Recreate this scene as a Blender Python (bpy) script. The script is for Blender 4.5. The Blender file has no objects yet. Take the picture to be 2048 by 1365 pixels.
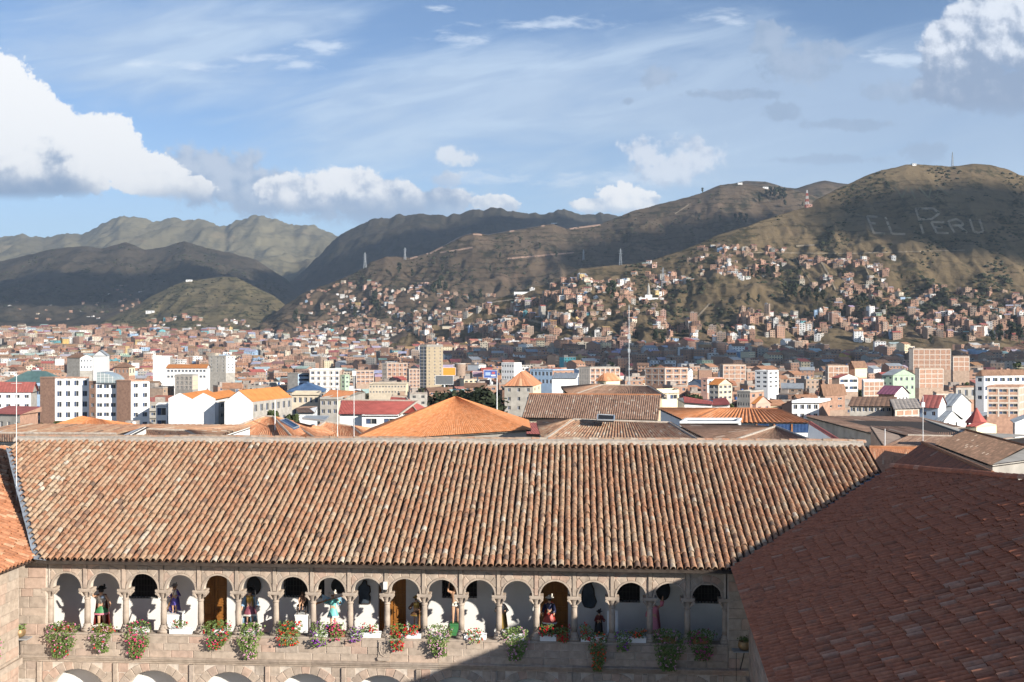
import bpy, math, random
import numpy as np
from mathutils import Vector, Matrix, noise as mnoise

# ------------------------------------------------------------------ camera
S = bpy.context.scene
COL = S.collection
F = 35.0 / 36.0 * 2048.0
CX, CY, CAMZ = 1024.0, 682.5, 17.0
cam_d = bpy.data.cameras.new('camera')
cam = bpy.data.objects.new('camera', cam_d)
COL.objects.link(cam)
cam_d.lens = 35.0
cam_d.sensor_width = 36.0
cam_d.clip_start = 0.5
cam_d.clip_end = 40000
cam.location = (0, 0, CAMZ)
cam.rotation_euler = (math.radians(90), 0, 0)
S.camera = cam

# ------------------------------------------------------------------ light
SUN_EL = math.radians(18.3)
SUN_AZ = math.radians(49.0)            # to the right of straight behind the camera
LDIR = Vector((math.cos(SUN_EL) * math.sin(SUN_AZ), -math.cos(SUN_EL) * math.cos(SUN_AZ), math.sin(SUN_EL)))
sun_d = bpy.data.lights.new('sun', 'SUN')
sun_d.energy = 5.0
sun_d.angle = math.radians(0.53)
sun_d.color = (1.0, 0.93, 0.82)
sun = bpy.data.objects.new('sun', sun_d)
COL.objects.link(sun)
sun.location = (60, -200, 150)
sun.rotation_euler = LDIR.to_track_quat('Z', 'Y').to_euler()

S.view_settings.view_transform = 'Standard'
S.view_settings.look = 'None'
EXPO = 0.84
S.view_settings.exposure = EXPO
S.view_settings.gamma = 1.0
S.view_settings.use_curve_mapping = False
S.render.engine = 'CYCLES'
S.cycles.max_bounces = 6
S.cycles.diffuse_bounces = 3
S.cycles.glossy_bounces = 2
S.cycles.transmission_bounces = 2
S.cycles.transparent_max_bounces = 6
S.cycles.volume_bounces = 0
S.cycles.caustics_reflective = False
S.cycles.caustics_refractive = False


# ------------------------------------------------------------------ node helper
class NT:
    def __init__(self, tree):
        self.t = tree
        self.n = tree.nodes
        self.l = tree.links

    def new(self, kind, **kw):
        nd = self.n.new(kind)
        for k, v in kw.items():
            setattr(nd, k, v)
        return nd

    def put(self, sock, v):
        if hasattr(v, 'links') or isinstance(v, bpy.types.NodeSocket):
            self.l.new(v, sock)
        elif v is not None:
            if isinstance(v, (tuple, list)) and len(v) == 3 and sock.type == 'RGBA':
                v = (*v, 1.0)
            sock.default_value = v

    def m(self, op, a, b=None, c=None, clamp=False):
        nd = self.new('ShaderNodeMath', operation=op, use_clamp=clamp)
        self.put(nd.inputs[0], a)
        if b is not None:
            self.put(nd.inputs[1], b)
        if c is not None:
            self.put(nd.inputs[2], c)
        return nd.outputs[0]

    def v(self, op, a, b=None):
        nd = self.new('ShaderNodeVectorMath', operation=op)
        self.put(nd.inputs[0], a)
        if b is not None:
            self.put(nd.inputs[1], b)
        return nd.outputs['Value'] if op in ('LENGTH', 'DOT_PRODUCT', 'DISTANCE') else nd.outputs[0]

    def comb(self, x, y, z):
        nd = self.new('ShaderNodeCombineXYZ')
        for i, q in enumerate((x, y, z)):
            self.put(nd.inputs[i], q)
        return nd.outputs[0]

    def sep(self, v):
        nd = self.new('ShaderNodeSeparateXYZ')
        self.put(nd.inputs[0], v)
        return nd.outputs

    def noise(self, vec, scale, detail=4.0, rough=0.55, dist=0.0):
        nd = self.new('ShaderNodeTexNoise')
        if vec is not None:
            self.put(nd.inputs['Vector'], vec)
        nd.inputs['Scale'].default_value = scale
        nd.inputs['Detail'].default_value = detail
        nd.inputs['Roughness'].default_value = rough
        nd.inputs['Distortion'].default_value = dist
        return nd.outputs['Fac']

    def mr(self, v, a, b, c=0.0, d=1.0, smooth=True):
        nd = self.new('ShaderNodeMapRange', interpolation_type='SMOOTHSTEP' if smooth else 'LINEAR', clamp=True)
        self.put(nd.inputs[0], v)
        for i, q in enumerate((a, b, c, d)):
            self.put(nd.inputs[1 + i], q)
        return nd.outputs[0]

    def mix(self, f, a, b, mode='MIX'):
        nd = self.new('ShaderNodeMix', data_type='RGBA', blend_type=mode)
        self.put(nd.inputs[0], f)
        self.put(nd.inputs[6], a)
        self.put(nd.inputs[7], b)
        return nd.outputs[2]

    def ramp(self, f, stops, interp='LINEAR'):
        nd = self.new('ShaderNodeValToRGB')
        cr = nd.color_ramp
        cr.interpolation = interp
        while len(cr.elements) < len(stops):
            cr.elements.new(0.5)
        for e, (p, c) in zip(cr.elements, stops):
            e.position = p
            e.color = (*c, 1.0)
        self.put(nd.inputs[0], f)
        return nd.outputs[0]


# ------------------------------------------------------------------ sky
def make_world():
    w = bpy.data.worlds.new('World')
    S.world = w
    w.use_nodes = True
    t = w.node_tree
    t.nodes.clear()
    N = NT(t)
    sky = N.new('ShaderNodeTexSky', sky_type='NISHITA')
    sky.sun_disc = False
    sky.sun_elevation = SUN_EL
    sky.sun_rotation = math.pi - SUN_AZ
    sky.altitude = 3400
    sky.air_density = 1.15
    sky.dust_density = 0.6
    sky.ozone_density = 3.0
    bg = N.new('ShaderNodeBackground')
    t.links.new(sky.outputs[0], bg.inputs[0])
    bg.inputs[1].default_value = 0.090
    tc = N.new('ShaderNodeTexCoord')
    d = N.sep(tc.outputs['Generated'])
    dy = N.m('MAXIMUM', N.m('ABSOLUTE', d[1]), 0.12)
    U = N.m('DIVIDE', d[0], dy)
    V = N.m('DIVIDE', d[2], dy)
    # sky chart in units of a thousandth: X to the right, Y downward from the zenith side
    X = N.m('MULTIPLY_ADD', U, F / 1000, CX / 1000)
    Y = N.m('MULTIPLY_ADD', V, -F / 1000, CY / 1000)
    P = N.comb(X, Y, 0.0)
    warp = N.noise(N.v('MULTIPLY', P, (1, 1.3, 1)), 5.0, 3, 0.5)
    big = N.noise(P, 9.0, 6.0, 0.58)
    fine = N.noise(N.v('ADD', P, (3.1, 1.7, 0.4)), 26.0, 5.0, 0.6)
    OFF = (0.010, -0.016, 0)
    P2 = N.v('ADD', P, OFF)
    big2 = N.noise(P2, 9.0, 6.0, 0.58)
    fine2 = N.noise(N.v('ADD', P2, (3.1, 1.7, 0.4)), 26.0, 5.0, 0.6)
    soft1 = N.noise(P, 8.0, 2.0, 0.45)
    soft2 = N.noise(N.v('ADD', P, (0.016, -0.024, 0)), 8.0, 2.0, 0.45)
    relief = N.m('ADD', N.m('MULTIPLY', N.m('SUBTRACT', soft1, soft2), 2.4), N.m('ADD', N.m('MULTIPLY', N.m('SUBTRACT', fine, fine2), 1.3), N.m('MULTIPLY', N.m('SUBTRACT', big, big2), 2.2)))
    frag = N.noise(N.v('ADD', P, (8.3, 2.9, 0.7)), 70.0, 4.0, 0.65)
    lump = N.m('ADD', N.m('MULTIPLY', N.m('SUBTRACT', big, 0.5), 1.25), N.m('ADD', N.m('MULTIPLY', N.m('SUBTRACT', fine, 0.5), 0.75), N.m('MULTIPLY', N.m('SUBTRACT', frag, 0.5), 0.32)))

    lumps = N.m('ADD', N.m('MULTIPLY', N.m('SUBTRACT', N.noise(N.v('ADD', P, (5.5, 3.3, 0.2)), 24.0, 6.0, 0.62), 0.5), 2.3), N.m('MULTIPLY', N.m('SUBTRACT', frag, 0.5), 0.7))

    def field(ells):
        out = None
        for (x, y, rx, ry) in ells:
            q = N.v('MULTIPLY', N.v('SUBTRACT', P, (x / 1000, y / 1000, 0)), (1000 / rx, 1000 / ry, 1))
            e = N.m('SUBTRACT', 1.0, N.v('LENGTH', q))
            out = e if out is None else N.m('MAXIMUM', out, e)
        return out

    cur = bg.outputs[0]

    def layer(mask, colour, strength=1.17 * 0.5 ** EXPO):
        nonlocal cur
        b = N.new('ShaderNodeBackground')
        N.put(b.inputs[0], colour)
        b.inputs[1].default_value = strength
        mx = N.new('ShaderNodeMixShader')
        N.put(mx.inputs[0], mask)
        t.links.new(cur, mx.inputs[1])
        t.links.new(b.outputs[0], mx.inputs[2])
        cur = mx.outputs[0]

    # high thin veil: broad bands rising toward the right
    Q = N.comb(N.m('MULTIPLY_ADD', X, 0.9, N.m('MULTIPLY', Y, 0.20)), N.m('MULTIPLY_ADD', Y, 2.5, N.m('MULTIPLY', X, 0.42)), 0.0)
    veil = N.noise(Q, 2.0, 6.0, 0.55, 0.8)
    streak = N.noise(N.v('MULTIPLY', Q, (1.0, 1.7, 1)), 4.2, 6.0, 0.58, 1.0)
    band = field([(1000, 215, 640, 150), (1500, 190, 560, 130), (1750, 290, 700, 180), (350, 90, 420, 150)])
    vm = N.m('ADD', N.m('MULTIPLY', N.mr(band, -0.5, 0.75), 0.75), N.m('MULTIPLY', N.m('SUBTRACT', veil, 0.5), 1.3))
    vm = N.m('ADD', vm, N.m('MULTIPLY', N.m('SUBTRACT', streak, 0.5), 0.85))
    vm = N.m('ADD', vm, N.m('MULTIPLY', N.mr(X, 0.95, 1.6), 0.16))
    vm = N.mr(vm, 0.06, 0.90, 0.0, 0.80)
    vcol = N.mix(N.mr(X, 1.05, 1.85), (0.57, 0.70, 0.86), (0.39, 0.51, 0.69))
    vcol = N.mix(N.mr(streak, 0.42, 0.66), N.mix(0.35, vcol, (0.36, 0.47, 0.66)), vcol)
    layer(vm, vcol)
    layer(N.m('MULTIPLY', N.mr(Y, 0.18, 0.52), 0.42), (0.62, 0.80, 0.94))
    # thin wisps
    wq = N.comb(X, N.m('MULTIPLY', Y, 3.2), 1.3)
    wn = N.noise(wq, 15.0, 5.0, 0.62, 0.3)
    wf = field([(415, 134, 110, 13), (520, 118, 75, 14), (600, 133, 60, 13), (640, 92, 70, 16), (275, 130, 50, 10), (1110, 47, 170, 16),
                (920, 80, 75, 20), (880, 18, 40, 12), (1440, 35, 90, 16), (1780, 118, 140, 22), (980, 355, 160, 18), (1250, 360, 200, 26)])
    layer(N.mr(N.m('MULTIPLY_ADD', N.m('SUBTRACT', wn, 0.5), 3.4, wf), 0.05, 1.25, 0.0, 0.62), (0.76, 0.85, 0.96))

    def cumulus(ells, base, hgt, top_c, low_c, edge, gain, bias, soft=0.16, amt=1.0, basesoft=0.022, lumpg=1.0, xw=None, lmp=None):
        f = N.m('MULTIPLY_ADD', lmp if lmp is not None else lump, lumpg, field(ells))
        by = N.m('MULTIPLY_ADD', N.m('SUBTRACT', warp, 0.5), 0.035, base / 1000)
        below = N.mr(Y, N.m('SUBTRACT', by, basesoft), N.m('ADD', by, basesoft), 1.0, 0.0)
        mk = N.m('MULTIPLY', N.m('MULTIPLY', N.mr(f, edge, edge + soft), below), amt)
        up = N.m('DIVIDE', N.m('SUBTRACT', by, Y), hgt / 1000)
        s = N.m('ADD', N.m('MULTIPLY', up, gain), N.m('ADD', N.m('MULTIPLY', relief, N.mr(up, 0.05, 0.5, 0.25, 1.0)), bias))
        s = N.m('ADD', s, N.m('MULTIPLY', N.m('SUBTRACT', warp, 0.5), 0.5))
        if xw:
            s = N.m('ADD', s, N.mr(X, xw[0], xw[1], 0.0, xw[2]))
        c = N.ramp(N.mr(s, -0.1, 1.0), [(0.0, low_c), (0.45, tuple(0.5 * a + 0.5 * b for a, b in zip(low_c, top_c))), (0.75, tuple(0.12 * a + 0.88 * b for a, b in zip(low_c, top_c))), (1.0, top_c)])
        layer(mk, c)

    W1, G1 = (1.0, 1.0, 1.0), (0.27, 0.37, 0.54)
    # grey bank behind the lit clouds
    cumulus([(400, 350, 150, 75), (520, 385, 150, 60), (640, 400, 130, 60), (760, 420, 130, 45)], 462, 190, (0.56, 0.63, 0.75), (0.31, 0.42, 0.60), 0.08, 0.8, 0.0, 0.3, 0.92, 0.05)
    cumulus([(620, 385, 100, 52), (700, 385, 90, 58), (780, 395, 100, 52), (860, 410, 95, 40), (560, 375, 60, 30)], 432, 95, (0.95, 0.96, 0.98), (0.33, 0.44, 0.62), 0.05, 1.15, 0.0, 0.18, 1.0, 0.04)
    # big white cumulus
    cumulus([(-60, 260, 150, 190), (40, 290, 150, 150), (-10, 170, 75, 75), (130, 310, 150, 95), (205, 300, 95, 80), (290, 350, 90, 55), (360, 378, 75, 28)], 394, 150, W1, (0.24, 0.35, 0.53), 0.03, 1.7, -0.12, 0.10, 1.0, 0.012, 0.8, (0.10, 0.27, 0.55))
    # small ones
    cumulus([(905, 315, 48, 22), (900, 358, 42, 19)], 378, 60, (0.80, 0.84, 0.90), (0.48, 0.56, 0.70), 0.0, 0.7, 0.2, 0.5, 0.9, 0.03, 1.0, None, lumps)
    cumulus([(1245, 398, 60, 34), (1285, 405, 50, 26), (1190, 412, 50, 18), (990, 408, 52, 20)], 440, 70, W1, (0.46, 0.57, 0.73), 0.02, 0.9, 0.05, 0.22, 1.0, 0.03, 0.85, None, lumps)
    cumulus([(1300, 310, 60, 40), (1385, 320, 75, 48), (1340, 345, 90, 36)], 400, 110, (0.80, 0.84, 0.91), (0.38, 0.48, 0.65), 0.0, 1.0, -0.1, 0.55, 0.85, 0.08, 1.0, None, lumps)
    # grey scraps drifting in front of the veil
    cumulus([(1590, 125, 100, 48), (1540, 80, 50, 50), (1670, 100, 60, 22), (1310, 155, 45, 25), (1255, 203, 18, 10), (1560, 225, 50, 22), (1850, 305, 50, 30), (1790, 185, 90, 26), (1700, 250, 120, 14), (1480, 190, 110, 13), (1650, 320, 130, 12)], 330, 300, (0.40, 0.49, 0.64), (0.30, 0.40, 0.56), 0.0, 0.4, 0.0, 0.5, 0.82, 0.05, 1.0, None, lumps)
    # towering cloud at the upper right
    cumulus([(1960, 70, 95, 95), (2040, 60, 110, 110), (1900, 95, 70, 65), (2120, 80, 160, 140), (1930, 160, 120, 70), (2060, 185, 160, 60)], 226, 215, (0.80, 0.84, 0.91), (0.26, 0.34, 0.49), 0.05, 1.05, -0.28, 0.26, 0.96, 0.03)
    out = N.new('ShaderNodeOutputWorld')
    t.links.new(cur, out.inputs[0])
    w.cycles.sampling_method = 'MANUAL'
    w.cycles.sample_map_resolution = 512


make_world()


# ------------------------------------------------------------------ geometry helpers
def W(x, y, d):
    return Vector(((x - CX) / F * d, d, CAMZ - (y - CY) / F * d))


kids = {}


class MB:
    """collects faces, each with a material slot and a colour, and links them as one object"""
    def __init__(self):
        self.v, self.f, self.mi, self.c = [], [], [], []

    def face(self, pts, mi=0, c=(1, 1, 1)):
        b = len(self.v)
        self.v.extend([tuple(p) for p in pts])
        self.f.append(tuple(range(b, b + len(pts))))
        self.mi.append(mi)
        self.c.append(c)

    def mesh(self, vs, fs, mi=0, c=(1, 1, 1)):
        b = len(self.v)
        self.v.extend([tuple(p) for p in vs])
        for f in fs:
            self.f.append(tuple(b + i for i in f))
            self.mi.append(mi)
            self.c.append(c)

    def box(self, x0, y0, z0, x1, y1, z1, mi=0, c=(1, 1, 1), M=None):
        vs = [Vector(p) for p in ((x0, y0, z0), (x1, y0, z0), (x1, y1, z0), (x0, y1, z0), (x0, y0, z1), (x1, y0, z1), (x1, y1, z1), (x0, y1, z1))]
        if M is not None:
            vs = [M @ p for p in vs]
        self.mesh(vs, ((0, 3, 2, 1), (4, 5, 6, 7), (0, 1, 5, 4), (1, 2, 6, 5), (2, 3, 7, 6), (3, 0, 4, 7)), mi, c)

    def prism(self, poly, y0, y1, mi=0, c=(1, 1, 1)):
        """polygon in x,z pulled from y0 to y1"""
        n = len(poly)
        vs = [(p[0], y0, p[1]) for p in poly] + [(p[0], y1, p[1]) for p in poly]
        fs = [tuple(range(n)), tuple(range(2 * n - 1, n - 1, -1))] + [(i, i + n, (i + 1) % n + n, (i + 1) % n) for i in range(n)]
        self.mesh(vs, fs, mi, c)

    def hprism(self, poly, z0, z1, mi=0, c=(1, 1, 1)):
        n = len(poly)
        vs = [(p[0], p[1], z0) for p in poly] + [(p[0], p[1], z1) for p in poly]
        fs = [tuple(range(n - 1, -1, -1)), tuple(range(n, 2 * n))] + [(i, (i + 1) % n, (i + 1) % n + n, i + n) for i in range(n)]
        self.mesh(vs, fs, mi, c)

    def tube(self, pts, rads, n=8, mi=0, c=(1, 1, 1), cap=True):
        pts = [Vector(p) for p in pts]
        rings = []
        for i, p in enumerate(pts):
            t = (pts[min(i + 1, len(pts) - 1)] - pts[max(i - 1, 0)]).normalized()
            a = t.orthogonal().normalized() if abs(t.z) < 0.98 else Vector((1, 0, 0))
            a = (a - t * a.dot(t)).normalized()
            b = t.cross(a)
            r = rads[i] if isinstance(rads, (list, tuple)) else rads
            rings.append([p + (a * math.cos(2 * math.pi * k / n) + b * math.sin(2 * math.pi * k / n)) * r for k in range(n)])
        vs = [q for r in rings for q in r]
        fs = []
        for i in range(len(pts) - 1):
            for k in range(n):
                fs.append((i * n + k, i * n + (k + 1) % n, (i + 1) * n + (k + 1) % n, (i + 1) * n + k))
        if cap:
            fs.append(tuple(range(n - 1, -1, -1)))
            fs.append(tuple(range((len(pts) - 1) * n, len(pts) * n)))
        self.mesh(vs, fs, mi, c)

    def lathe(self, prof, n=12, cx=0, cy=0, mi=0, c=(1, 1, 1), sx=1, sy=1):
        vs = [(cx + r * math.cos(2 * math.pi * k / n) * sx, cy + r * math.sin(2 * math.pi * k / n) * sy, z) for r, z in prof for k in range(n)]
        fs = [(i * n + k, i * n + (k + 1) % n, (i + 1) * n + (k + 1) % n, (i + 1) * n + k) for i in range(len(prof) - 1) for k in range(n)]
        fs.append(tuple(range(n - 1, -1, -1)))
        fs.append(tuple(range((len(prof) - 1) * n, len(prof) * n)))
        self.mesh(vs, fs, mi, c)

    def data(self, name, mats, smooth=False):
        me = bpy.data.meshes.new(name)
        me.from_pydata(self.v, [], self.f)
        for m in (mats if isinstance(mats, (list, tuple)) else [mats]):
            me.materials.append(m)
        me.polygons.foreach_set('material_index', self.mi)
        if smooth:
            me.polygons.foreach_set('use_smooth', [True] * len(self.f))
        ca = me.color_attributes.new('Col', 'FLOAT_COLOR', 'CORNER')
        cc = np.ones((len(self.f), 4), np.float32)
        cc[:, :3] = np.array(self.c, np.float32).reshape(-1, 3)
        cnt = np.array([len(f) for f in self.f])
        ca.data.foreach_set('color', np.repeat(cc, cnt, axis=0).ravel())
        me.update()
        return me

    def build(self, name, mats, parent=None, smooth=False, loc=None, **props):
        return link(name, self.data(name, mats, smooth), parent, loc, **props)


def link(name, me, parent=None, loc=None, **props):
    o = bpy.data.objects.new(name, me)
    COL.objects.link(o)
    if parent is not None:
        o.parent = parent
        kids.setdefault(parent.name, []).append(o)
    if loc is not None:
        o.location = loc
    for k, v in props.items():
        o[k] = v
    return o


def thing(name, label, cat, loc=(0, 0, 0), rz=0.0, group=None):
    o = bpy.data.objects.new(name, None)
    COL.objects.link(o)
    o.empty_display_size = 0.3
    o.location = loc
    o.rotation_euler = (0, 0, rz)
    o['label'] = label
    o['category'] = cat
    if group:
        o['group'] = group
    return o


def tag(o, label, cat, group=None):
    o['label'] = label
    o['category'] = cat
    if group:
        o['group'] = group
    return o


def copy_tree(o, label=None, group=None, parent=None):
    c = o.copy()
    COL.objects.link(c)
    c.parent = parent
    for ch in kids.get(o.name, ()):
        copy_tree(ch, None, None, c)
    if label:
        c['label'] = label
    if group:
        c['group'] = group
    return c


def fbm(x, y, z=0.0, o=4):
    return mnoise.fractal(Vector((x, y, z)), 1.0, 2.1, o)


# ------------------------------------------------------------------ materials
MATS = {}


def mat(name, base=(0.5, 0.5, 0.5), rough=0.85, var=0.18, scale=3.0, bump=0.15, bscale=None, col_attr=False, rnd=None, ramp=None,
        dirt=None, metal=0.0, stretch=(1, 1, 1), coat=0.0, coord='Object', spec=0.25, mottle=None):
    if name in MATS:
        return MATS[name]
    m = bpy.data.materials.new(name)
    m.use_nodes = True
    N = NT(m.node_tree)
    b = m.node_tree.nodes['Principled BSDF']
    if coord == 'World':
        co = N.new('ShaderNodeNewGeometry').outputs['Position']
    else:
        co = N.new('ShaderNodeTexCoord').outputs[coord]
    co = N.v('MULTIPLY', co, stretch)
    oi = N.new('ShaderNodeObjectInfo').outputs['Random']
    if col_attr:
        c = N.new('ShaderNodeVertexColor', layer_name='Col').outputs[0]
        if ramp:
            c = N.ramp(N.sep(c)[0], ramp)
        elif base != (0.5, 0.5, 0.5):
            c = N.mix(1.0, c, base, 'MULTIPLY')
    elif ramp:
        c = N.ramp(oi, ramp)
    else:
        c = base
        if rnd:
            c = N.mix(oi, tuple(x * (1 - rnd) for x in base), tuple(min(1, x * (1 + rnd)) for x in base))
    off = N.comb(N.m('MULTIPLY', oi, 37.0), N.m('MULTIPLY', oi, 91.0), 0.0)
    co2 = N.v('ADD', co, off) if coord != 'World' else co
    n1 = N.noise(co2, scale, 5.0, 0.6)
    c = N.mix(1.0, c, N.ramp(n1, [(0.25, (1 - var * 1.6,) * 3), (0.75, (1 + var,) * 3)]), 'MULTIPLY')
    if mottle:
        mc, mscale, lo, hi, amt = mottle
        mn = N.noise(co2, mscale, 6.0, 0.65)
        c = N.mix(N.m('MULTIPLY', N.mr(mn, lo, hi), amt), c, mc)
    if dirt:
        dc, dscale, lo, hi, amt = dirt
        dn = N.noise(N.v('MULTIPLY', co2, (1, 1, 0.35)), dscale, 6.0, 0.65)
        c = N.mix(N.m('MULTIPLY', N.mr(dn, lo, hi), amt), c, dc)
    N.put(b.inputs['Base Color'], c)
    b.inputs['Roughness'].default_value = rough
    b.inputs['Metallic'].default_value = metal
    b.inputs['Specular IOR Level'].default_value = spec
    if bump:
        bn = N.new('ShaderNodeBump')
        bn.inputs['Strength'].default_value = bump
        bn.inputs['Distance'].default_value = 0.02
        N.put(bn.inputs['Height'], N.noise(co2, bscale or scale * 6, 4.0, 0.65))
        m.node_tree.links.new(bn.outputs[0], b.inputs['Normal'])
    MATS[name] = m
    return m


TILE_RAMP = [(0.0, (0.17, 0.115, 0.085)), (0.10, (0.27, 0.16, 0.108)), (0.26, (0.37, 0.188, 0.108)), (0.42, (0.39, 0.228, 0.143)),
             (0.60, (0.41, 0.265, 0.17)), (0.82, (0.435, 0.31, 0.21)), (0.94, (0.455, 0.35, 0.25)), (1.0, (0.52, 0.44, 0.35))]
TILE_RED = [(0.0, (0.29, 0.115, 0.066)), (0.3, (0.41, 0.138, 0.072)), (0.6, (0.44, 0.152, 0.080)), (0.85, (0.45, 0.178, 0.098)), (1.0, (0.45, 0.24, 0.16))]
TILE_ORANGE = [(0.0, (0.36, 0.16, 0.085)), (0.4, (0.48, 0.20, 0.10)), (0.75, (0.53, 0.25, 0.135)), (1.0, (0.58, 0.36, 0.22))]
tile_dirt = ((0.085, 0.075, 0.06), 5.0, 0.50, 0.80, 0.75)
M_TILE = mat('old_tile', rough=0.9, ramp=TILE_RAMP, var=0.22, scale=9, dirt=tile_dirt, bump=0.3)
M_TILE_S = mat('old_tile_field', rough=0.9, ramp=TILE_RAMP, col_attr=True, var=0.22, scale=9, dirt=tile_dirt, bump=0.3)
M_TILER = mat('red_tile', rough=0.9, ramp=TILE_RED, var=0.2, scale=8, dirt=((0.12, 0.10, 0.085), 4.0, 0.5, 0.8, 0.6), bump=0.3)
M_TILER_S = mat('red_tile_field', rough=0.9, ramp=TILE_RED, col_attr=True, var=0.2, scale=8, dirt=((0.12, 0.10, 0.085), 4.0, 0.5, 0.8, 0.6), bump=0.3)
M_TILEO = mat('orange_tile', rough=0.9, ramp=TILE_ORANGE, var=0.2, scale=8, dirt=((0.16, 0.11, 0.08), 4.0, 0.52, 0.8, 0.6), bump=0.3)
M_TILEO_S = mat('orange_tile_field', rough=0.9, ramp=TILE_ORANGE, col_attr=True, var=0.2, scale=8, dirt=((0.16, 0.11, 0.08), 4.0, 0.52, 0.8, 0.6), bump=0.3)
M_PAN = mat('pan_tile', (0.085, 0.052, 0.038), 0.95, 0.3, 6)  # clay darkened so the shaded gaps between rows read black
M_MORTAR = mat('lime_mortar', (0.40, 0.345, 0.29), 0.95, 0.25, 6, 0.4, dirt=((0.2, 0.18, 0.16), 3, 0.5, 0.75, 0.6))
M_LEAD = mat('valley_metal', (0.26, 0.29, 0.33), 0.75, 0.3, 3, 0.2)
STONE_RAMP = [(0.0, (0.33, 0.265, 0.215)), (0.25, (0.395, 0.32, 0.255)), (0.5, (0.42, 0.345, 0.28)), (0.7, (0.43, 0.335, 0.265)), (0.88, (0.43, 0.30, 0.235)), (1.0, (0.36, 0.31, 0.26))]
M_STONE = mat('andesite', rough=0.92, ramp=STONE_RAMP, var=0.2, scale=4, bump=0.45, bscale=22, dirt=((0.14, 0.115, 0.10), 2.2, 0.55, 0.8, 0.55))
M_STONE1 = mat('andesite_plain', (0.39, 0.32, 0.26), 0.92, 0.2, 3, 0.45, 22, dirt=((0.13, 0.11, 0.095), 2.0, 0.52, 0.8, 0.6))
M_JOINT = mat('stone_joint', (0.54, 0.47, 0.40), 0.95, 0.2, 5, 0.3)
M_PLASTER = mat('white_plaster', (0.72, 0.705, 0.68), 0.9, 0.06, 1.2, 0.15, 12, dirt=((0.45, 0.42, 0.38), 0.8, 0.58, 0.85, 0.4))
M_WOODD = mat('dark_beam', (0.055, 0.042, 0.034), 0.85, 0.3, 4)
M_DOOR = mat('varnished_door', (0.30, 0.125, 0.03), 0.45, 0.25, 3, 0.15, stretch=(5, 5, 0.6))
M_DARK = mat('dark_opening', (0.018, 0.017, 0.018), 0.7, 0.2, 3, 0.0)
M_IRON = mat('iron', (0.04, 0.038, 0.036), 0.6, 0.2, 4, 0.1)
M_GROUND = mat('paving_earth', (0.22, 0.18, 0.145), 0.95, 0.25, 0.05, 0.2, 1.5, coord='World')
M_GLASS = mat('window_glass', (0.035, 0.04, 0.045), 0.12, 0.3, 0.7, 0.0, spec=0.6)
M_WHITE = mat('white_paint', (0.76, 0.755, 0.74), 0.8, 0.06, 0.6, 0.1, dirt=((0.42, 0.39, 0.35), 0.35, 0.58, 0.82, 0.45))
M_METAL = mat('galvanised', (0.42, 0.44, 0.46), 0.45, 0.15, 2, 0.1, metal=0.5)
M_WMETAL = mat('white_metal', (0.70, 0.70, 0.69), 0.5, 0.08, 2, 0.0)
M_TERRA = mat('terracotta', (0.36, 0.16, 0.08), 0.85, 0.2, 3)
# ================================================================== LAND
def lerp(a, b, t):
    return a + (b - a) * t


def sstep(a, b, x):
    t = min(1.0, max(0.0, (x - a) / (b - a)))
    return t * t * (3 - 2 * t)


GL = ([0, 60, 120, 200, 350, 500, 800, 1200, 1600, 2000, 2400, 2800, 3600], [0, 0, -3, -8, -14, -20, -30, -33, -21, -1, 25, 52, 60])
GR = ([0, 60, 120, 200, 350, 500, 700, 900, 1100, 1300, 1500, 2000, 3600], [0, 0, -3, -8, -14, -19, -21, -16, -5, 8, 20, 20, 20])


def ground_z(x, d):
    w = sstep(650, 1150, x)
    return lerp(float(np.interp(d, *GL)), float(np.interp(d, *GR)), w)


def ground_at(X, Y):
    d = max(Y, 1.0)
    return ground_z(CX + X / max(Y, 30.0) * F, d) if Y > 0 else 0.0


def make_ground():
    mb = MB()
    xs = list(range(-1500, 3560, 46))
    ds = [40, 60, 90, 120, 160, 200, 270, 350, 420, 500, 600, 700, 800, 900, 1000, 1100, 1200, 1300, 1400, 1600, 1800, 2000, 2200, 2400, 2600, 2800, 3200, 3600]
    V, Fc = [], []
    for d in ds:
        for x in xs:
            z = ground_z(x, d)
            V.append(((x - CX) / F * d, d, z))
    n = len(xs)
    for j in range(len(ds) - 1):
        for i in range(n - 1):
            Fc.append((j * n + i, j * n + i + 1, (j + 1) * n + i + 1, (j + 1) * n + i))
    b0 = len(V)
    xl, xr = V[0][0], V[n - 1][0]
    V += [(-300, 40, 0), (-300, -250, 0), (300, -250, 0), (300, 40, 0)]
    Fc.append((b0 + 1, b0 + 2, b0 + 3) + tuple(range(n - 1, -1, -1)) + (b0,))
    mb.mesh(V, Fc)
    g = mb.build('ground', M_GROUND)
    g['kind'] = 'structure'


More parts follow.
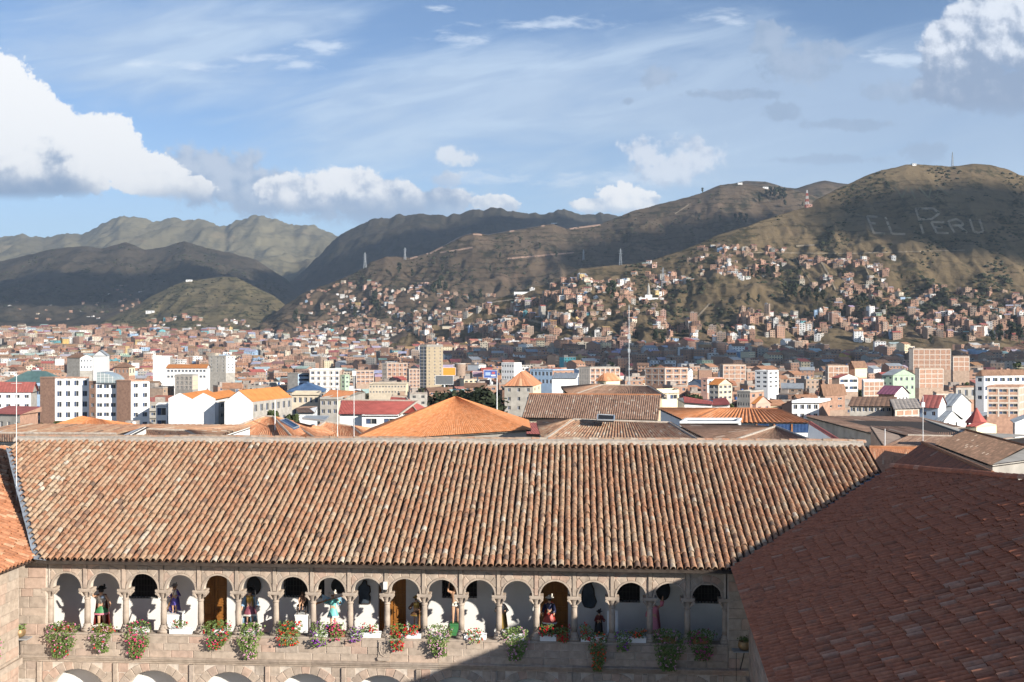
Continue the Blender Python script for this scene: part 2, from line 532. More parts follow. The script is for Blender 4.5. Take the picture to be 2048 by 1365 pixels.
def hill_mat(name, grass, scrub, earth, sc=1.0, terr=0.0, dark=0.5):
    m = bpy.data.materials.new(name)
    m.use_nodes = True
    N = NT(m.node_tree)
    b = m.node_tree.nodes['Principled BSDF']
    P = N.new('ShaderNodeNewGeometry').outputs['Position']
    a = N.noise(P, 0.0045 * sc, 7, 0.62)
    c1 = N.noise(P, 0.016 * sc, 6, 0.68)
    c2 = N.noise(P, 0.075 * sc, 4, 0.7)
    e = N.noise(N.v('ADD', P, (913, 77, 5)), 0.010 * sc, 6, 0.6)
    col = N.mix(N.mr(a, 0.35, 0.65), grass, tuple(x * 0.72 for x in grass))
    col = N.mix(N.m('MULTIPLY', N.mr(e, 0.55, 0.72), 0.55), col, earth)
    # contour terraces
    z = N.sep(P)[2]
    zz = N.m('MULTIPLY_ADD', N.m('SUBTRACT', c1, 0.5), 16.0, z)
    zz = N.m('MULTIPLY_ADD', N.m('SUBTRACT', a, 0.5), 60.0, zz)
    st = N.m('PINGPONG', zz, 6.5 / sc)
    tm = N.m('MULTIPLY', N.mr(st, 2.2 / sc, 0.0), N.m('MULTIPLY', N.mr(c1, 0.38, 0.56), terr))
    col = N.mix(tm, col, tuple(x * 0.30 for x in grass))
    sm = N.m('MULTIPLY', N.mr(N.m('ADD', N.m('MULTIPLY', c1, 0.55), N.m('MULTIPLY', c2, 0.45)), 0.49, 0.60), dark)
    col = N.mix(sm, col, scrub)
    N.put(b.inputs['Base Color'], col)
    b.inputs['Roughness'].default_value = 1.0
    b.inputs['Specular IOR Level'].default_value = 0.05
    bn = N.new('ShaderNodeBump')
    bn.inputs['Strength'].default_value = 0.6
    bn.inputs['Distance'].default_value = 5.0 / sc
    N.put(bn.inputs['Height'], N.m('ADD', N.m('MULTIPLY', c1, 1.5), N.m('SUBTRACT', N.m('MULTIPLY', c2, 0.6), N.m('MULTIPLY', tm, 0.35))))
    m.node_tree.links.new(bn.outputs[0], b.inputs['Normal'])
    return m


class Hill:
    def __init__(self, ridge, foot, dr, df, p=1.0, amp=14, ns=0.006, jag=0.0):
        self.r, self.ft, self.dr, self.df, self.p, self.amp, self.ns, self.jag = ridge, foot, dr, df, p, amp, ns, jag

    def at(self, tab, x):
        return float(np.interp(x, [q[0] for q in tab], [q[1] for q in tab]))

    def foot(self, x):
        d = self.at(self.df, x)
        return max(self.at(self.ft, x), CY + (CAMZ - ground_z(x, d)) / d * F + 1.5) if d < 3200 else self.at(self.ft, x)

    def pt(self, x, t):
        yr, dr, df = (self.at(q, x) for q in (self.r, self.dr, self.df))
        yf = self.foot(x)
        tt = min(t, 1.0)
        y = lerp(yf, yr, tt ** self.p)
        d = lerp(df, dr, tt)
        if t > 1:
            d = dr * (1 + (t - 1) * 0.35)
        X, Z = (x - CX) / F * d, CAMZ - (y - CY) / F * d
        if t > 1:
            Z = lerp(CAMZ - (yr - CY) / F * dr, -30, (t - 1) ** 1.3)
        env = min(1.0, 5 * t) * (1 - 0.86 * sstep(0.72, 1.0, t)) if t <= 1 else 0.14
        Z += self.amp * env * (fbm(X * self.ns, d * self.ns, 3.3, 5) + 0.6 * (1 - 2 * abs(fbm(X * self.ns * 1.9, d * self.ns * 0.7, 9.1, 4))) - 0.3)
        if t <= 1:
            Z += self.amp * 0.38 * min(1.0, 5 * t) * (1 - 0.8 * sstep(0.8, 1.0, t)) * (0.45 - abs(fbm(X * self.ns * 4.2 + 0.3 * fbm(X * .01, d * .01, 1, 2), d * self.ns * 1.6, 5.7, 4)) * 1.6)
        if self.jag and t > 0.9:
            Z += self.jag * fbm(X * 0.02, 1.7, d * 0.001, 5)
        return Vector((X, d, Z))

    def inv(self, x, y):
        yr, yf = self.at(self.r, x), self.foot(x)
        t = max(0.0, min(1.0, (yf - y) / max(1e-6, yf - yr)))
        return self.pt(x, t ** (1 / self.p))

    def build(self, name, m, x0, x1, step, nt=46):
        mb = MB()
        xs = list(np.arange(x0, x1 + 0.1, step))
        ts = [-0.06] + [i / nt for i in range(nt + 1)] + [1.04, 1.12, 1.3, 1.6, 2.0]
        V, Fc = [], []
        for t in ts:
            for x in xs:
                if t < 0:
                    p = self.pt(x, 0.0)
                    p.z -= 40
                    p.z = max(p.z, -60)
                else:
                    p = self.pt(x, t)
                V.append(p)
        n = len(xs)
        for j in range(len(ts) - 1):
            for i in range(n - 1):
                Fc.append((j * n + i, j * n + i + 1, (j + 1) * n + i + 1, (j + 1) * n + i))
        mb.mesh(V, Fc)
        o = mb.build(name, m, smooth=True)
        o['kind'] = 'structure'
        return o


GRASS, SCRUB, EARTH = (0.155, 0.125, 0.058), (0.036, 0.036, 0.020), (0.21, 0.145, 0.095)
HA = Hill([(760, 704), (820, 676), (860, 654), (894, 638), (942, 619), (976, 605), (1024, 588), (1058, 574), (1106, 567), (1160, 538), (1242, 530), (1300, 522), (1366, 501), (1432, 474), (1490, 455), (1544, 437),
           (1581, 424), (1610, 414), (1639, 397), (1697, 368), (1730, 354), (1767, 341), (1813, 332), (1838, 331), (1900, 335), (1945, 328), (1978, 330), (2012, 339), (2048, 352), (2200, 420), (2600, 480), (3400, 560)],
          [(820, 660), (880, 645), (950, 655), (1050, 680), (1150, 695), (1300, 702), (1500, 698), (1700, 692), (1900, 684), (2048, 676), (2600, 660), (3400, 650)],
          [(820, 1760), (1100, 1760), (1300, 1780), (1500, 1850), (1700, 2000), (2048, 2050), (3400, 2000)],
          [(820, 1740), (900, 1680), (1000, 1540), (1200, 1300), (1500, 1230), (2048, 1180), (3400, 1180)], 1.12, 16, 0.0065)
HB = Hill([(520, 650), (570, 610), (600, 590), (620, 581), (668, 564), (713, 547), (743, 526), (771, 515), (798, 516), (819, 517), (856, 507), (894, 489), (914, 477), (949, 466), (976, 470), (1044, 458), (1106, 448), (1133, 458),
           (1201, 449), (1236, 436), (1262, 424), (1316, 410), (1399, 389), (1440, 370), (1486, 368), (1531, 377), (1585, 380), (1660, 400), (1760, 430), (2000, 500)],
          [(520, 662), (700, 655), (900, 648), (1200, 650), (2000, 660)],
          [(520, 2650), (700, 2800), (1000, 3000), (1300, 3200), (2000, 3300)], [(520, 2350), (900, 2150), (1300, 2150), (2000, 2200)], 1.05, 26, 0.0045)
HC = Hill([(1380, 430), (1440, 372), (1490, 363), (1530, 364), (1570, 376), (1593, 378), (1635, 364), (1651, 361), (1676, 366), (1701, 369), (1790, 400), (1900, 430)],
          [(1380, 480), (1900, 480)], [(1380, 3900), (1900, 3900)], [(1380, 3500), (1900, 3500)], 1.0, 14, 0.004)
HD = Hill([(480, 640), (560, 588), (620, 530), (677, 473), (702, 460), (730, 444), (750, 437), (774, 437), (791, 433), (839, 429), (873, 430), (890, 434), (914, 427), (942, 422), (976, 420), (1000, 414), (1017, 420), (1054, 427), (1092, 430),
           (1113, 421), (1133, 422), (1167, 428), (1208, 427), (1246, 433), (1400, 450), (1700, 470)],
          [(480, 650), (700, 640), (1000, 600), (1700, 560)], [(480, 5600), (1700, 6200)], [(480, 4000), (1700, 4300)], 0.95, 55, 0.0016, 14)
HE = Hill([(-700, 480), (-300, 470), (0, 477), (41, 468), (82, 476), (106, 473), (130, 466), (160, 470), (178, 463), (222, 441), (239, 430), (273, 434), (318, 441), (342, 437), (376, 443), (407, 442), (451, 455), (478, 441), (516, 432), (554, 438),
           (588, 451), (605, 447), (632, 453), (677, 472), (760, 520), (900, 560)],
          [(-700, 600), (900, 600)], [(-700, 8600), (900, 8600)], [(-700, 5600), (900, 5600)], 0.9, 80, 0.0011, 22)
HF = Hill([(-700, 540), (-200, 520), (0, 524), (50, 512), (102, 499), (171, 492), (205, 496), (253, 484), (290, 499), (330, 493), (369, 482), (410, 496), (461, 506), (513, 520), (560, 552), (600, 580), (660, 620), (740, 650)],
          [(-700, 660), (740, 662)], [(-700, 5000), (740, 5000)], [(-700, 3000), (740, 3100)], 0.95, 40, 0.0022)
HG = Hill([(150, 662), (200, 645), (239, 626), (273, 612), (301, 593), (342, 573), (376, 562), (410, 558), (444, 554), (472, 555), (496, 567), (520, 579), (547, 591), (581, 619), (615, 646), (650, 662)],
          [(150, 668), (650, 668)], [(150, 2950), (400, 3050), (650, 2950)], [(150, 2560), (650, 2560)], 1.0, 12, 0.006)

MH_A = hill_mat('near_hill', (0.172, 0.127, 0.074), SCRUB, EARTH, 1.0, 0.6, 0.8)
MH_B = hill_mat('terraced_hill', (0.120, 0.088, 0.060), (0.026, 0.028, 0.017), (0.19, 0.125, 0.085), 0.8, 1.0, 0.8)
MH_D = hill_mat('forest_hill', (0.070, 0.060, 0.044), (0.018, 0.021, 0.016), (0.085, 0.062, 0.045), 0.4, 0.3, 0.75)
MH_E = hill_mat('pale_hill', (0.195, 0.170, 0.105), (0.070, 0.068, 0.05), (0.30, 0.22, 0.13), 0.3, 0.3, 0.6)
MH_F = hill_mat('wooded_hill', (0.088, 0.072, 0.052), (0.016, 0.019, 0.015), (0.10, 0.065, 0.045), 0.5, 0.35, 0.85)
MH_G = hill_mat('mound_hill', (0.165, 0.135, 0.078), (0.030, 0.036, 0.018), (0.21, 0.16, 0.10), 1.0, 1.0, 0.8)

make_ground()
HA.build('hill', MH_A, 760, 2700, 3, 130)
HB.build('hill', MH_B, 520, 2000, 3.5, 100)
HC.build('hill', MH_B, 1380, 1900, 6, 14)
HD.build('hill', MH_D, 480, 1500, 3.5, 70)
HE.build('hill', MH_E, -600, 900, 4, 60)
HF.build('hill', MH_F, -400, 740, 4, 70)
HG.build('hill', MH_G, 150, 650, 4, 40)


# clouds out of view, added overhead to throw shade on hills and town
def cloud(name, label, cx, cy, cz, lumps, seed):
    """lumpy cloud bank out of view above the valley, added for its shade; lumps = (dx, dy, rx, ry)"""
    rnd = random.Random(seed)
    mb = MB()
    for (dx, dy, rx, ry) in lumps:
        n = max(5, int((rx * ry) ** 0.5 / 60))
        for k in range(n):
            a, r = rnd.uniform(0, 6.283), math.sqrt(rnd.random()) * 0.9
            px, py = cx + dx + rx * r * math.cos(a), cy + dy + ry * r * math.sin(a)
            rad = rnd.uniform(0.22, 0.36) * min(rx, ry) * (1.15 - 0.5 * r)
            prof = [(rad * math.cos(q) * rnd.uniform(0.9, 1.1), cz + (rad * 0.55 * math.sin(q) if q > 0 else rad * 0.12 * math.sin(q))) for q in np.linspace(-1.5, 1.5, 7)]
            mb.lathe([(max(p[0], 1), p[1]) for p in prof], 12, px, py, sx=1.3)
        mb.lathe([(1, cz - 18), (0.92, cz), (0.7, cz + 60), (0.02, cz + 130)] and [(min(rx, ry) * 0.2, cz - 20), (min(rx, ry) * 0.95, cz), (min(rx, ry) * 0.7, cz + 70), (min(rx, ry) * 0.05, cz + 130)],
                 24, cx + dx, cy + dy, sx=rx / min(rx, ry), sy=ry / min(rx, ry))
    o = mb.build(name, mat('cloud_white', (0.9, 0.9, 0.9), 1.0, 0.02, 0.002, 0.0, coord='World'), smooth=True)
    o['kind'] = 'structure'
    return o


def cloud_over(tx, ty, tz, h=2500):
    k = (h - tz) / LDIR.z
    return tx + LDIR.x * k, ty + LDIR.y * k


def shade_cloud(targets, h, seed):
    """targets: (pixel x, distance, height above camera, radius across, radius along)"""
    ls = []
    for (x, d, z, rx, ry) in targets:
        q = cloud_over((x - CX) / F * d, d, z, h)
        ls.append((q[0], q[1], rx, ry))
    cloud('cloud', '', 0, 0, h, ls, seed)


shade_cloud([(840, 5600, 350, 700, 900), (1050, 5600, 350, 700, 900), (1230, 5400, 300, 600, 900), (640, 5200, 200, 600, 700)], 2500, 1)
shade_cloud([(60, 4100, 150, 900, 620), (330, 4200, 150, 600, 560), (520, 4300, 100, 500, 560), (-200, 4100, 150, 900, 700)], 2500, 2)
shade_cloud([(1560, 2900, 300, 460, 330), (1330, 2850, 250, 330, 260), (1930, 1930, 200, 430, 240), (2080, 1800, 200, 330, 260)], 2400, 3)
shade_cloud([(1180, 1120, 0, 120, 90), (1420, 980, 0, 150, 110), (1700, 1040, 0, 190, 100), (1980, 960, 0, 150, 120)], 2300, 4)
# ================================================================== CLOISTER
R3 = random.Random(33)
TH = math.radians(3.65)
OY = 40.0
TV, NV = Vector((math.cos(TH), -math.sin(TH), 0)), Vector((math.sin(TH), math.cos(TH), 0))


def LF(x, y, d=0.0):
    """where the sight line through a photo point meets the plane d metres behind the facade: (along, height)"""
    u = (x - CX) / F
    lam = (OY * math.cos(TH) + d) / (u * math.sin(TH) + math.cos(TH))
    P = Vector((u * lam, lam - OY, 0))
    return P.dot(TV), CAMZ - (y - CY) / F * lam


wing = thing('cloister_wing', 'two storey stone cloister wing with round arches, white gallery and long barrel tiled roof', 'building', (0, OY, 0), -TH)
PX_COLS = [96.5, 170.6, 247.6, 323.8, 398.2, 473.7, 549.2, 624.1, 698.5, 772.6, 847.6, 921.8, 997.3, 1072.5, 1148.6, 1224.6, 1300.3, 1375.9, 1452]
SC = [LF(x, 1230)[0] for x in PX_COLS]
S_L, S_R = LF(30, 1250)[0], LF(1500, 1250)[0]
Z_SP, Z_SILL, Z_TOP = 6.78, 4.98, 8.12
Z_STR0, Z_STR1 = 3.84, 4.02

n_stone = [0]


def stone(poly, y0, y1, name='stone', parent=None):
    """one dressed block: polygon in along/height, slightly uneven face, chamfered edge"""
    n_stone[0] += 1
    cx = sum(p[0] for p in poly) / len(poly)
    cz = sum(p[1] for p in poly) / len(poly)
    dy = R3.uniform(-0.012, 0.012)
    mb = MB()
    n = len(poly)
    k = 0.016
    inner = []
    for (x, z) in poly:
        dx, dz = cx - x, cz - z
        L = math.hypot(dx, dz) or 1
        inner.append((x + dx / L * k * 1.4, z + dz / L * k * 1.4))
    vs = [(p[0] - cx, y0 + dy, p[1] - cz) for p in inner] + [(p[0] - cx, y0 + dy + k, p[1] - cz) for p in poly] + [(p[0] - cx, y1, p[1] - cz) for p in poly]
    fs = [tuple(range(n - 1, -1, -1))[::-1]]
    for i in range(n):
        j = (i + 1) % n
        fs.append((i, i + n, j + n, j))
        fs.append((i + n, i + 2 * n, j + 2 * n, j + n))
    mb.mesh(vs, fs)
    return mb.build(name, M_STONE, parent or wing, loc=(cx, 0, cz))


def inset(x0, z0, x1, z1, g=0.006):
    return [(x0 + g, z0 + g), (x1 - g, z0 + g), (x1 - g, z1 - g), (x0 + g, z1 - g)]


def course(s0, s1, z0, z1, y0, y1, lo=0.5, hi=1.15, gap=()):
    x = s0
    while x < s1 - 0.02:
        w = R3.uniform(lo, hi)
        if s1 - (x + w) < lo * 0.7:
            w = s1 - x
        stone(inset(x, z0, x + w, z1), y0, y1)
        x += w


def cloister_front():
    TK = 0.36
    # body of the upper arcade wall (mortar backing)
    mb = MB()
    for i in range(18):
        a, b = SC[i], SC[i + 1]
        sc, hw = (a + b) / 2, (b - a) / 2 - 0.15
        N = 14
        arc = [(sc - hw * math.cos(math.pi * k / N), Z_SP + hw * math.sin(math.pi * k / N)) for k in range(N + 1)]
        for k in range(N):
            p, q = arc[k], arc[k + 1]
            mb.face([(p[0], 0.02, p[1]), (q[0], 0.02, q[1]), (q[0], 0.02, Z_TOP), (p[0], 0.02, Z_TOP)])
            mb.face([(q[0], TK, q[1]), (p[0], TK, p[1]), (p[0], TK, Z_TOP), (q[0], TK, Z_TOP)])
            mb.face([(p[0], 0.02, p[1]), (p[0], TK, p[1]), (q[0], TK, q[1]), (q[0], 0.02, q[1])])
        for u0, u1 in ((a, arc[0][0]), (arc[-1][0], b)):
            mb.box(u0, 0.02, Z_SP, u1, TK, Z_TOP)
    # end piers
    mb.box(S_L - 0.3, 0.02, 0, SC[0] - 0.06, 0.6, Z_TOP)
    mb.box(SC[-1] + 0.06, 0.02, 0, S_R + 0.4, 0.6, Z_TOP)
    # parapet and floor band
    mb.box(SC[0] - 0.06, -0.03, Z_STR0, SC[-1] + 0.06, 0.42, Z_SILL - 0.08)
    mb.build('wall', M_JOINT, wing)
    # parapet coping
    mb = MB()
    mb.box(SC[0] - 0.1, -0.07, Z_SILL - 0.08, SC[-1] + 0.1, 0.46, Z_SILL)
    mb.build('coping', M_STONE1, wing)
    # archivolts, voussoirs, spandrels, pilaster strips
    for i in range(18):
        a, b = SC[i], SC[i + 1]
        sc, hb = (a + b) / 2, (b - a) / 2
        hw = hb - 0.15
        r0, r1, xl = hw + 0.055, hw + 0.33, hb - 0.085
        zc = Z_SP + r1 + 0.05
        mb = MB()
        N = 16
        for k in range(N):
            f0, f1 = math.pi * k / N, math.pi * (k + 1) / N
            q = []
            for f, r in ((f0, hw - 0.01), (f1, hw - 0.01), (f1, r0), (f0, r0)):
                q.append((sc - r * math.cos(f), Z_SP + r * math.sin(f)))
            mb.face([(p[0], -0.035, p[1]) for p in q])
            mb.face([(q[3][0], -0.035, q[3][1]), (q[2][0], -0.035, q[2][1]), (q[2][0], 0.03, q[2][1]), (q[3][0], 0.03, q[3][1])])
            mb.face([(q[0][0], 0.1, q[0][1]), (q[1][0], 0.1, q[1][1]), (q[1][0], -0.035, q[1][1]), (q[0][0], -0.035, q[0][1])])
        mb.build('archivolt', M_STONE1, wing)
        nv = 7
        for k in range(nv):
            f0, f1 = math.pi * k / nv + 0.010, math.pi * (k + 1) / nv - 0.010
            pl = []
            for q in range(4):
                f = f0 + (f1 - f0) * q / 3
                r = min(r1, xl / max(1e-4, abs(math.cos(f))))
                pl.append((sc - r * math.cos(f), Z_SP + r * math.sin(f)))
            for q in range(3, -1, -1):
                f = f0 + (f1 - f0) * q / 3
                pl.append((sc - r0 * math.cos(f), Z_SP + r0 * math.sin(f)))
            stone(pl, -0.002, 0.05, 'voussoir')
        fx = math.acos(min(1, xl / r1))
        for sg in (-1, 1):
            pl = [(sc + sg * xl, Z_SP + r1 * math.sin(fx) + 0.012)]
            for q in range(6):
                f = fx + 0.02 + (math.pi / 2 - 0.01 - fx) * q / 5
                pl.append((sc + sg * (r1 + 0.012) * math.cos(f), Z_SP + (r1 + 0.012) * math.sin(f)))
            pl += [(sc + sg * 0.012, zc - 0.006), (sc + sg * xl, zc - 0.006)]
            stone(pl if sg > 0 else pl[::-1], 0.0, 0.05, 'spandrel_stone')
        c = R3.uniform(-0.25, 0.25)
        stone(inset(sc - xl, zc, sc + c, Z_TOP), 0.0, 0.05)
        stone(inset(sc + c, zc, sc + xl, Z_TOP), 0.0, 0.05)
    for i, s in enumerate(SC[1:-1]):
        stone(inset(s - 0.075, Z_SP + 0.01, s + 0.075, Z_TOP), -0.05, 0.05, 'pilaster_strip')
    # parapet courses
    zs = [Z_STR1, Z_STR1 + 0.29, Z_STR1 + 0.58, Z_SILL - 0.085]
    for k in range(3):
        course(SC[0] - 0.06 + (0.0 if k != 1 else 0.0), SC[-1] + 0.06, zs[k], zs[k + 1], -0.055, 0.05, 0.55, 1.25)
    # end piers, course by course
    for s0, s1 in ((S_L - 0.3, SC[0] - 0.09), (SC[-1] + 0.09, S_R + 0.4)):
        z = Z_STR1
        while z < Z_TOP - 0.1:
            h = min(R3.choice((0.33, 0.4, 0.46)), Z_TOP - z)
            if Z_TOP - z - h < 0.15:
                h = Z_TOP - z
            course(s0, s1, z, z + h, -0.01, 0.05, 0.45, 0.95)
            z += h
    # string course moulding in lengths
    prof = [(-0.0, Z_STR0 - 0.10), (-0.05, Z_STR0 - 0.08), (-0.06, Z_STR0 - 0.01), (-0.13, Z_STR0 + 0.03), (-0.15, Z_STR0 + 0.10), (-0.19, Z_STR0 + 0.13), (-0.19, Z_STR1 - 0.02), (-0.06, Z_STR1 + 0.01), (0.02, Z_STR1 + 0.01), (0.02, Z_STR0 - 0.1)]
    x = S_L - 0.25
    while x < S_R + 0.38:
        w = min(R3.uniform(1.2, 2.0), S_R + 0.4 - x)
        mb = MB()
        n = len(prof)
        vs = [(0.004, p[0], p[1]) for p in prof] + [(w - 0.004, p[0], p[1]) for p in prof]
        mb.mesh(vs, [tuple(range(n)), tuple(range(2 * n - 1, n - 1, -1))] + [(i, i + n, (i + 1) % n + n, (i + 1) % n) for i in range(n)])
        mb.build('cornice_stone', M_STONE, wing, loc=(x, 0, 0))
        x += w
    # lower arcade
    pil = [231, 383.4, 535.2, 687.6, 837, 988, 1139, 1290, 1441]
    ps = [LF(79, 1340)[0]] + [LF(x, 1340)[0] for x in pil]
    mb = MB()
    for a, b in zip(ps[:-1], ps[1:]):
        sc, hb = (a + b) / 2, (b - a) / 2
        hw = 1.32
        zsp = 3.45 - hw
        N = 16
        arc = [(sc - hw * math.cos(math.pi * k / N), zsp + hw * math.sin(math.pi * k / N)) for k in range(N + 1)]
        for k in range(N):
            p, q = arc[k], arc[k + 1]
            mb.face([(p[0], 0.02, p[1]), (q[0], 0.02, q[1]), (q[0], 0.02, Z_STR0), (p[0], 0.02, Z_STR0)])
            mb.face([(q[0], 0.6, q[1]), (p[0], 0.6, p[1]), (p[0], 0.6, Z_STR0), (q[0], 0.6, Z_STR0)])
            mb.face([(p[0], 0.02, p[1]), (p[0], 0.6, p[1]), (q[0], 0.6, q[1]), (q[0], 0.02, q[1])])
        mb.box(a, 0.02, zsp, arc[0][0], 0.6, Z_STR0)
        mb.box(arc[-1][0], 0.02, zsp, b, 0.6, Z_STR0)
        mb.box(a - 0.2, 0.02, 0, a + 0.2, 0.5, zsp)
        nv = 13
        r0, r1 = hw, hw + 0.36
        xl, zl = hb - 0.11, Z_STR0 - 0.11
        for k in range(nv):
            f0, f1 = math.pi * k / nv + 0.006, math.pi * (k + 1) / nv - 0.006
            if math.sin((f0 + f1) / 2) < 0.5:
                continue
            pl = []
            for q in range(3):
                f = f0 + (f1 - f0) * q / 2
                r = min(r1, xl / max(1e-4, abs(math.cos(f))), (zl - zsp) / max(1e-4, math.sin(f)))
                pl.append((sc - r * math.cos(f), zsp + r * math.sin(f)))
            for q in range(2, -1, -1):
                f = f0 + (f1 - f0) * q / 2
                pl.append((sc - r0 * math.cos(f), zsp + r0 * math.sin(f)))
            stone(pl, -0.005, 0.06, 'voussoir')
        # blocks between the ring and the strips
        for sg in (-1, 1):
            x_in = sc + sg * 1.05
            x_out = sc + sg * (hb - 0.11)
            xa, xb = min(x_in, x_out), max(x_in, x_out)
            stone(inset(xa, 3.34, xb, Z_STR0 - 0.11), 0.005, 0.05)
            stone(inset(xa + (0.18 if sg > 0 else 0), 2.95, xb - (0.18 if sg < 0 else 0), 3.34), 0.005, 0.05)
    for s in ps:
        stone(inset(s - 0.09, 2.6, s + 0.09, Z_STR0 - 0.105), -0.06, 0.05, 'pilaster_strip')
    mb.build('lower_wall', M_JOINT, wing)
    for s0, s1 in ((S_L - 0.3, ps[0] - 0.1), (ps[-1] + 0.1, S_R + 0.4)):
        course(s0, s1, 3.40, Z_STR0 - 0.105, -0.01, 0.05, 0.4, 0.8)
        course(s0, s1, 3.0, 3.40, -0.01, 0.05, 0.4, 0.8)


def column(s, half=False):
    c = bpy.data.objects.new('column', None)
    COL.objects.link(c)
    c.parent = wing
    kids.setdefault(wing.name, []).append(c)
    c.location = (s, 0.19, 0)
    return c


def make_columns():
    b = MB()
    b.box(-0.20, -0.20, Z_SILL, 0.20, 0.20, Z_SILL + 0.12)
    b.lathe([(0.19, Z_SILL + 0.12), (0.20, Z_SILL + 0.16), (0.185, Z_SILL + 0.20), (0.145, Z_SILL + 0.23), (0.16, Z_SILL + 0.27), (0.15, Z_SILL + 0.30), (0.122, Z_SILL + 0.33)], 14)
    bm = b.data('column_base', M_STONE1, True)
    s_ = MB()
    s_.lathe([(0.120, Z_SILL + 0.32), (0.122, Z_SILL + 0.7), (0.115, 6.1), (0.106, 6.36)], 16)
    s_.lathe([(0.128, 6.30), (0.135, 6.33), (0.128, 6.36)], 14)
    sm = s_.data('shaft', M_STONE1, True)
    k = MB()
    k.lathe([(0.108, 6.36), (0.118, 6.42), (0.13, 6.50), (0.165, 6.58), (0.2, 6.63)], 14)
    for dx in (-1, 1):
        for dy in (-1, 1):
            k.tube([(dx * 0.12, dy * 0.12, 6.44), (dx * 0.19, dy * 0.15, 6.56), (dx * 0.23, dy * 0.17, 6.62)], [0.03, 0.05, 0.062], 8)
            k.tube([(dx * 0.225, dy * 0.10, 6.615), (dx * 0.225, dy * 0.215, 6.615)], 0.055, 10)
    k.box(-0.25, -0.21, 6.645, 0.25, 0.21, 6.69)
    k.box(-0.275, -0.225, 6.69, 0.275, 0.225, Z_SP)
    km = k.data('capital', M_STONE1)
    for s in SC:
        c = column(s)
        link('base', bm, c)
        link('shaft', sm, c)
        link('capital', km, c)


GD = 3.0       # depth of the gallery
Z_FL = 4.15


def gallery():
    mb = MB()
    a, b = SC[0] - 2.8, SC[-1] + 2.0
    zt = 8.1
    ops = []
    # openings in the back wall: (x0, x1, y0, y1 in the photo, kind)
    for (x0, x1, y0, y1, kind) in [(256, 316, 1146, 1198, 'window'), (401, 454, 1148, 1262, 'door'), (567, 616, 1150, 1196, 'window'), (630, 649, 1150, 1197, 'window'), (757, 812, 1154, 1262, 'door'),
                                   (884, 908, 1156, 1197, 'window'), (932, 954, 1158, 1197, 'window'), (1080, 1136, 1160, 1265, 'door'), (1232, 1280, 1165, 1206, 'window'), (1384, 1450, 1170, 1208, 'window')]:
        s0, z1 = LF(x0, y0, GD)
        s1, z0 = LF(x1, y1, GD)
        if kind == 'door':
            z0 = Z_FL
        ops.append((s0, s1, z0, min(z1, zt - 0.2), kind))
    # back wall with true openings
    xs = sorted({a, b} | {o[0] for o in ops} | {o[1] for o in ops})
    for x0, x1 in zip(xs[:-1], xs[1:]):
        op = [o for o in ops if o[0] <= x0 + 1e-6 and o[1] >= x1 - 1e-6]
        spans = [(Z_FL, zt)] if not op else [(Z_FL, op[0][2]), (op[0][3], zt)]
        for z0, z1 in spans:
            if z1 - z0 > 0.01:
                mb.box(x0, GD, z0, x1, GD + 0.5, z1)
    mb.box(a - 0.3, 0.5, Z_FL, a, GD, zt)
    mb.box(b, 0.5, Z_FL, b + 0.3, GD, zt)
    mb.build('back_wall', M_PLASTER, wing)
    mb = MB()
    mb.box(a, 0.3, Z_FL - 0.3, b, GD + 0.5, Z_FL)
    mb.build('gallery_floor', M_TERRA, wing)
    mb = MB()
    mb.box(a - 0.3, TKW, zt, b + 0.3, GD + 0.5, zt + 0.12)
    mb.build('gallery_ceiling', mat('ceiling_board', (0.20, 0.17, 0.14), 0.9, 0.2, 2), wing)
    mb = MB()
    mb.box(a, GD, 0, b, GD + 0.4, Z_FL - 0.3)
    mb.box(a + 2, 0.85, 0, b - 2, 1.05, Z_FL - 0.32)
    mb.build('lower_back_wall', M_PLASTER, wing)
    for (s0, s1, z0, z1, kind) in ops:
        if kind == 'window':
            w = MB()
            w.box(s0, GD + 0.34, z0, s1, GD + 0.42, z1)
            wo = w.build('window', M_DARK, wing)
            g = MB()
            n = max(2, int((s1 - s0) / 0.13))
            for k in range(n + 1):
                x = s0 + (s1 - s0) * k / n
                g.box(x - 0.012, GD + 0.1, z0, x + 0.012, GD + 0.124, z1)
            for k in range(1, 4):
                z = z0 + (z1 - z0) * k / 4
                g.box(s0, GD + 0.09, z - 0.012, s1, GD + 0.1, z + 0.012)
            g.build('grille', M_IRON, wo)
        else:
            w = MB()
            w.box(s0, GD + 0.2, z0, s1, GD + 0.27, z1)
            mid = (s0 + s1) / 2
            for q0, q1 in ((s0, mid - 0.01), (mid + 0.01, s1)):
                wd = q1 - q0
                nr = 4
                for k in range(nr):
                    za, zb = z0 + (z1 - z0) * k / nr, z0 + (z1 - z0) * (k + 1) / nr
                    w.box(q0 + 0.03, GD + 0.16, za + 0.02, q0 + 0.1, GD + 0.2, zb - 0.02)
                    w.box(q1 - 0.1, GD + 0.16, za + 0.02, q1 - 0.03, GD + 0.2, zb - 0.02)
                    w.box(q0 + 0.1, GD + 0.165, za + 0.02, q1 - 0.1, GD + 0.2, za + 0.09)
                    w.box(q0 + 0.1, GD + 0.165, zb - 0.09, q1 - 0.1, GD + 0.2, zb - 0.02)
                    w.box(q0 + 0.16, GD + 0.175, za + 0.15, q1 - 0.16, GD + 0.2, zb - 0.15)
            do = w.build('door', M_DOOR, wing)
            h = MB()
            h.lathe([(0.012, -0.02), (0.035, 0.0), (0.012, 0.02)], 8, mid + 0.08, GD + 0.15)
            hm = h.build('handle', M_IRON, do, loc=(0, 0, z0 + 1.0))


TKW = 0.36


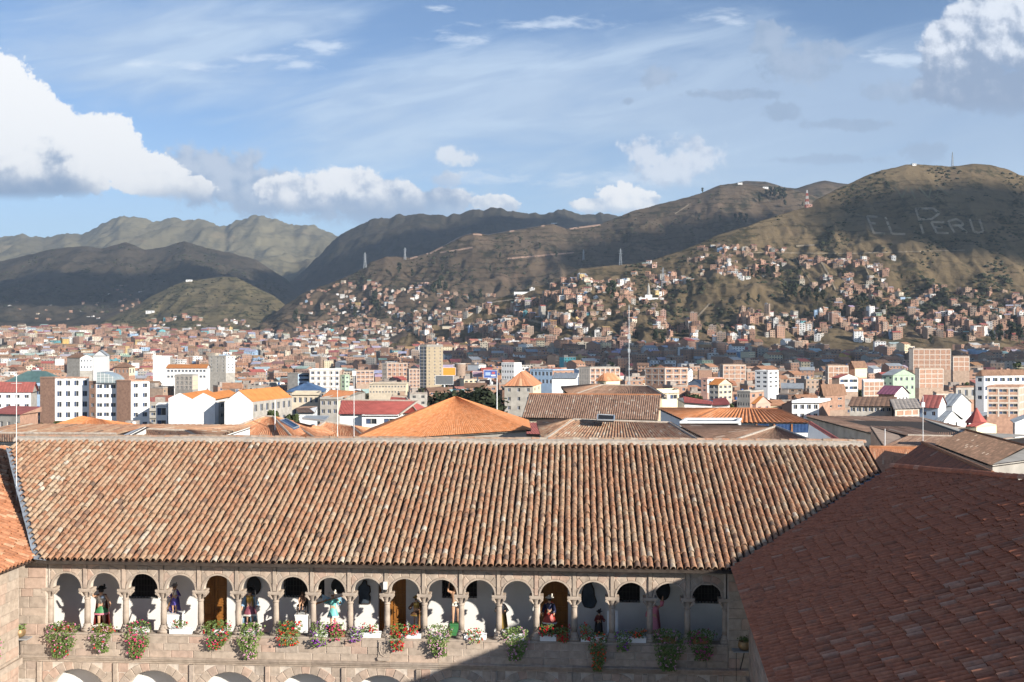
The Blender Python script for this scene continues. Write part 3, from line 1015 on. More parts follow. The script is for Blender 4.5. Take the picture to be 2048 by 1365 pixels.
# ------------------------------------------------------------------ barrel tiled roofs
def tile_proto(L=0.43, r0=0.111, r1=0.094, seg=6, th=0.018):
    """cover tile: lower (wide) end at y=0, upper end at y=L, bulging to +z"""
    vs, fs = [], []
    for y, r in ((0, r0), (L, r1)):
        for k in range(seg + 1):
            a = math.pi * k / seg
            vs.append((-r * math.cos(a), y, r * math.sin(a) * 1.08))
    n = seg + 1
    for k in range(seg):
        fs.append((k, k + 1, k + 1 + n, k + n))
    b = len(vs)
    for k in range(n):          # inner rim of the open lower end
        a = math.pi * k / seg
        vs.append((-(r0 - th) * math.cos(a), 0.0, (r0 - th) * math.sin(a) * 1.08))
    for k in range(n):
        a = math.pi * k / seg
        vs.append((-(r0 - th) * math.cos(a), 0.10, (r0 - th) * math.sin(a) * 1.08))
    for k in range(seg):
        fs.append((k + 1, k, b + k, b + k + 1))
        fs.append((b + k + 1, b + k, b + n + k, b + n + k + 1))
    return np.array(vs), fs


class Roof:
    """a plane of barrel tiles: origin O (on the eave), unit along e, unit up-slope plan direction m, slope tangent"""
    def __init__(self, O, e, m, tan):
        self.O, self.e, self.m = Vector(O), Vector(e).normalized(), Vector(m).normalized()
        self.tan = tan
        self.cs = 1 / math.sqrt(1 + tan * tan)
        self.up = (self.m + Vector((0, 0, tan))) * self.cs
        self.nz = self.e.cross(self.up)
        if self.nz.z < 0:
            self.nz = -self.nz

    def p(self, a, w, h=0.0):
        """a along the eave, w plan distance up the slope"""
        s = 0.05 * fbm(a * 0.22, w * 0.25, self.O.x, 2)
        return self.O + self.e * a + self.m * w + Vector((0, 0, self.tan * w)) + self.nz * (h + s)

    def hit(self, x, y):
        u, v = (x - CX) / F, -(y - CY) / F
        D = Vector((u, 1, v))
        n = self.nz
        lam = (self.O - Vector((0, 0, CAMZ))).dot(n) / D.dot(n)
        P = Vector((0, 0, CAMZ)) + D * lam - self.O
        return P.dot(self.e), P.dot(self.m)


def tile_roof(roof, parent, a0, a1, wmin, wmax, pitch, expo, mats, seed, group_jump=0.0, nparts=300, inv=None, frame_cut=True, fat=1.0):
    """rows of cover tiles over pan channels; the tiles that show largest become parts, the rest one field"""
    rnd = random.Random(seed)
    inv = inv or Matrix.Identity(4)
    P, fs = tile_proto()
    tiles = []
    n = int((a1 - a0) / pitch)
    off = 0.0
    pan = MB()
    for i in range(n + 1):
        a = a0 + i * pitch
        lo, hi = wmin(a), wmax(a)
        if hi - lo < 0.25:
            continue
        if group_jump and rnd.random() < 0.13:
            off = rnd.uniform(-group_jump, group_jump)
        elif group_jump:
            off += rnd.uniform(-0.035, 0.035)
        tint = rnd.gauss(0, 0.05)
        ph, amp = rnd.uniform(0, 6.28), rnd.uniform(0.005, 0.022)
        w = lo if lo < 0.03 else lo + 0.0
        first = True
        k = 0
        st = expo * roof.cs
        w = lo - (0.0 if lo < 0.03 else rnd.uniform(0, 0.12))
        w += (off % st if (group_jump and lo > -9 and not first) else 0)
        while w < hi - 0.10:
            aa = a + amp * math.sin(w * 1.1 + ph) + rnd.gauss(0, 0.008)
            r = rnd.random()
            col = rnd.gauss(0.52, 0.09 if group_jump else 0.15) + tint + 0.30 * fbm(aa * 0.35, w * 0.12, 4.1, 3)
            if r < 0.018:
                col = rnd.uniform(0.9, 1.0)
            elif r < 0.05:
                col = rnd.uniform(0.02, 0.14)
            elif r < 0.22:
                col = rnd.uniform(0.22, 0.36)
            tiles.append((aa, w, rnd.gauss(0, 0.022), rnd.gauss(0, 0.010), fat * (1 + rnd.gauss(0, 0.05)), min(1, max(0, col)), rnd.random()))
            w += st * (1 + rnd.gauss(0, 0.012 if group_jump else 0.05)) if not (group_jump and k == 0) else st * (0.3 + ((off / (2 * group_jump) + 0.5) % 1.0) * 0.72)
            k += 1
        # channel tile between this row and the next
        am = a + pitch / 2
        lo2, hi2 = wmin(am), wmax(am)
        if hi2 - lo2 > 0.2:
            q = 0
            ww = lo2
            while ww < hi2:
                w1 = min(ww + 0.9, hi2)
                ring = []
                for wv in (ww, w1):
                    for kk in range(5):
                        t = -1 + kk * 0.5
                        ring.append(inv @ roof.p(am + t * pitch * 0.46, wv, 0.035 - 0.10 * (1 - t * t)))
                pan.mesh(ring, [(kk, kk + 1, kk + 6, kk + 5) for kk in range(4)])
                ww = w1
    # order by how large they show
    def key(t):
        q = roof.p(t[0], t[1])
        if q.y < 1:
            return 1e9
        x, y = CX + q.x / q.y * F, CY + (CAMZ - q.z) / q.y * F
        inn = -10 < x < 2058 and y < 1375
        return q.y + (0 if inn else 1000)
    if frame_cut:
        keep = []
        for t in tiles:
            q = roof.p(t[0], t[1])
            x, y = CX + q.x / max(q.y, 1) * F, CY + (CAMZ - q.z) / max(q.y, 1) * F
            if -330 < x < 2380 and y < 1800:
                keep.append(t)
        tiles = keep
    tiles.sort(key=key)
    big, rest = tiles[:nparts], tiles[nparts:]
    mm, ms = mats
    tilt = 0.055
    protos = []
    for v in range(4):
        mb = MB()
        rr = random.Random(v)
        Pv = P.copy()
        Pv[:, 0] *= 1 + rr.gauss(0, 0.04)
        mb.mesh([tuple(p) for p in Pv], fs)
        protos.append(mb.data('roof_tile', mm, False))
    def basis(t):
        aa, w, rot, dh, sc, col, q = t
        e = roof.e * math.cos(rot) + roof.up * math.sin(rot)
        u = -roof.e * math.sin(rot) + roof.up * math.cos(rot)
        nz = roof.nz
        u2 = u * math.cos(tilt) - nz * math.sin(tilt)
        n2 = nz * math.cos(tilt) + u * math.sin(tilt)
        o = roof.p(aa, w, 0.055 + dh)
        # tiles keep a right-handed frame
        if e.cross(u2).dot(n2) < 0:
            e = -e
        return o, e * sc, u2, n2 * sc
    for j, t in enumerate(big):
        o, e, u, nz = basis(t)
        M = Matrix(((e.x, u.x, nz.x, o.x), (e.y, u.y, nz.y, o.y), (e.z, u.z, nz.z, o.z), (0, 0, 0, 1)))
        ob = link('roof_tile', protos[j % 4], parent)
        ob.matrix_local = inv @ M
    if rest:
        V, FF, CC = [], [], []
        nv = len(P)
        for j, t in enumerate(rest):
            o, e, u, nz = basis(t)
            A = np.array([e, u, nz])
            V.append(P @ A + np.array(o))
        V = np.concatenate(V)
        Vi = np.array(inv)
        V = V @ Vi[:3, :3].T + Vi[:3, 3]
        mb = MB()
        mb.v = [tuple(p) for p in V]
        for j, t in enumerate(rest):
            b = j * nv
            for f in fs:
                mb.f.append(tuple(b + i for i in f))
                mb.mi.append(0)
                mb.c.append((t[5], t[5], t[5]))
        ob = mb.build('roof_tile_field', ms, parent)
        ob['kind'] = 'stuff'
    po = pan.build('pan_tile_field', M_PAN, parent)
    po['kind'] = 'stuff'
    return len(tiles)


def main_roof():
    inv = (Matrix.Translation((0, OY, 0)) @ Matrix.Rotation(-TH, 4, 'Z')).inverted()
    y_e, z_e, y_r, z_r = -0.65, 8.06, 8.85, 12.03
    tan = (z_r - z_e) / (y_r - y_e)
    O = Vector((0, OY, 0)) + NV * y_e + Vector((0, 0, z_e))
    rf = Roof(O, TV, NV, tan)
    sl0, sr0 = LF(80, 1121, y_e)[0], LF(1466, 1143, y_e)[0]
    al, wl = rf.hit(22, 897)
    ar, wr = rf.hit(1756, 949)
    wR = y_r - y_e
    def wmin(a):
        w = 0.0
        if a < sl0:
            w = (a - sl0) / (al - sl0) * wl
        if a > sr0:
            w = (a - sr0) / (ar - sr0) * wr
        return w
    roof = MB()
    # boarded deck and rear slope
    a_l, a_r = al - (wR - wl) * 0.1, ar
    q = [inv @ rf.p(a, w, -0.06) for a, w in ((sl0, 0.02), (sr0, 0.02), (ar, wr), (a_r, wR), (a_l, wR), (al, wl))]
    roof.face(q)
    q2 = [p.copy() for p in q]
    for p in q2:
        p.z -= 0.10
    roof.face(q2[::-1])
    for k in range(6):
        roof.face([q[k], q2[k], q2[(k + 1) % 6], q[(k + 1) % 6]])
    zr = q[3].z
    roof.face([q[4], q[3], (q[3].x, q[3].y + 9, zr - 3.9), (q[4].x, q[4].y + 9, zr - 3.9)])
    ro = roof.build('roof', M_WOODD, wing)
    nt = tile_roof(rf, ro, a_l + 0.15, a_r - 0.05, wmin, lambda a: wR - 0.12, 0.274, 0.335, (M_TILE, M_TILE_S), 7, inv=inv)
    # ridge: mortar bed and capping tiles
    mb = MB()
    n = 60
    prof = [(-0.40, -0.12), (-0.30, 0.06), (-0.12, 0.13), (0.12, 0.13), (0.30, 0.0), (0.4, -0.2)]
    rings = []
    for k in range(n + 1):
        a = lerp(a_l - 0.1, a_r + 0.02, k / n)
        c = inv @ rf.p(a, wR)
        rings.append([(c.x, c.y + p[0], c.z + p[1] + 0.05 + 0.02 * fbm(a * 2.3, p[0], 1)) for p in prof])
    for k in range(n):
        for j in range(5):
            mb.face([rings[k][j], rings[k + 1][j], rings[k + 1][j + 1], rings[k][j + 1]])
    mb.build('ridge_mortar', M_MORTAR, ro)
    L = 0.40
    P, fs = tile_proto(0.44, 0.15, 0.135, 6, 0.02)
    m2 = MB()
    m2.mesh([tuple(p) for p in P], fs)
    rm = mat('ridge_tile', rough=0.9, ramp=[(0, (0.30, 0.19, 0.13)), (0.5, (0.37, 0.26, 0.18)), (0.8, (0.40, 0.20, 0.12)), (1, (0.44, 0.37, 0.29))], var=0.2, scale=6, dirt=((0.38, 0.34, 0.29), 5, 0.45, 0.7, 0.6), bump=0.3)
    pm = m2.data('ridge_tile', rm)
    a = a_l
    while a < a_r - 0.2:
        c = inv @ rf.p(a, wR, 0.0)
        o = link('ridge_tile', pm, ro)
        o.location = (c.x, c.y + R3.gauss(0, 0.01), c.z + 0.10 + R3.gauss(0, 0.006))
        o.rotation_euler = (R3.gauss(0, 0.03), -0.03, -math.pi / 2 + R3.gauss(0, 0.02))
        a += L
    # valley flashings
    for pts, wd in (((sl0, 0.0, al, wl), 0.26), ((sr0, 0.0, ar, wr), 0.16)):
        mb = MB()
        st = 24
        for k in range(st):
            q = []
            for f, sd in ((k / st, -1), ((k + 1) / st, -1), ((k + 1) / st, 1), (k / st, 1)):
                jit = 0.05 * fbm(f * 30, sd * 3.0, 2)
                a_, w_ = lerp(pts[0], pts[2], f), lerp(pts[1], pts[3], f)
                q.append(inv @ rf.p(a_ + sd * (wd + jit), w_, 0.03 + 0.03 * sd * (1 if pts[0] > 0 else -1)))
            mb.face(q)
        mb.build('valley_flashing', M_LEAD, ro)
    # eave beam, soffit rafters
    mb = MB()
    mb.box(sl0 - 0.3, -0.10, 8.12, sr0 + 0.3, 0.25, 8.34)
    mb.box(sl0 - 0.2, y_e + 0.03, z_e - 0.14, sr0 + 0.2, y_e + 0.07, z_e - 0.01)
    mb.build('eave_beam', M_WOODD, ro)
    # walls that carry the rear of the roof
    mb = MB()
    mb.box(S_L, 8.6, 0, S_R + 4, 9.1, 11.2)
    mb.build('rear_wall', M_PLASTER, wing)
    return rf


cloister_front()
make_columns()
gallery()
RF = main_roof()


# ------------------------------------------------------------------ the neighbouring wings
def side_wing(name, label, O, e, m, tan, a_rng, wmin, wmax, mats, seed, wall_in, jump, expo, nparts=300, wall_run=24, wmx=14):
    t = thing(name, label, 'building', (O[0], O[1], 0))
    inv = Matrix.Translation((O[0], O[1], 0)).inverted()
    rf = Roof(O, e, m, tan)
    mb = MB()
    st = 20
    top = []
    for k in range(st):
        aa, ab = lerp(a_rng[0], a_rng[1], k / st), lerp(a_rng[0], a_rng[1], (k + 1) / st)
        q = [inv @ rf.p(a_, w_, -0.07) for a_, w_ in ((aa, wmin(aa)), (ab, wmin(ab)), (ab, wmax(ab)), (aa, wmax(aa)))]
        mb.face(q)
        # far side of the ridge falls away
        mb.face([q[3], q[2], q[2] + rf.m * 7 - Vector((0, 0, 2.8)), q[3] + rf.m * 7 - Vector((0, 0, 2.8))])
    ro = mb.build('roof', M_WOODD, t)
    tile_roof(rf, ro, a_rng[0], a_rng[1], wmin, wmax, 0.268, expo, mats, seed, jump, nparts, inv=inv, fat=1.1)
    # wall under the eave
    mw = MB()
    w0 = wall_in
    z = O[2] - 0.1 + tan * wall_in
    p0 = rf.e * 0.15 + rf.m * w0
    p1 = rf.e * wall_run + rf.m * w0
    p2, p3 = p1 + rf.m * 0.6, p0 + rf.m * 0.6
    mw.hprism([(p.x, p.y) for p in ((p0, p1, p2, p3) if (p1 - p0).cross(p3 - p0).z > 0 else (p3, p2, p1, p0))], 0, z - 0.12)
    wo = mw.build('wall', M_JOINT, t)
    # dressed stones on the wall face
    rr = random.Random(seed + 5)
    zz = 2.6
    while zz < z - 0.3:
        h = rr.choice((0.34, 0.40, 0.45))
        x = 0.2
        while x < 9:
            w = rr.uniform(0.5, 1.0)
            b = MB()
            dy = rr.uniform(-0.01, 0.01)
            c0 = rf.e * (x + 0.006) + rf.m * (w0 - 0.025 + dy)
            c1 = rf.e * (x + w - 0.006) + rf.m * (w0 - 0.025 + dy)
            d0, d1 = c0 + rf.m * 0.05, c1 + rf.m * 0.05
            loop = [(p.x, p.y) for p in (c0, c1, d1, d0)]
            if (c1 - c0).cross(d0 - c0).z < 0:
                loop = loop[::-1]
            b.hprism(loop, zz + 0.006, zz + h - 0.006)
            b.build('stone', M_STONE, t)
            x += w
        zz += h
    mb = MB()
    q0, q1 = rf.e * 0.1 + rf.m * (w0 - 0.14), rf.e * wall_run + rf.m * (w0 - 0.14)
    loop = [(p.x, p.y) for p in (q0, q1, q1 + rf.m * 0.2, q0 + rf.m * 0.2)]
    if (q1 - q0).cross(rf.m).z < 0:
        loop = loop[::-1]
    mb.hprism(loop, Z_STR0 - 0.08, Z_STR1)
    mb.build('string_course', M_STONE1, t)
    return t, rf, ro, inv


# wing whose red roof fills the corner and lies turned from the low sun
OA = W(1464, 1143, 38.7)
tR, rfR, roR, invR = side_wing('convent_wing', 'convent wing with a broad dull red tile roof lying in shade', OA, Vector((-0.143, -0.99, 0)), Vector((0.99, -0.143, 0)), 0.40, (-7.75, 24.0),
                               lambda a: 0.0 if a >= 0 else 7.8 * (-a / 7.85), lambda a: 9.5 + 0.2165 * a, (M_TILER, M_TILER_S), 11, 0.65, 0.30, 0.43)
mb = MB()
P_, fs_ = tile_proto(0.50, 0.17, 0.15, 6, 0.02)
mb.mesh([tuple(p) for p in P_], fs_)
pm_ = mb.data('ridge_tile', M_TILER)
a_ = -7.9
d_ = Vector((0, 0, 0))
while a_ < 6:
    p0, p1 = rfR.p(a_, 9.5 + 0.2165 * a_, 0.1), rfR.p(a_ + 0.45, 9.5 + 0.2165 * (a_ + 0.45), 0.1)
    u = (p1 - p0).normalized()
    e = u.cross(Vector((0, 0, 1))).normalized()
    n = e.cross(u)
    o = link('ridge_tile', pm_, roR)
    o.matrix_local = invR @ Matrix(((e.x, u.x, n.x, p0.x), (e.y, u.y, n.y, p0.y), (e.z, u.z, n.z, p0.z), (0, 0, 0, 1)))
    a_ += 0.45

OL = W(72, 1119, 40.9)
eL = Vector((-0.06, -0.998, 0))
mL = Vector((-0.998, 0.06, 0))
_r = Roof(OL, eL, mL, 0.40)
alv, wlv = _r.hit(20, 896)
tL, rfL, roL, invL = side_wing('convent_wing', 'convent wing with a sunlit orange tile roof meeting the slate grey valley', OL, eL, mL, 0.40, (alv, 7.0),
                               lambda a: 0.0 if a >= 0 else wlv * (a / alv), lambda a: wlv + 0.1, (M_TILEO, M_TILEO_S), 12, 0.65, 0.30, 0.42)
# ================================================================== TOWN
R4 = random.Random(44)
UP = Vector((0, 0, 1))
PAL = {
    'brick': mat('red_brick', (0.385, 0.232, 0.165), 0.95, 0.22, 1.2, 0.2, 14, rnd=0.10, dirt=((0.25, 0.17, 0.13), 0.5, 0.5, 0.8, 0.5)),
    'adobe': mat('adobe', (0.35, 0.255, 0.195), 0.95, 0.2, 0.8, 0.2, 10, rnd=0.12),
    'white': M_WHITE,
    'cream': mat('cream_paint', (0.66, 0.57, 0.40), 0.85, 0.1, 0.6, 0.1, rnd=0.08),
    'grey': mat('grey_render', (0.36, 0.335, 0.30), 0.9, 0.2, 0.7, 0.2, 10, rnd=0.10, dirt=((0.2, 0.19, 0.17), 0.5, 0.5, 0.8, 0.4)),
    'blue': mat('pale_blue_paint', (0.36, 0.48, 0.62), 0.85, 0.1, 0.6, 0.1),
    'teal': mat('teal_paint', (0.10, 0.40, 0.44), 0.8, 0.1, 0.6, 0.1),
    'yellow': mat('ochre_paint', (0.60, 0.40, 0.13), 0.85, 0.12, 0.6, 0.1),
    'green': mat('pale_green_paint', (0.38, 0.48, 0.36), 0.85, 0.12, 0.6, 0.1),
    'pink': mat('salmon_paint', (0.58, 0.34, 0.27), 0.85, 0.12, 0.6, 0.1),
    'tan': mat('tan_render', (0.42, 0.34, 0.235), 0.9, 0.12, 0.6, 0.15),
    'beige': mat('beige_render', (0.55, 0.47, 0.36), 0.9, 0.12, 0.6, 0.15),
}
M_CONC = mat('concrete_frame', (0.52, 0.46, 0.40), 0.9, 0.15, 1.5, 0.2)
M_SLAB = mat('roof_slab', (0.33, 0.285, 0.25), 0.95, 0.25, 0.8, 0.2)
M_REDM = mat('red_metal_roof', (0.40, 0.105, 0.085), 0.7, 0.2, 0.6, 0.05)
M_MARM = mat('faded_red_roof', (0.37, 0.115, 0.095), 0.75, 0.2, 0.6, 0.05)
M_ORM = mat('orange_roof', (0.56, 0.215, 0.065), 0.8, 0.15, 0.5, 0.1, stretch=(1, 1, 1))
M_ORD = mat('dull_clay_roof', (0.40, 0.205, 0.12), 0.9, 0.25, 0.8, 0.1)
M_BROWNR = mat('brown_roof', (0.23, 0.135, 0.09), 0.9, 0.25, 0.8, 0.15)
M_GREYM = mat('grey_metal_roof', (0.30, 0.32, 0.34), 0.6, 0.2, 0.5, 0.05)
M_GREENM = mat('green_glass_roof', (0.10, 0.17, 0.16), 0.35, 0.2, 0.5, 0.0)
M_BLUEM = mat('blue_roof', (0.08, 0.14, 0.25), 0.5, 0.2, 0.5, 0.0)
M_FRAME = mat('window_frame', (0.5, 0.48, 0.45), 0.7, 0.1, 2, 0.0)
M_CURT = mat('curtain', (0.055, 0.085, 0.16), 0.9, 0.3, 2, 0.0)
TILE_BROWN = [(0.0, (0.17, 0.105, 0.07)), (0.4, (0.28, 0.165, 0.11)), (0.75, (0.34, 0.215, 0.15)), (1.0, (0.44, 0.35, 0.27))]
M_TILEB_S = mat('brown_tile_field', rough=0.92, ramp=TILE_BROWN, col_attr=True, var=0.2, scale=3, bump=0.1)
M_TILET_S = mat('tan_tile_field', rough=0.92, ramp=TILE_RAMP, col_attr=True, var=0.2, scale=3, bump=0.1)
M_TILEOR_S = mat('orange_row_field', rough=0.9, ramp=[(0.0, (0.44, 0.165, 0.065)), (0.5, (0.56, 0.215, 0.085)), (1.0, (0.60, 0.28, 0.14))], col_attr=True, var=0.15, scale=3, bump=0.1)
placed = []       # screen boxes of buildings already placed: x0, x1, ytop, ybase, distance


def wall_face(mb, P, ex, w, h, n, cols=0, rows=0, wf=0.5, hf=0.45, mi=0, lift=0.0, x_in=0.0):
    """a wall panel with real openings; returns the window rectangles"""
    xs, zs = [0.0, w], [0.0, h]
    wins = []
    if cols and rows:
        cw, rh = (w - 2 * x_in) / cols, (h - lift) / rows
        for r in range(rows):
            for c in range(cols):
                x0 = x_in + cw * (c + 0.5 - wf / 2)
                z0 = lift + rh * (r + 0.5 - hf / 2 + 0.04)
                wins.append((x0, z0, cw * wf, rh * hf))
        xs += [q for c in range(cols) for q in (x_in + cw * (c + 0.5 - wf / 2), x_in + cw * (c + 0.5 + wf / 2))]
        zs += [q for r in range(rows) for q in (lift + rh * (r + 0.54 - hf / 2), lift + rh * (r + 0.54 + hf / 2))]
    xs, zs = sorted(set(xs)), sorted(set(zs))
    def pt(x, z, dd=0.0):
        return P + ex * x + UP * z - n * dd
    for i in range(len(xs) - 1):
        for j in range(len(zs) - 1):
            if cols and i % 2 == 1 and j % 2 == 1:
                a, b, c, d = xs[i], xs[i + 1], zs[j], zs[j + 1]
                D = 0.22
                for q in (((a, c), (b, c)), ((b, c), (b, d)), ((b, d), (a, d)), ((a, d), (a, c))):
                    mb.face([pt(*q[0]), pt(*q[1]), pt(*q[1], D), pt(*q[0], D)], mi)
                continue
            mb.face([pt(xs[i], zs[j]), pt(xs[i + 1], zs[j]), pt(xs[i + 1], zs[j + 1]), pt(xs[i], zs[j + 1])], mi)
    return wins


def window_mesh(w, h, style=0):
    mb = MB()
    mb.face([(0, 0.20, 0), (w, 0.20, 0), (w, 0.20, h), (0, 0.20, h)], 0)
    t = min(0.07, w * 0.08)
    for a in ((0, 0, w, t), (0, h - t, w, h), (0, t, t, h - t), (w - t, t, w, h - t), (w / 2 - t / 2, t, w / 2 + t / 2, h - t)):
        mb.box(a[0], 0.12, a[1], a[2], 0.19, a[3], 1)
    if style == 1:
        mb.box(w * 0.05, 0.193, t, w * 0.42, 0.198, h - t, 2)
    return mb.data('window', [M_GLASS, M_FRAME, M_CURT])


_wm = {}


def windows(parent, P, ex, n, wins, style=0):
    for (x0, z0, w, h) in wins:
        k = (round(w, 2), round(h, 2), style)
        if k not in _wm:
            _wm[k] = window_mesh(w, h, style)
        o = link('window', _wm[k], parent)
        q = P + ex * x0 + UP * z0
        o.matrix_local = Matrix(((ex.x, -n.x, 0, q.x), (ex.y, -n.y, 0, q.y), (0, 0, 1, q.z), (0, 0, 0, 1)))


def rows_quad(mb, p0, p1, p2, p3, n, segs=8, amp=None, mean=0.55, sd=0.16, tint=0.0):
    """a pitched face of n rolls running from eave p0-p1 up to ridge p3-p2"""
    p0, p1, p2, p3 = map(Vector, (p0, p1, p2, p3))
    nn = (p1 - p0).cross(p3 - p0)
    if nn.length < 1e-6:
        nn = (p1 - p0).cross(p2 - p0)
    nn.normalize()
    if nn.z < 0:
        nn = -nn
    pitch = (p1 - p0).length / n
    amp = pitch * 0.30 if amp is None else amp
    K = 4
    sh = [0.0, 0.72, 1.0, 0.72]
    grid = []
    for j in range(segs + 1):
        v = j / segs
        L, Rr = p0.lerp(p3, v), p1.lerp(p2, v)
        row = [L.lerp(Rr, i / (n * K)) + nn * (amp * sh[i % K] * (1 if v < 1 else 0.6)) for i in range(n * K + 1)]
        grid.append(row)
    b = len(mb.v)
    m = n * K + 1
    for r in grid:
        mb.v.extend([tuple(p) for p in r])
    for i in range(n):
        rt = R4.gauss(0, 0.05)
        for j in range(segs):
            c = min(1, max(0, R4.gauss(mean, sd) + rt + tint))
            if R4.random() < 0.05:
                c = R4.choice((0.98, 0.05))
            for k in range(K):
                q = i * K + k
                mb.f.append((b + j * m + q, b + j * m + q + 1, b + (j + 1) * m + q + 1, b + (j + 1) * m + q))
                mb.mi.append(0)
                cc = c * (0.25 if k in (3,) and False else 1)
                mb.c.append((cc, cc, cc))


def block(name, label, xa, xb, xc, yt, yb, d, dl, dr, wl, wr=None, winl=None, winr=None, roof='flat', rm=None, par=0.45, cat='building', style=1, band=None, frame=False,
          group=None, rise=None, axis=0, ground=True, over=0.7):
    wr = wr or wl
    if xb - xa > 6 and xc - xb > 6:
        dl = min(dl, 0.5 * (xb - xa) / F * d)
    pt, pbase = W(xb, yt, d), W(xb, yb, d)
    zt, zb = pt.z, pbase.z
    a, b, c = W(xa, 0, d + dl), W(xb, 0, d), W(xc, 0, d + dr)
    A, B, C = (Vector((p.x, p.y, 0)) for p in (a, b, c))
    Dp = A + C - B
    base = (A + B + C + Dp) / 4
    t = thing(name, label, cat, (base.x, base.y, zb), 0, group)
    off = Vector((base.x, base.y, zb))
    h = zt - zb
    placed.append((min(xa, xb), max(xb, xc), yt, yb, d, label))
    mb = MB()
    jobs = []
    if ground:
        zlow = min(-0.5, min(ground_at(p.x, p.y) for p in (A, B, C)) - 1 - zb)
        if zlow < -0.05:
            mb.hprism([(p.x - off.x, p.y - off.y) for p in (A, B, C, Dp)] if (B - A).cross(C - B).z > 0 else [(p.x - off.x, p.y - off.y) for p in (Dp, C, B, A)], zlow, 0.0)
    for (p, q, win, mi) in ((A, B, winl, 0), (B, C, winr, 1), (C, Dp, None, 0), (Dp, A, None, 1)):
        ex = (q - p)
        w = ex.length
        if w < 0.01:
            continue
        ex /= w
        n = Vector((ex.y, -ex.x, 0))
        P = p - Vector((off.x, off.y, 0))
        ws = wall_face(mb, P, ex, w, h, n, *(win[:4] if win else (0, 0)), mi=mi, lift=(win[4] if win and len(win) > 4 else 0.0))
        if win:
            jobs.append((P, ex, n, ws))
            if band:
                for r in range(win[1] + 1):
                    z = h * r / win[1]
                    bmb.append((P, ex, n, w, z))
    wo = mb.build('wall', [PAL[wl], PAL[wr]], t)
    for (P, ex, n, ws) in jobs:
        windows(t, P, ex, n, ws, style)
    loc = [p - Vector((off.x, off.y, 0)) for p in (A, B, C, Dp)]
    if frame:
        fm = MB()
        for (i, j) in ((0, 1), (1, 2)):
            p, q = loc[i], loc[j]
            ex = q - p
            w = ex.length
            ex /= w
            n = Vector((ex.y, -ex.x, 0))
            M = Matrix(((ex.x, n.x, 0, p.x), (ex.y, n.y, 0, p.y), (0, 0, 1, 0), (0, 0, 0, 1)))
            nr, nc = frame if isinstance(frame, tuple) else (max(2, round(h / 3)), max(2, round(w / 4)))
            for r in range(1, nr + 1):
                fm.box(0, 0.0, h * r / nr - 0.42, w, 0.06, h * r / nr - 0.02, M=M)
            for k in range(nc + 1):
                x = min(w - 0.38, w * k / nc)
                fm.box(x, 0.005, 0, x + 0.38, 0.055, h - 0.42, M=M)
        fm.build('concrete_frame', M_CONC, t)
    rb = MB()
    rm = rm or M_SLAB
    if roof == 'flat':
        rb.hprism([(p.x, p.y) for p in (loc if (loc[1] - loc[0]).cross(loc[2] - loc[1]).z > 0 else loc[::-1])], h - 0.25, h - 0.05)
        rb.build('roof', rm, t)
        pb_ = MB()
        for i in range(4):
            p, q = loc[i], loc[(i + 1) % 4]
            ex = q - p
            w = ex.length
            if w < 0.1:
                continue
            ex /= w
            n = Vector((ex.y, -ex.x, 0))
            M = Matrix(((ex.x, -n.x, 0, p.x), (ex.y, -n.y, 0, p.y), (0, 0, 1, 0), (0, 0, 0, 1)))
            pb_.box(-0.03 if i % 2 == 0 else 0.2, -0.03 - 0.002 * i, h - 0.05, w + (0.03 if i % 2 == 0 else -0.2), 0.2, h + par, M=M)
        pb_.build('parapet', PAL[wl], t)
    else:
        ctr = sum(loc, Vector()) / 4
        o = [p + (p - ctr).normalized() * over for p in loc]
        e = [Vector((p.x, p.y, h - 0.05)) for p in o]
        w1, w2 = (e[1] - e[0]).length, (e[2] - e[1]).length
        R_ = rise or 0.22 * min(w1, w2)
        up = UP * R_
        tiled = rm in (M_TILEB_S, M_TILET_S, M_TILEOR_S)
        def face(p0, p1, p2, p3):
            if tiled:
                rows_quad(rb, p0, p1, p2, p3, max(4, int((Vector(p1) - Vector(p0)).length / 0.55)), 6)
            else:
                rows_quad(rb, p0, p1, p2, p3, max(3, int((Vector(p1) - Vector(p0)).length / 0.9)), 2, amp=0.05)
        if roof == 'shed':
            i = axis
            f = [e[i], e[(i + 1) % 4], e[(i + 2) % 4] + up, e[(i + 3) % 4] + up]
            face(*f)
            wl_ = MB()
            for q in ((e[(i + 1) % 4], e[(i + 2) % 4], f[2]), (e[(i + 3) % 4], e[i], f[3])):
                wl_.face(q)
            wl_.face([e[(i + 2) % 4], e[(i + 3) % 4], f[3], f[2]])
            wl_.build('gable', PAL[wr], t)
        elif roof == 'gable':
            # axis 0: ridge runs along A-B; axis 1: ridge runs along B-C
            i = axis
            m1, m2 = (e[(i + 1) % 4] + e[(i + 2) % 4]) / 2 + up, (e[(i + 3) % 4] + e[i]) / 2 + up
            face(e[i], e[(i + 1) % 4], m1, m2)
            face(e[(i + 2) % 4], e[(i + 3) % 4], m2, m1)
            ii = [Vector((p.x, p.y, h - 0.02)) for p in loc]
            g1, g2 = (ii[(i + 1) % 4] + ii[(i + 2) % 4]) / 2 + up * 0.92, (ii[(i + 3) % 4] + ii[i]) / 2 + up * 0.92
            gm = MB()
            gm.face([ii[(i + 1) % 4], ii[(i + 2) % 4], g1])
            gm.face([ii[(i + 3) % 4], ii[i], g2])
            gm.build('gable', PAL[wr if i == 0 else wl], t)
        elif roof == 'hip':
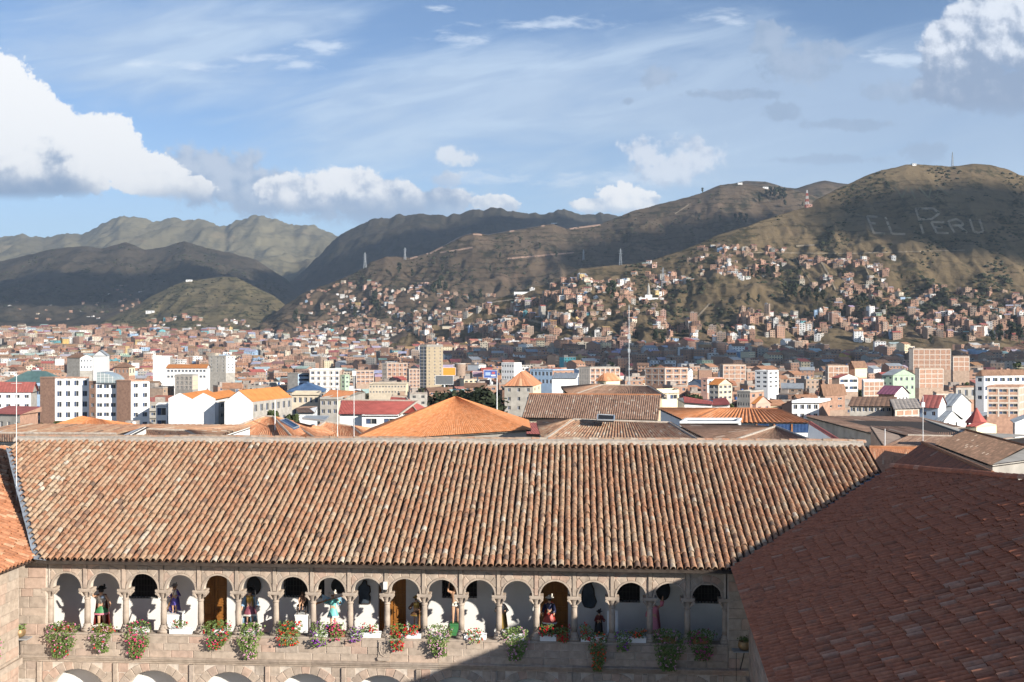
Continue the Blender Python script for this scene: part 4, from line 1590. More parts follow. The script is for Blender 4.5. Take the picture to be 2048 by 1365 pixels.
            if w1 >= w2:
                k = min(0.45, 0.5 * w2 / w1)
                m1, m2 = (e[1] + e[2]) / 2, (e[3] + e[0]) / 2
                r1, r2 = m1.lerp(m2, k) + up, m2.lerp(m1, k) + up
                face(e[0], e[1], r1, r2)
                face(e[2], e[3], r2, r1)
                face(e[1], e[2], r1, r1)
                face(e[3], e[0], r2, r2)
            else:
                k = min(0.45, 0.5 * w1 / w2)
                m1, m2 = (e[0] + e[1]) / 2, (e[2] + e[3]) / 2
                r1, r2 = m1.lerp(m2, k) + up, m2.lerp(m1, k) + up
                face(e[1], e[2], r2, r1)
                face(e[3], e[0], r1, r2)
                face(e[0], e[1], r1, r1)
                face(e[2], e[3], r2, r2)
        rb.build('roof', rm, t)
        sf = MB()
        sf.face([p - UP * 0.02 for p in e])
        sf.build('soffit', M_WOODD, t)
    return t, loc, h, off


def troof(name, label, pts, de, dr, n, segs, rm, yb, wl='white', hipl=None, hipr=None, ridge_m=None, mean=0.55, cat='house', back=True, drr=None, der=None, amp=None, drop=0.3):
    """tiled house given by its near roof face: eave left, eave right, ridge right, ridge left (photo points) at distances de (eave) and dr (ridge)"""
    der, drr = der or de, drr or dr
    eL, eR = W(*pts[0], de), W(*pts[1], der)
    rR, rL = W(*pts[2], drr), W(*pts[3], dr)
    if min(rL.z - eL.z, rR.z - eR.z) < 0.3:
        print('low ridge', label, round(rL.z - eL.z, 2), round(rR.z - eR.z, 2))
    base = (eL + eR + rR + rL) / 4
    zb = ground_at(base.x, base.y)
    t = thing(name, label, cat, (base.x, base.y, zb))
    off = Vector((base.x, base.y, zb))
    placed.append((min(p[0] for p in pts), max(p[0] for p in pts), min(p[1] for p in pts), max(p[1] for p in pts) + 14, de, label))
    eL, eR, rR, rL = (p - off for p in (eL, eR, rR, rL))
    ed = (rR - rL) if (rR - rL).length > 1 else (eR - eL)
    ed = Vector((ed.x, ed.y, 0)).normalized()
    v1 = ((rL + rR) - (eL + eR)) / 2
    v1.z = 0
    v1 -= ed * v1.dot(ed)
    bL, bR = rL + v1, rR + v1
    bL.z, bR.z = eL.z, eR.z
    if hipl is not None or hipr is not None:
        ed = (eR - eL)
        ed.z = 0
        ed.normalize()
        v2 = (rL + rR) - (eL + eR)
        v2.z = 0
        v2 -= ed * v2.dot(ed)
        if hipl is not None:
            bL = eL + v2
        if hipr is not None:
            bR = eR + v2
    mb = MB()
    rows_quad(mb, eL, eR, rR, rL, n, segs, mean=mean, amp=amp)
    nb = max(3, n // 2)
    if back:
        rows_quad(mb, bR, bL, rL, rR, nb, 3, mean=mean, amp=amp)
    if hipl is not None:
        rows_quad(mb, bL, eL, rL, rL, max(4, int(n * 0.6)), segs, mean=mean, amp=amp)
    if hipr is not None:
        rows_quad(mb, eR, bR, rR, rR, max(4, int(n * 0.6)), segs, mean=mean, amp=amp)
    ro = mb.build('roof', rm, t)
    # ridge and hip cappings
    if ridge_m:
        k = MB()
        rad = max(0.10, 0.0011 * de)
        k.tube([rL + UP * 0.05, rR + UP * 0.05], rad, 6)
        if hipl is not None:
            k.tube([eL + UP * 0.05, rL + UP * 0.03], rad, 6)
        if hipr is not None:
            k.tube([eR + UP * 0.05, rR + UP * 0.03], rad, 6)
        k.build('ridge_capping', ridge_m, ro)
    # walls below, set in from the eaves
    w = MB()
    c = (eL + eR + bR + bL) / 4
    I = [p.lerp(c, 0.05) for p in (eL, eR, bR, bL)]
    zl = -3.0
    for i in range(4):
        p, q = I[i], I[(i + 1) % 4]
        w.face([(p.x, p.y, zl), (q.x, q.y, zl), (q.x, q.y, q.z - 0.05), (p.x, p.y, p.z - 0.05)])
    if hipl is None:
        g = rL.lerp(c, 0.03)
        w.face([I[0], I[3], Vector((g.x, g.y, rL.z - 0.15))])
    if hipr is None:
        g = rR.lerp(c, 0.03)
        w.face([I[1], I[2], Vector((g.x, g.y, rR.z - 0.15))])
    w.build('wall', PAL[wl], t)
    f = MB()
    f.face([eL - UP * 0.12, eR - UP * 0.12, bR - UP * 0.12, bL - UP * 0.12])
    f.build('eave_board', M_WOODD, t)
    return t, off, (eL, eR, rR, rL)


bmb = []
import re as _re
# ------------------------------------------------- roofs close behind the cloister
troof('tiled_house', 'old house with a weathered barrel tile hip roof showing just over the cloister ridge', [(1085, 884), (1410, 890), (1338, 847), (1147, 841)], 66, 74, 46, 12, M_TILET_S, 0, 'white', True, True, M_MORTAR, 0.45)
tt, off, q = troof('tiled_house', 'long old house with a broad brown barrel tile roof and dark eave openings', [(1043, 836), (1317, 841), (1322, 791), (1058, 789)], 118, 132, 62, 14, M_TILEB_S, 0, 'cream', None, None, M_TERRA, 0.55)
troof('hall', 'hall with a large smooth bright orange pyramid roof just behind the cloister ridge', [(690, 884), (1062, 860), (911.5, 793), (910.5, 793)], 82, 87, 78, 26, M_TILEOR_S, 0, 'grey', True, True, None, 0.55, drr=87, amp=0.022)
troof('tiled_house', 'house under a dull brown hip roof with a pale hip line by the white gable', [(1440, 892), (1652, 894), (1552, 855), (1550, 855)], 64, 72, 52, 8, M_TILEB_S, 0, 'white', True, True, M_MORTAR, 0.35, amp=0.04)
troof('tiled_house', 'low house with old pinkish tile roof and short ridge behind the cloister', [(224, 882), (412, 884), (372, 863), (236, 858)], 66, 72, 34, 8, M_TILET_S, 0, 'white', None, True, M_MORTAR, 0.42)
troof('tiled_house', 'house with a pale orange barrel tile hip roof beside the big white gabled block', [(404, 880), (588, 880), (546, 835), (528, 834)], 78, 83, 34, 10, M_TILEO_S, 0, 'white', True, True, M_MORTAR, 0.62)
troof('tiled_house', 'tile roofed house holding a blue solar panel on its slope', [(498, 884), (640, 884), (585, 849), (560, 846)], 80, 85, 30, 8, M_TILEO_S, 0, 'white', True, True, M_MORTAR, 0.7)
troof('tiled_house', 'tile roofed house with a plain pinkish slope below the thin antenna mast', [(594, 884), (740, 884), (703, 854), (650, 845)], 84, 89, 30, 8, M_TILEO_S, 0, 'white', True, True, M_MORTAR, 0.72)
troof('tiled_house', 'low house with a flat orange roof and small white gable at the edge of town', [(66, 863), (238, 871), (202, 839), (162, 832)], 92, 96.5, 30, 6, M_TILEOR_S, 0, 'white', None, True, None, 0.5, amp=0.04)
troof('tiled_house', 'strip of old tile roof running just behind the cloister ridge near the mast', [(-60, 884), (232, 886), (232, 870), (-60, 868)], 58, 64, 60, 4, M_TILET_S, 0, 'white', None, None, M_MORTAR, 0.4)
troof('tiled_house', 'house with bright orange ribbed tile roof over windows hung with blue curtains', [(1378, 846), (1624, 847), (1557, 819), (1437, 818)], 92, 102, 25, 9, M_TILEOR_S, 0, 'white', True, True, M_TERRA, 0.55, amp=0.10)
troof('tiled_house', 'lit orange tile slope in the gap between the cloister roof and shaded roof', [(1756, 985), (1790, 985), (1836, 898), (1738, 896)], 54, 62, 26, 10, M_TILEO_S, 0, 'brick', None, None, M_TERRA, 0.45)
troof('tiled_house', 'house with a dark corrugated brown roof rising behind the shaded red roof', [(1750, 955), (1840, 1032), (1985, 948), (1845, 887)], 58, 60, 40, 6, M_TILER_S, 0, 'white', None, None, M_TERRA, 0.25, der=44, drr=46, amp=0.05)
troof('tiled_house', 'large house with a dark red brown tile roof carrying a cream roof box', [(1868, 888), (1982, 931), (2052, 893), (1932, 861)], 74, 80, 48, 12, M_TILEB_S, 0, 'grey', None, None, M_TERRA, 0.08, der=66, drr=73.5, amp=0.03, back=False)
troof('tiled_house', 'house with a long plain brown tile roof beside the grey metal shed', [(1705, 884), (1772, 886), (1820, 857), (1693, 856)], 108, 118, 26, 6, M_TILEB_S, 0, 'grey', None, None, M_MORTAR, 0.5, amp=0.04)
troof('tiled_house', 'house with a brown hip roof edged by a white capping behind the antenna mast', [(1770, 874), (1960, 876), (1938, 857), (1822, 858)], 100, 114, 36, 6, M_TILEB_S, 0, 'grey', True, None, M_MORTAR, 0.45, amp=0.04)
troof('tiled_house', 'house with a low brown tile roof beside the white mast', [(1766, 893), (1880, 895), (1905, 874), (1815, 872)], 84, 94, 26, 5, M_TILEB_S, 0, 'adobe', None, None, M_MORTAR, 0.5, amp=0.04)
troof('tiled_house', 'house under a faded brown hip roof behind the long brown tile roof', [(1140, 794), (1330, 794), (1296, 773), (1204, 771)], 150, 164, 40, 6, M_TILEB_S, 0, 'cream', True, True, M_MORTAR, 0.4)
troof('shed', 'long shed with faded maroon metal roof between the grey shed and the houses', [(1622, 845), (1790, 857), (1772, 836), (1640, 835)], 140, 147, 40, 3, M_MARM, 0, 'brick', None, None, None, 0.5, amp=0.04)
troof('shed', 'shed with a bluish grey metal roof below the maroon roof', [(1640, 872), (1700, 875), (1738, 850), (1672, 844)], 118, 132, 22, 3, M_GREYM, 0, 'grey', None, None, None, 0.5, amp=0.04)
troof('shed', 'shed with a faded pink ribbed metal roof beside the orange pyramid roof', [(1030, 868), (1110, 870), (1134, 846), (1036, 846)], 98, 105, 26, 3, M_MARM, 0, 'grey', None, None, None, 0.5, amp=0.05)
troof('red_roof_house', 'white house under a wide red ribbed roof with skylights and dark windows', [(676, 829), (800, 830), (836, 803), (683, 801)], 150, 157, 46, 4, M_REDM, 0, 'white', None, True, M_MORTAR, 0.5, amp=0.06)
troof('red_roof_house', 'red ribbed roof on a white house stepping behind the wide red roof', [(770, 826), (836, 828), (812, 796), (782, 794)], 156, 163, 24, 4, M_REDM, 0, 'white', None, True, M_MORTAR, 0.5, amp=0.06)
troof('tiled_house', 'grey apartment house with a lit orange roof beside the blue dome', [(638, 798), (690, 796), (716, 783), (660, 780)], 215, 228, 24, 4, M_TILEOR_S, 0, 'grey', None, None, None, 0.55, amp=0.05)
troof('canopy_house', 'open rooftop terrace under a bright red canopy', [(1368, 806), (1426, 810), (1424, 803), (1366, 793)], 150, 156, 22, 3, M_REDM, 0, 'white', None, None, None, 0.5, amp=0.05)
troof('canopy_house', 'second red canopy roof sloping beside the open terrace', [(1424, 812), (1461, 810), (1452, 796), (1426, 799)], 152, 160, 16, 3, M_REDM, 0, 'white', None, None, None, 0.5, amp=0.05)
troof('tiled_house', 'small white house with a brown tile roof next to the park trees', [(596, 826), (630, 826), (618, 816), (590, 817)], 170, 178, 16, 4, M_TILEB_S, 0, 'white', None, None, None, 0.6)

# ------------------------------------------------- blocks with windows
BL = [
    # name, label, xa, xb, xc, ytop, ybase, d, dl, dr, left wall, right wall, windows left, windows right, roof, roof mat, extra
    ('apartment_block', 'white apartment block with rows of wide windows beside the arched glass gable', 178, 192, 233, 765, 858, 349, 6, 1, 'brick', 'white', (1, 5, .5, .4), (3, 5, .78, .42), 'flat', None, {}),
    ('apartment_block', 'white apartment block with balconies and a bare brick flank', 80, 110, 178, 757, 842, 352, 14, 2, 'brick', 'white', None, (4, 4, .55, .5), 'flat', None, {}),
    ('apartment_block', 'narrow apartment block with brick flank, white front and green netting on top', 233, 262, 299, 763, 860, 345, 12, 3, 'brick', 'white', None, (2, 5, .5, .45), 'flat', None, {'frame': False}),
    ('white_house', 'white three storey house with red roof at the edge of the town', -30, 62, 74, 785, 840, 300, 0, 8, 'white', 'grey', (5, 3, .5, .35), None, 'gable', M_MARM, {'rise': 3}),
    ('hall', 'long hall with a green glass roof behind the white apartments', 10, 120, 135, 765, 800, 420, 2, 16, 'blue', None, (9, 1, .7, .5), None, 'hip', M_GREENM, {'rise': 4.5}),
    ('brick_house', 'low brick house with a wide maroon metal roof behind the cloister corner', -20, 40, 76, 829, 880, 200, 3, 8, 'grey', 'brick', (4, 1, .4, .3), None, 'shed', M_MARM, {'rise': 1.0}),
    ('white_block', 'white gable with an orange roof sweeping back to a windowed wing', 449, 506, 584, 804, 862, 322, 0, 26, 'white', 'grey', None, (7, 2, .5, .5), 'gable', M_ORM, {'rise': 3.8, 'axis': 1, 'over': 0.15}),
    ('balcony_frame_house', 'open white balcony frame beside the blank white gables', 312, 334, 337, 812, 862, 338, 0, 10, 'white', 'white', (1, 2, .8, .6), None, 'flat', None, {}),
    ('apartment_block', 'half finished block of brick and white panels wrapped in green netting', 619, 680, 684, 741, 786, 500, 0, 18, 'white', 'brick', (5, 4, .5, .5), None, 'flat', None, {'frame': (4, 6)}),
    ('office_block', 'dark striped block beside the half finished netted block', 575, 596, 619, 748, 782, 505, 4, 3, 'grey', 'blue', None, (1, 4, .9, .5), 'flat', None, {}),
    ('domed_hall', 'grey hall under a low blue dome roof', 573, 648, 652, 784, 800, 400, 0, 24, 'grey', None, (8, 1, .6, .5), None, 'hip', M_BLUEM, {'rise': 3.4}),
    ('grey_house', 'grey flat house with terraces beside the orange roofed apartments', 584, 638, 642, 790, 836, 225, 0, 10, 'beige', 'grey', (5, 2, .55, .45), None, 'flat', None, {}),
    ('grey_house', 'grey apartment house front with paired windows under the orange roof', 640, 676, 700, 799, 832, 212, 0, 8, 'grey', 'beige', (3, 2, .6, .5), (1, 2, .6, .5), 'flat', None, {}),
    ('white_house', 'white upper storey with two wide dark windows below the red roof', 724, 796, 806, 831, 858, 149, 0, 6, 'white', 'white', (2, 1, .62, .42), None, 'flat', None, {'par': 0.05}),
    ('tower_block', 'tall beige tower block with a dark glazed flank', 839, 853, 886, 694, 786, 900, 22, 4, 'grey', 'tan', (2, 14, .9, .8), (3, 14, .22, .4), 'flat', None, {'par': 2.0}),
    ('brick_tower', 'brick apartment tower beside the beige tower block', 814, 818, 840, 739, 790, 760, 10, 2, 'adobe', 'brick', None, (3, 7, .4, .45), 'flat', None, {'frame': (7, 3)}),
    ('brick_block', 'broad brick block with white framing strips', 764, 774, 815, 727, 762, 800, 10, 3, 'adobe', 'brick', (1, 4, .5, .4), (4, 4, .45, .4), 'flat', None, {'frame': (4, 5)}),
    ('beige_block', 'long low beige block with pale panels in front of the brick towers', 738, 812, 817, 769, 790, 560, 0, 20, 'beige', 'cream', (12, 2, .5, .3), None, 'flat', None, {}),
    ('white_building', 'white office building with a band of windows near the billboard', 1003, 1028, 1043, 727, 762, 620, 6, 4, 'white', 'white', (5, 3, .6, .4), None, 'flat', None, {}),
    ('grey_apartment_house', 'grey apartment house with pyramid tile roof and lit yellow corner', 1009, 1066, 1082, 772, 826, 240, 0, 14, 'grey', 'cream', (3, 3, .3, .42), (2, 3, .4, .4), 'hip', M_TILEO_S, {'rise': 3.4}),
    ('market_hall', 'long blue and white hall with a tall window band', 1060, 1105, 1148, 741, 772, 480, 6, 4, 'blue', 'brick', (6, 2, .6, .5), (4, 2, .4, .4), 'flat', M_BLUEM, {}),
    ('white_shed', 'white gabled shed wall with a coloured lettered strip', 1104, 1152, 1156, 757, 782, 400, 0, 20, 'white', 'white', None, None, 'shed', M_GREYM, {'rise': 1.5}),
    ('brick_block', 'long brick block with grey end wall and barrel blue canopy', 1158, 1180, 1240, 736, 772, 470, 8, 4, 'grey', 'brick', None, (6, 3, .5, .4), 'flat', None, {'frame': (3, 6)}),
    ('cream_house', 'small cream house with little tile roofs above the brown roof', 1195, 1212, 1240, 762, 778, 210, 5, 3, 'cream', 'cream', (1, 1, .5, .4), None, 'hip', M_TILEO_S, {'rise': 1.6}),
    ('brick_block', 'red brick block with a crimson roof terrace', 1290, 1330, 1376, 737, 772, 480, 6, 4, 'brick', 'brick', (3, 3, .4, .4), (3, 3, .5, .4), 'flat', M_REDM, {'frame': True}),
    ('white_house', 'white terrace house with glass rail beside the brown hip roof', 1310, 1316, 1358, 787, 806, 165, 6, 3, 'cream', 'cream', None, (2, 1, .7, .5), 'flat', None, {}),
    ('white_wall_house', 'long low white walled house in front of the blue curtain windows', 1360, 1476, 1482, 846, 880, 86, 0, 4, 'white', 'white', None, None, 'flat', M_GREYM, {'par': 0.12}),
    ('brick_block', 'tall raw brick block with concrete frame lines by the bare slope', 1440, 1446, 1492, 731, 765, 520, 8, 2, 'adobe', 'brick', None, (3, 3, .3, .35), 'flat', None, {'frame': (4, 4)}),
    ('white_house', 'white four storey house with dark windows and curved roof vault', 1510, 1536, 1557, 743, 778, 450, 4, 5, 'white', 'white', (2, 4, .55, .45), (2, 4, .5, .45), 'flat', None, {}),
    ('white_house', 'white house with pink flank and flat terraces at the brick block foot', 1402, 1415, 1446, 758, 786, 400, 6, 3, 'pink', 'white', (1, 3, .4, .4), (3, 2, .4, .4), 'flat', None, {}),
    ('grey_house', 'grey house with arcaded white storeys and brown roof', 1418, 1437, 1464, 770, 802, 330, 6, 4, 'grey', 'beige', (2, 3, .7, .5), (3, 3, .6, .5), 'gable', M_ORM, {'rise': 2}),
    ('grey_house', 'grey corner house with a brick parapet and row of small windows', 1474, 1500, 1528, 785, 818, 300, 6, 6, 'grey', 'brick', (5, 2, .5, .4), (2, 2, .4, .4), 'flat', None, {}),
    ('white_house', 'white house front with long balconies near the orange ribbed roof', 1584, 1638, 1660, 806, 842, 190, 0, 8, 'white', 'brick', (4, 2, .6, .5), None, 'flat', None, {}),
    ('brick_house', 'brick gable house beside the white balconied front', 1640, 1650, 1690, 792, 822, 260, 8, 4, 'adobe', 'brick', None, (2, 2, .4, .3), 'gable', M_BROWNR, {'rise': 3, 'axis': 1}),
    ('brick_block', 'square brick block with pale frame lines and no windows', 1651, 1656, 1697, 733, 768, 470, 10, 2, 'adobe', 'brick', None, (1, 3, .2, .2), 'flat', None, {'frame': (3, 4)}),
    ('cream_house', 'cream gabled house beside the square brick block', 1697, 1710, 1734, 737, 756, 480, 6, 4, 'brick', 'cream', None, None, 'gable', M_BROWNR, {'rise': 3.5, 'axis': 1}),
    ('white_house', 'white house with two long balcony bands under a dark red roof', 1664, 1679, 1716, 756, 784, 400, 6, 2, 'adobe', 'white', None, (2, 2, .85, .45), 'gable', M_MARM, {'rise': 1.5}),
    ('brick_block', 'blank brick block with a white left edge and concrete grid', 1724, 1727, 1768, 763, 800, 350, 8, 2, 'white', 'brick', None, None, 'flat', None, {'frame': (4, 4)}),
    ('green_house', 'pale green house with curved grey roof and pale awning', 1764, 1786, 1830, 751, 785, 400, 5, 4, 'green', 'green', (2, 3, .4, .4), (4, 2, .4, .4), 'gable', M_GREYM, {'rise': 2.5}),
    ('brick_block', 'wide four storey brick block with white frame lines', 1818, 1826, 1902, 699, 740, 610, 14, 2, 'adobe', 'brick', None, (5, 4, .12, .15), 'flat', None, {'frame': (4, 7)}),
    ('brick_block', 'brick block under a green canopy below the wide brick block', 1830, 1838, 1887, 738, 776, 450, 10, 3, 'adobe', 'brick', None, (2, 3, .1, .15), 'flat', M_GREENM, {'frame': (4, 4)}),
    ('brick_block', 'small brick block at the shoulder of the wide brick block', 1903, 1906, 1939, 714, 742, 570, 8, 2, 'adobe', 'brick', None, None, 'flat', None, {'frame': (3, 3)}),
    ('purple_roof_house', 'white gabled house with a purple roof and four small windows', 1757, 1789, 1817, 789, 812, 260, 5, 3, 'brick', 'white', None, (4, 1, .4, .35), 'gable', mat('purple_roof', (0.24, 0.09, 0.14), 0.7, 0.15, 1, 0.05), {'rise': 2.2}),
    ('balcony_house', 'long low house with a concrete balcony strip and brown roof', 1700, 1784, 1790, 812, 845, 180, 0, 8, 'grey', 'brick', (7, 2, .7, .5), None, 'shed', M_BROWNR, {'rise': 1.2}),
    ('brick_house', 'brick gable house with a pale frame line next to the long balcony house', 1785, 1790, 1838, 818, 845, 176, 9, 3, 'brick', 'brick', None, None, 'shed', M_SLAB, {'rise': 1.2, 'axis': 1, 'frame': (2, 3)}),
    ('white_house', 'low white house with red and grey metal roofs and roof lights', 1840, 1876, 1892, 816, 842, 190, 2, 9, 'blue', 'white', (2, 1, .4, .3), None, 'gable', M_MARM, {'rise': 2.2}),
    ('white_house', 'white walled house under a grey ribbed metal roof', 1880, 1905, 1942, 812, 836, 215, 3, 9, 'white', 'white', None, None, 'gable', M_GREYM, {'rise': 2.4}),
    ('blue_house', 'small pale blue and white house behind the brown hip roof', 1876, 1888, 1921, 842, 864, 125, 3, 2, 'blue', 'white', None, (2, 1, .25, .5), 'gable', M_GREYM, {'rise': 1.2}),
    ('office_block', 'white office block with framed square windows under a brown roof', 1951, 1968, 2070, 752, 805, 330, 4, 6, 'white', 'white', (1, 3, .5, .42), (7, 3, .7, .45), 'hip', M_BROWNR, {'rise': 2.0}),
    ('brick_block', 'grey and brick half built block with wide openings before the white office', 1974, 2038, 2052, 775, 834, 260, 0, 8, 'brick', 'pink', (3, 4, .7, .4), None, 'flat', None, {'frame': (4, 3)}),
    ('grey_house', 'grey rendered house with three dark openings beside the brick ruin', 1906, 1912, 1953, 775, 800, 330, 6, 2, 'brick', 'grey', None, (3, 1, .4, .5), 'flat', None, {}),
    ('ruined_house', 'roofless dark brick house with gaping windows', 1866, 1872, 1908, 788, 812, 290, 6, 2, 'adobe', 'adobe', None, (4, 2, .45, .45), 'flat', None, {'frame': (2, 4)}),
    ('white_wall_house', 'white and plastered wall of a low house by the dark red brown roof', 2026, 2030, 2080, 845, 890, 96, 4, 8, 'grey', 'white', None, (1, 1, .3, .3), 'shed', M_GREYM, {'rise': 0.5}),
    ('roof_box', 'cream painted roof box with a flat red lid on the dark tile roof', 1931, 1953, 1993, 853, 892, 82, 2, 2, 'cream', 'cream', None, None, 'gable', M_REDM, {'rise': 0.3, 'ground': False, 'over': 0.2}),
    ('brick_house', 'small salmon brick house with a red hipped cap beside the maroon shed', 1505, 1512, 1541, 808, 830, 240, 5, 3, 'pink', 'pink', None, (2, 1, .4, .4), 'gable', M_ORM, {'rise': 1.8}),
    ('white_block', 'plain white warehouse with a vaulted roof among the brick houses', 186, 214, 219, 712, 740, 700, 2, 20, 'white', 'white', None, None, 'gable', M_GREYM, {'rise': 4, 'axis': 1}),
    ('white_block', 'white warehouse wall with a grey shadow side', 306, 340, 345, 714, 740, 680, 0, 18, 'white', 'grey', None, None, 'flat', None, {}),  # flank shadow put in as grey wall colour
    ('grey_block', 'bare grey concrete block with a column of windows and white side', 417, 452, 470, 713, 746, 620, 2, 4, 'grey', 'white', (3, 5, .2, .5), (2, 5, .4, .4), 'flat', None, {}),
    ('school_block', 'long white and crimson building with window bands and red roofs', 333, 412, 420, 737, 760, 540, 0, 20, 'white', 'white', (11, 2, .7, .4), None, 'gable', M_ORM, {'rise': 2}),
    ('grey_house', 'grey rendered house beside white four window house', 134, 160, 185, 716, 742, 600, 6, 6, 'grey', 'white', None, (4, 2, .5, .4), 'gable', M_BROWNR, {'rise': 2}),
    ('brick_house', 'brick house with dark roof and yellow lit corner below the white warehouse', 228, 258, 270, 735, 752, 520, 2, 8, 'brick', 'cream', (4, 1, .4, .4), (2, 1, .5, .5), 'hip', M_BROWNR, {'rise': 2.5}),
    ('grey_block', 'unfinished grey block with open floors near the blue dome', 350, 385, 396, 752, 780, 450, 3, 8, 'grey', 'cream', (4, 3, .3, .4), None, 'flat', None, {'frame': (3, 4)}),
    ('green_house', 'green and grey building beside the netted block', 681, 690, 699, 752, 778, 500, 4, 4, 'green', 'green', (1, 3, .5, .4), (1, 3, .5, .4), 'flat', None, {}),
    ('brick_block', 'brown block with balcony strips left of the white strip brick block', 706, 712, 748, 742, 768, 640, 8, 3, 'adobe', 'brick', None, (4, 3, .7, .3), 'flat', None, {'frame': (3, 4)}),
]
for (nm, lb, xa, xb, xc, yt, yb, d, dl, dr, wl, wr, w1, w2, rf_, rm_, ex_) in BL:
    block(nm, lb, xa, xb, xc, yt, yb, d, dl, dr, wl, wr, w1, w2, rf_, rm_, **ex_)

# broad white block with a zigzag of two blank gables
dW = 330
prof_ = [(337, 864), (430, 864), (430, 798), (406, 786.5), (384, 799), (359, 786.5), (337, 797)]
cW = W(384, 864, dW)
t = thing('white_block', 'broad windowless white block with two blank gables and orange roof strips', 'building', cW)
placed.append((337, 448, 787, 864, dW, 'broad windowless white block with two blank gables'))
pw_ = [W(x, y, dW) - cW for x, y in prof_]
mb = MB()
mb.prism([(p.x, p.z - (4 if i < 2 else 0)) for i, p in enumerate(pw_)], 0, 0.5)
mb.prism([(pw_[0].x, -4), (pw_[1].x, -4), (pw_[1].x, pw_[2].z - 0.8), (pw_[0].x, pw_[6].z - 0.8)], 0.52, 30)
mb.build('wall', M_WHITE, t)
rb = MB()
for a, b in ((6, 5), (5, 4), (4, 3), (3, 2)):
    p, q = Vector((pw_[a].x, 0.5, pw_[a].z - 0.35)), Vector((pw_[b].x, 0.5, pw_[b].z - 0.35))
    if p.z > q.z:
        rows_quad(rb, q, q + Vector((0, 30, 0)), p + Vector((0, 30, 0)), p, 30, 3, amp=0.06)
    else:
        rows_quad(rb, p, p + Vector((0, 30, 0)), q + Vector((0, 30, 0)), q, 30, 3, amp=0.06)
rb.build('roof', M_ORM, t)
sd = MB()
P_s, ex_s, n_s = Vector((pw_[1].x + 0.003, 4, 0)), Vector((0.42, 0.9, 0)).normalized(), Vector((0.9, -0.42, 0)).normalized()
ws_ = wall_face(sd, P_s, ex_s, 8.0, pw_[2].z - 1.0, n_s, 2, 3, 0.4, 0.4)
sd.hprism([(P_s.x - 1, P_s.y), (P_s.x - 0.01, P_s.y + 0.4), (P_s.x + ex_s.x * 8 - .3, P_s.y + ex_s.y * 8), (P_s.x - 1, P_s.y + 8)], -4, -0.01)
sd.build('side_wall', PAL['grey'], t)  # grey carries the shade the next gable throws on this recessed wall
windows(t, P_s, ex_s, n_s, ws_)

# ------------------------------------------------- single things among the roofs
def cyl_thing(name, label, cat, x, y0, y1, d, r, m, n=8, r2=None, extra=None):
    p, q = W(x, y1, d), W(x, y0, d)
    zb = min(p.z, ground_at(p.x, p.y)) if name not in ('water_tank',) else p.z
    t = thing(name, label, cat, (p.x, p.y, zb))
    mb = MB()
    h = q.z - zb
    mb.lathe([(r, 0), (r2 or r, h * 0.999), ((r2 or r) * 0.5, h)], n)
    mb.build('pole' if r < 1 else 'wall', m, t)
    return t, h


# antenna masts standing on the roofs behind the ridge
def mast(label, x, y0, y1, d, r, arms=(), m=M_WMETAL, name='antenna_mast', group=None):
    t, h = cyl_thing(name, label, 'mast', x, y0, y1, d, r, m, 8, r * 0.6)
    if group:
        t['group'] = group
    for (f, L, kind) in arms:
        mb = MB()
        z = h - (h - 0) * f
        if kind == 'cross':
            mb.tube([(-L, 0, z), (L, 0, z)], r * 0.4, 5)
            mb.build('crossbar', m, t)
        elif kind == 'box':
            mb.box(-L, -L * 0.6, z - L * 1.6, L, L * 0.6, z + L * 1.6)
            mb.build('antenna_panel', m, t)
    return t


mast('white antenna mast above the old tile roof at the cloister corner', 33, 747, 872, 46, 0.022, ((0.03, 0.25, 'cross'),))
mast('tall white mast behind the ridge before the red roofed house', 708, 742, 868, 62, 0.032, ((0.01, 0.1, 'box'),))
mast('thin whip mast left of the tall white mast', 675, 772, 866, 70, 0.035)
mast('white finial post among the pale orange tile roofs', 550, 800, 838, 80, 0.06)
mast('white mast standing over the brown hip roofs with a small box', 1846, 792, 892, 76, 0.04, ((0.05, 0.12, 'box'),))
mast('thin pole beside the brown roofs carrying wires', 1770, 858, 897, 70, 0.05)
mast('slim pole rising beside the pyramid roofed apartment house', 994, 757, 822, 160, 0.12)
mast('tall white telecom monopole above the town', 1258, 610, 790, 330, 0.15, ((0.25, 0.5, 'box'), (0.36, 0.4, 'box'), (0.62, 0.45, 'box')), name='telecom_mast', m=M_METAL)

# stone water tower
t_, h_ = cyl_thing('stone_tower', 'round stone tower standing beside the orange billboard', 'tower', 920, 727, 786, 720, 4.0, PAL['adobe'], 20, 3.9)
mb = MB()
mb.lathe([(4.15, h_ - 0.7), (4.25, h_), (3.7, h_ + 0.1)], 20)
mb.build('parapet', M_CONC, t_)
for k, a in enumerate((-2.0, -1.4)):
    mb = MB()
    mb.box(4.05 * math.cos(a) - 0.35, 4.05 * math.sin(a) - 0.1, h_ * 0.55 + k, 4.05 * math.cos(a) + 0.35, 4.05 * math.sin(a) + 0.3, h_ * 0.55 + k + 1.1)
    mb.build('window', M_DARK, t_)


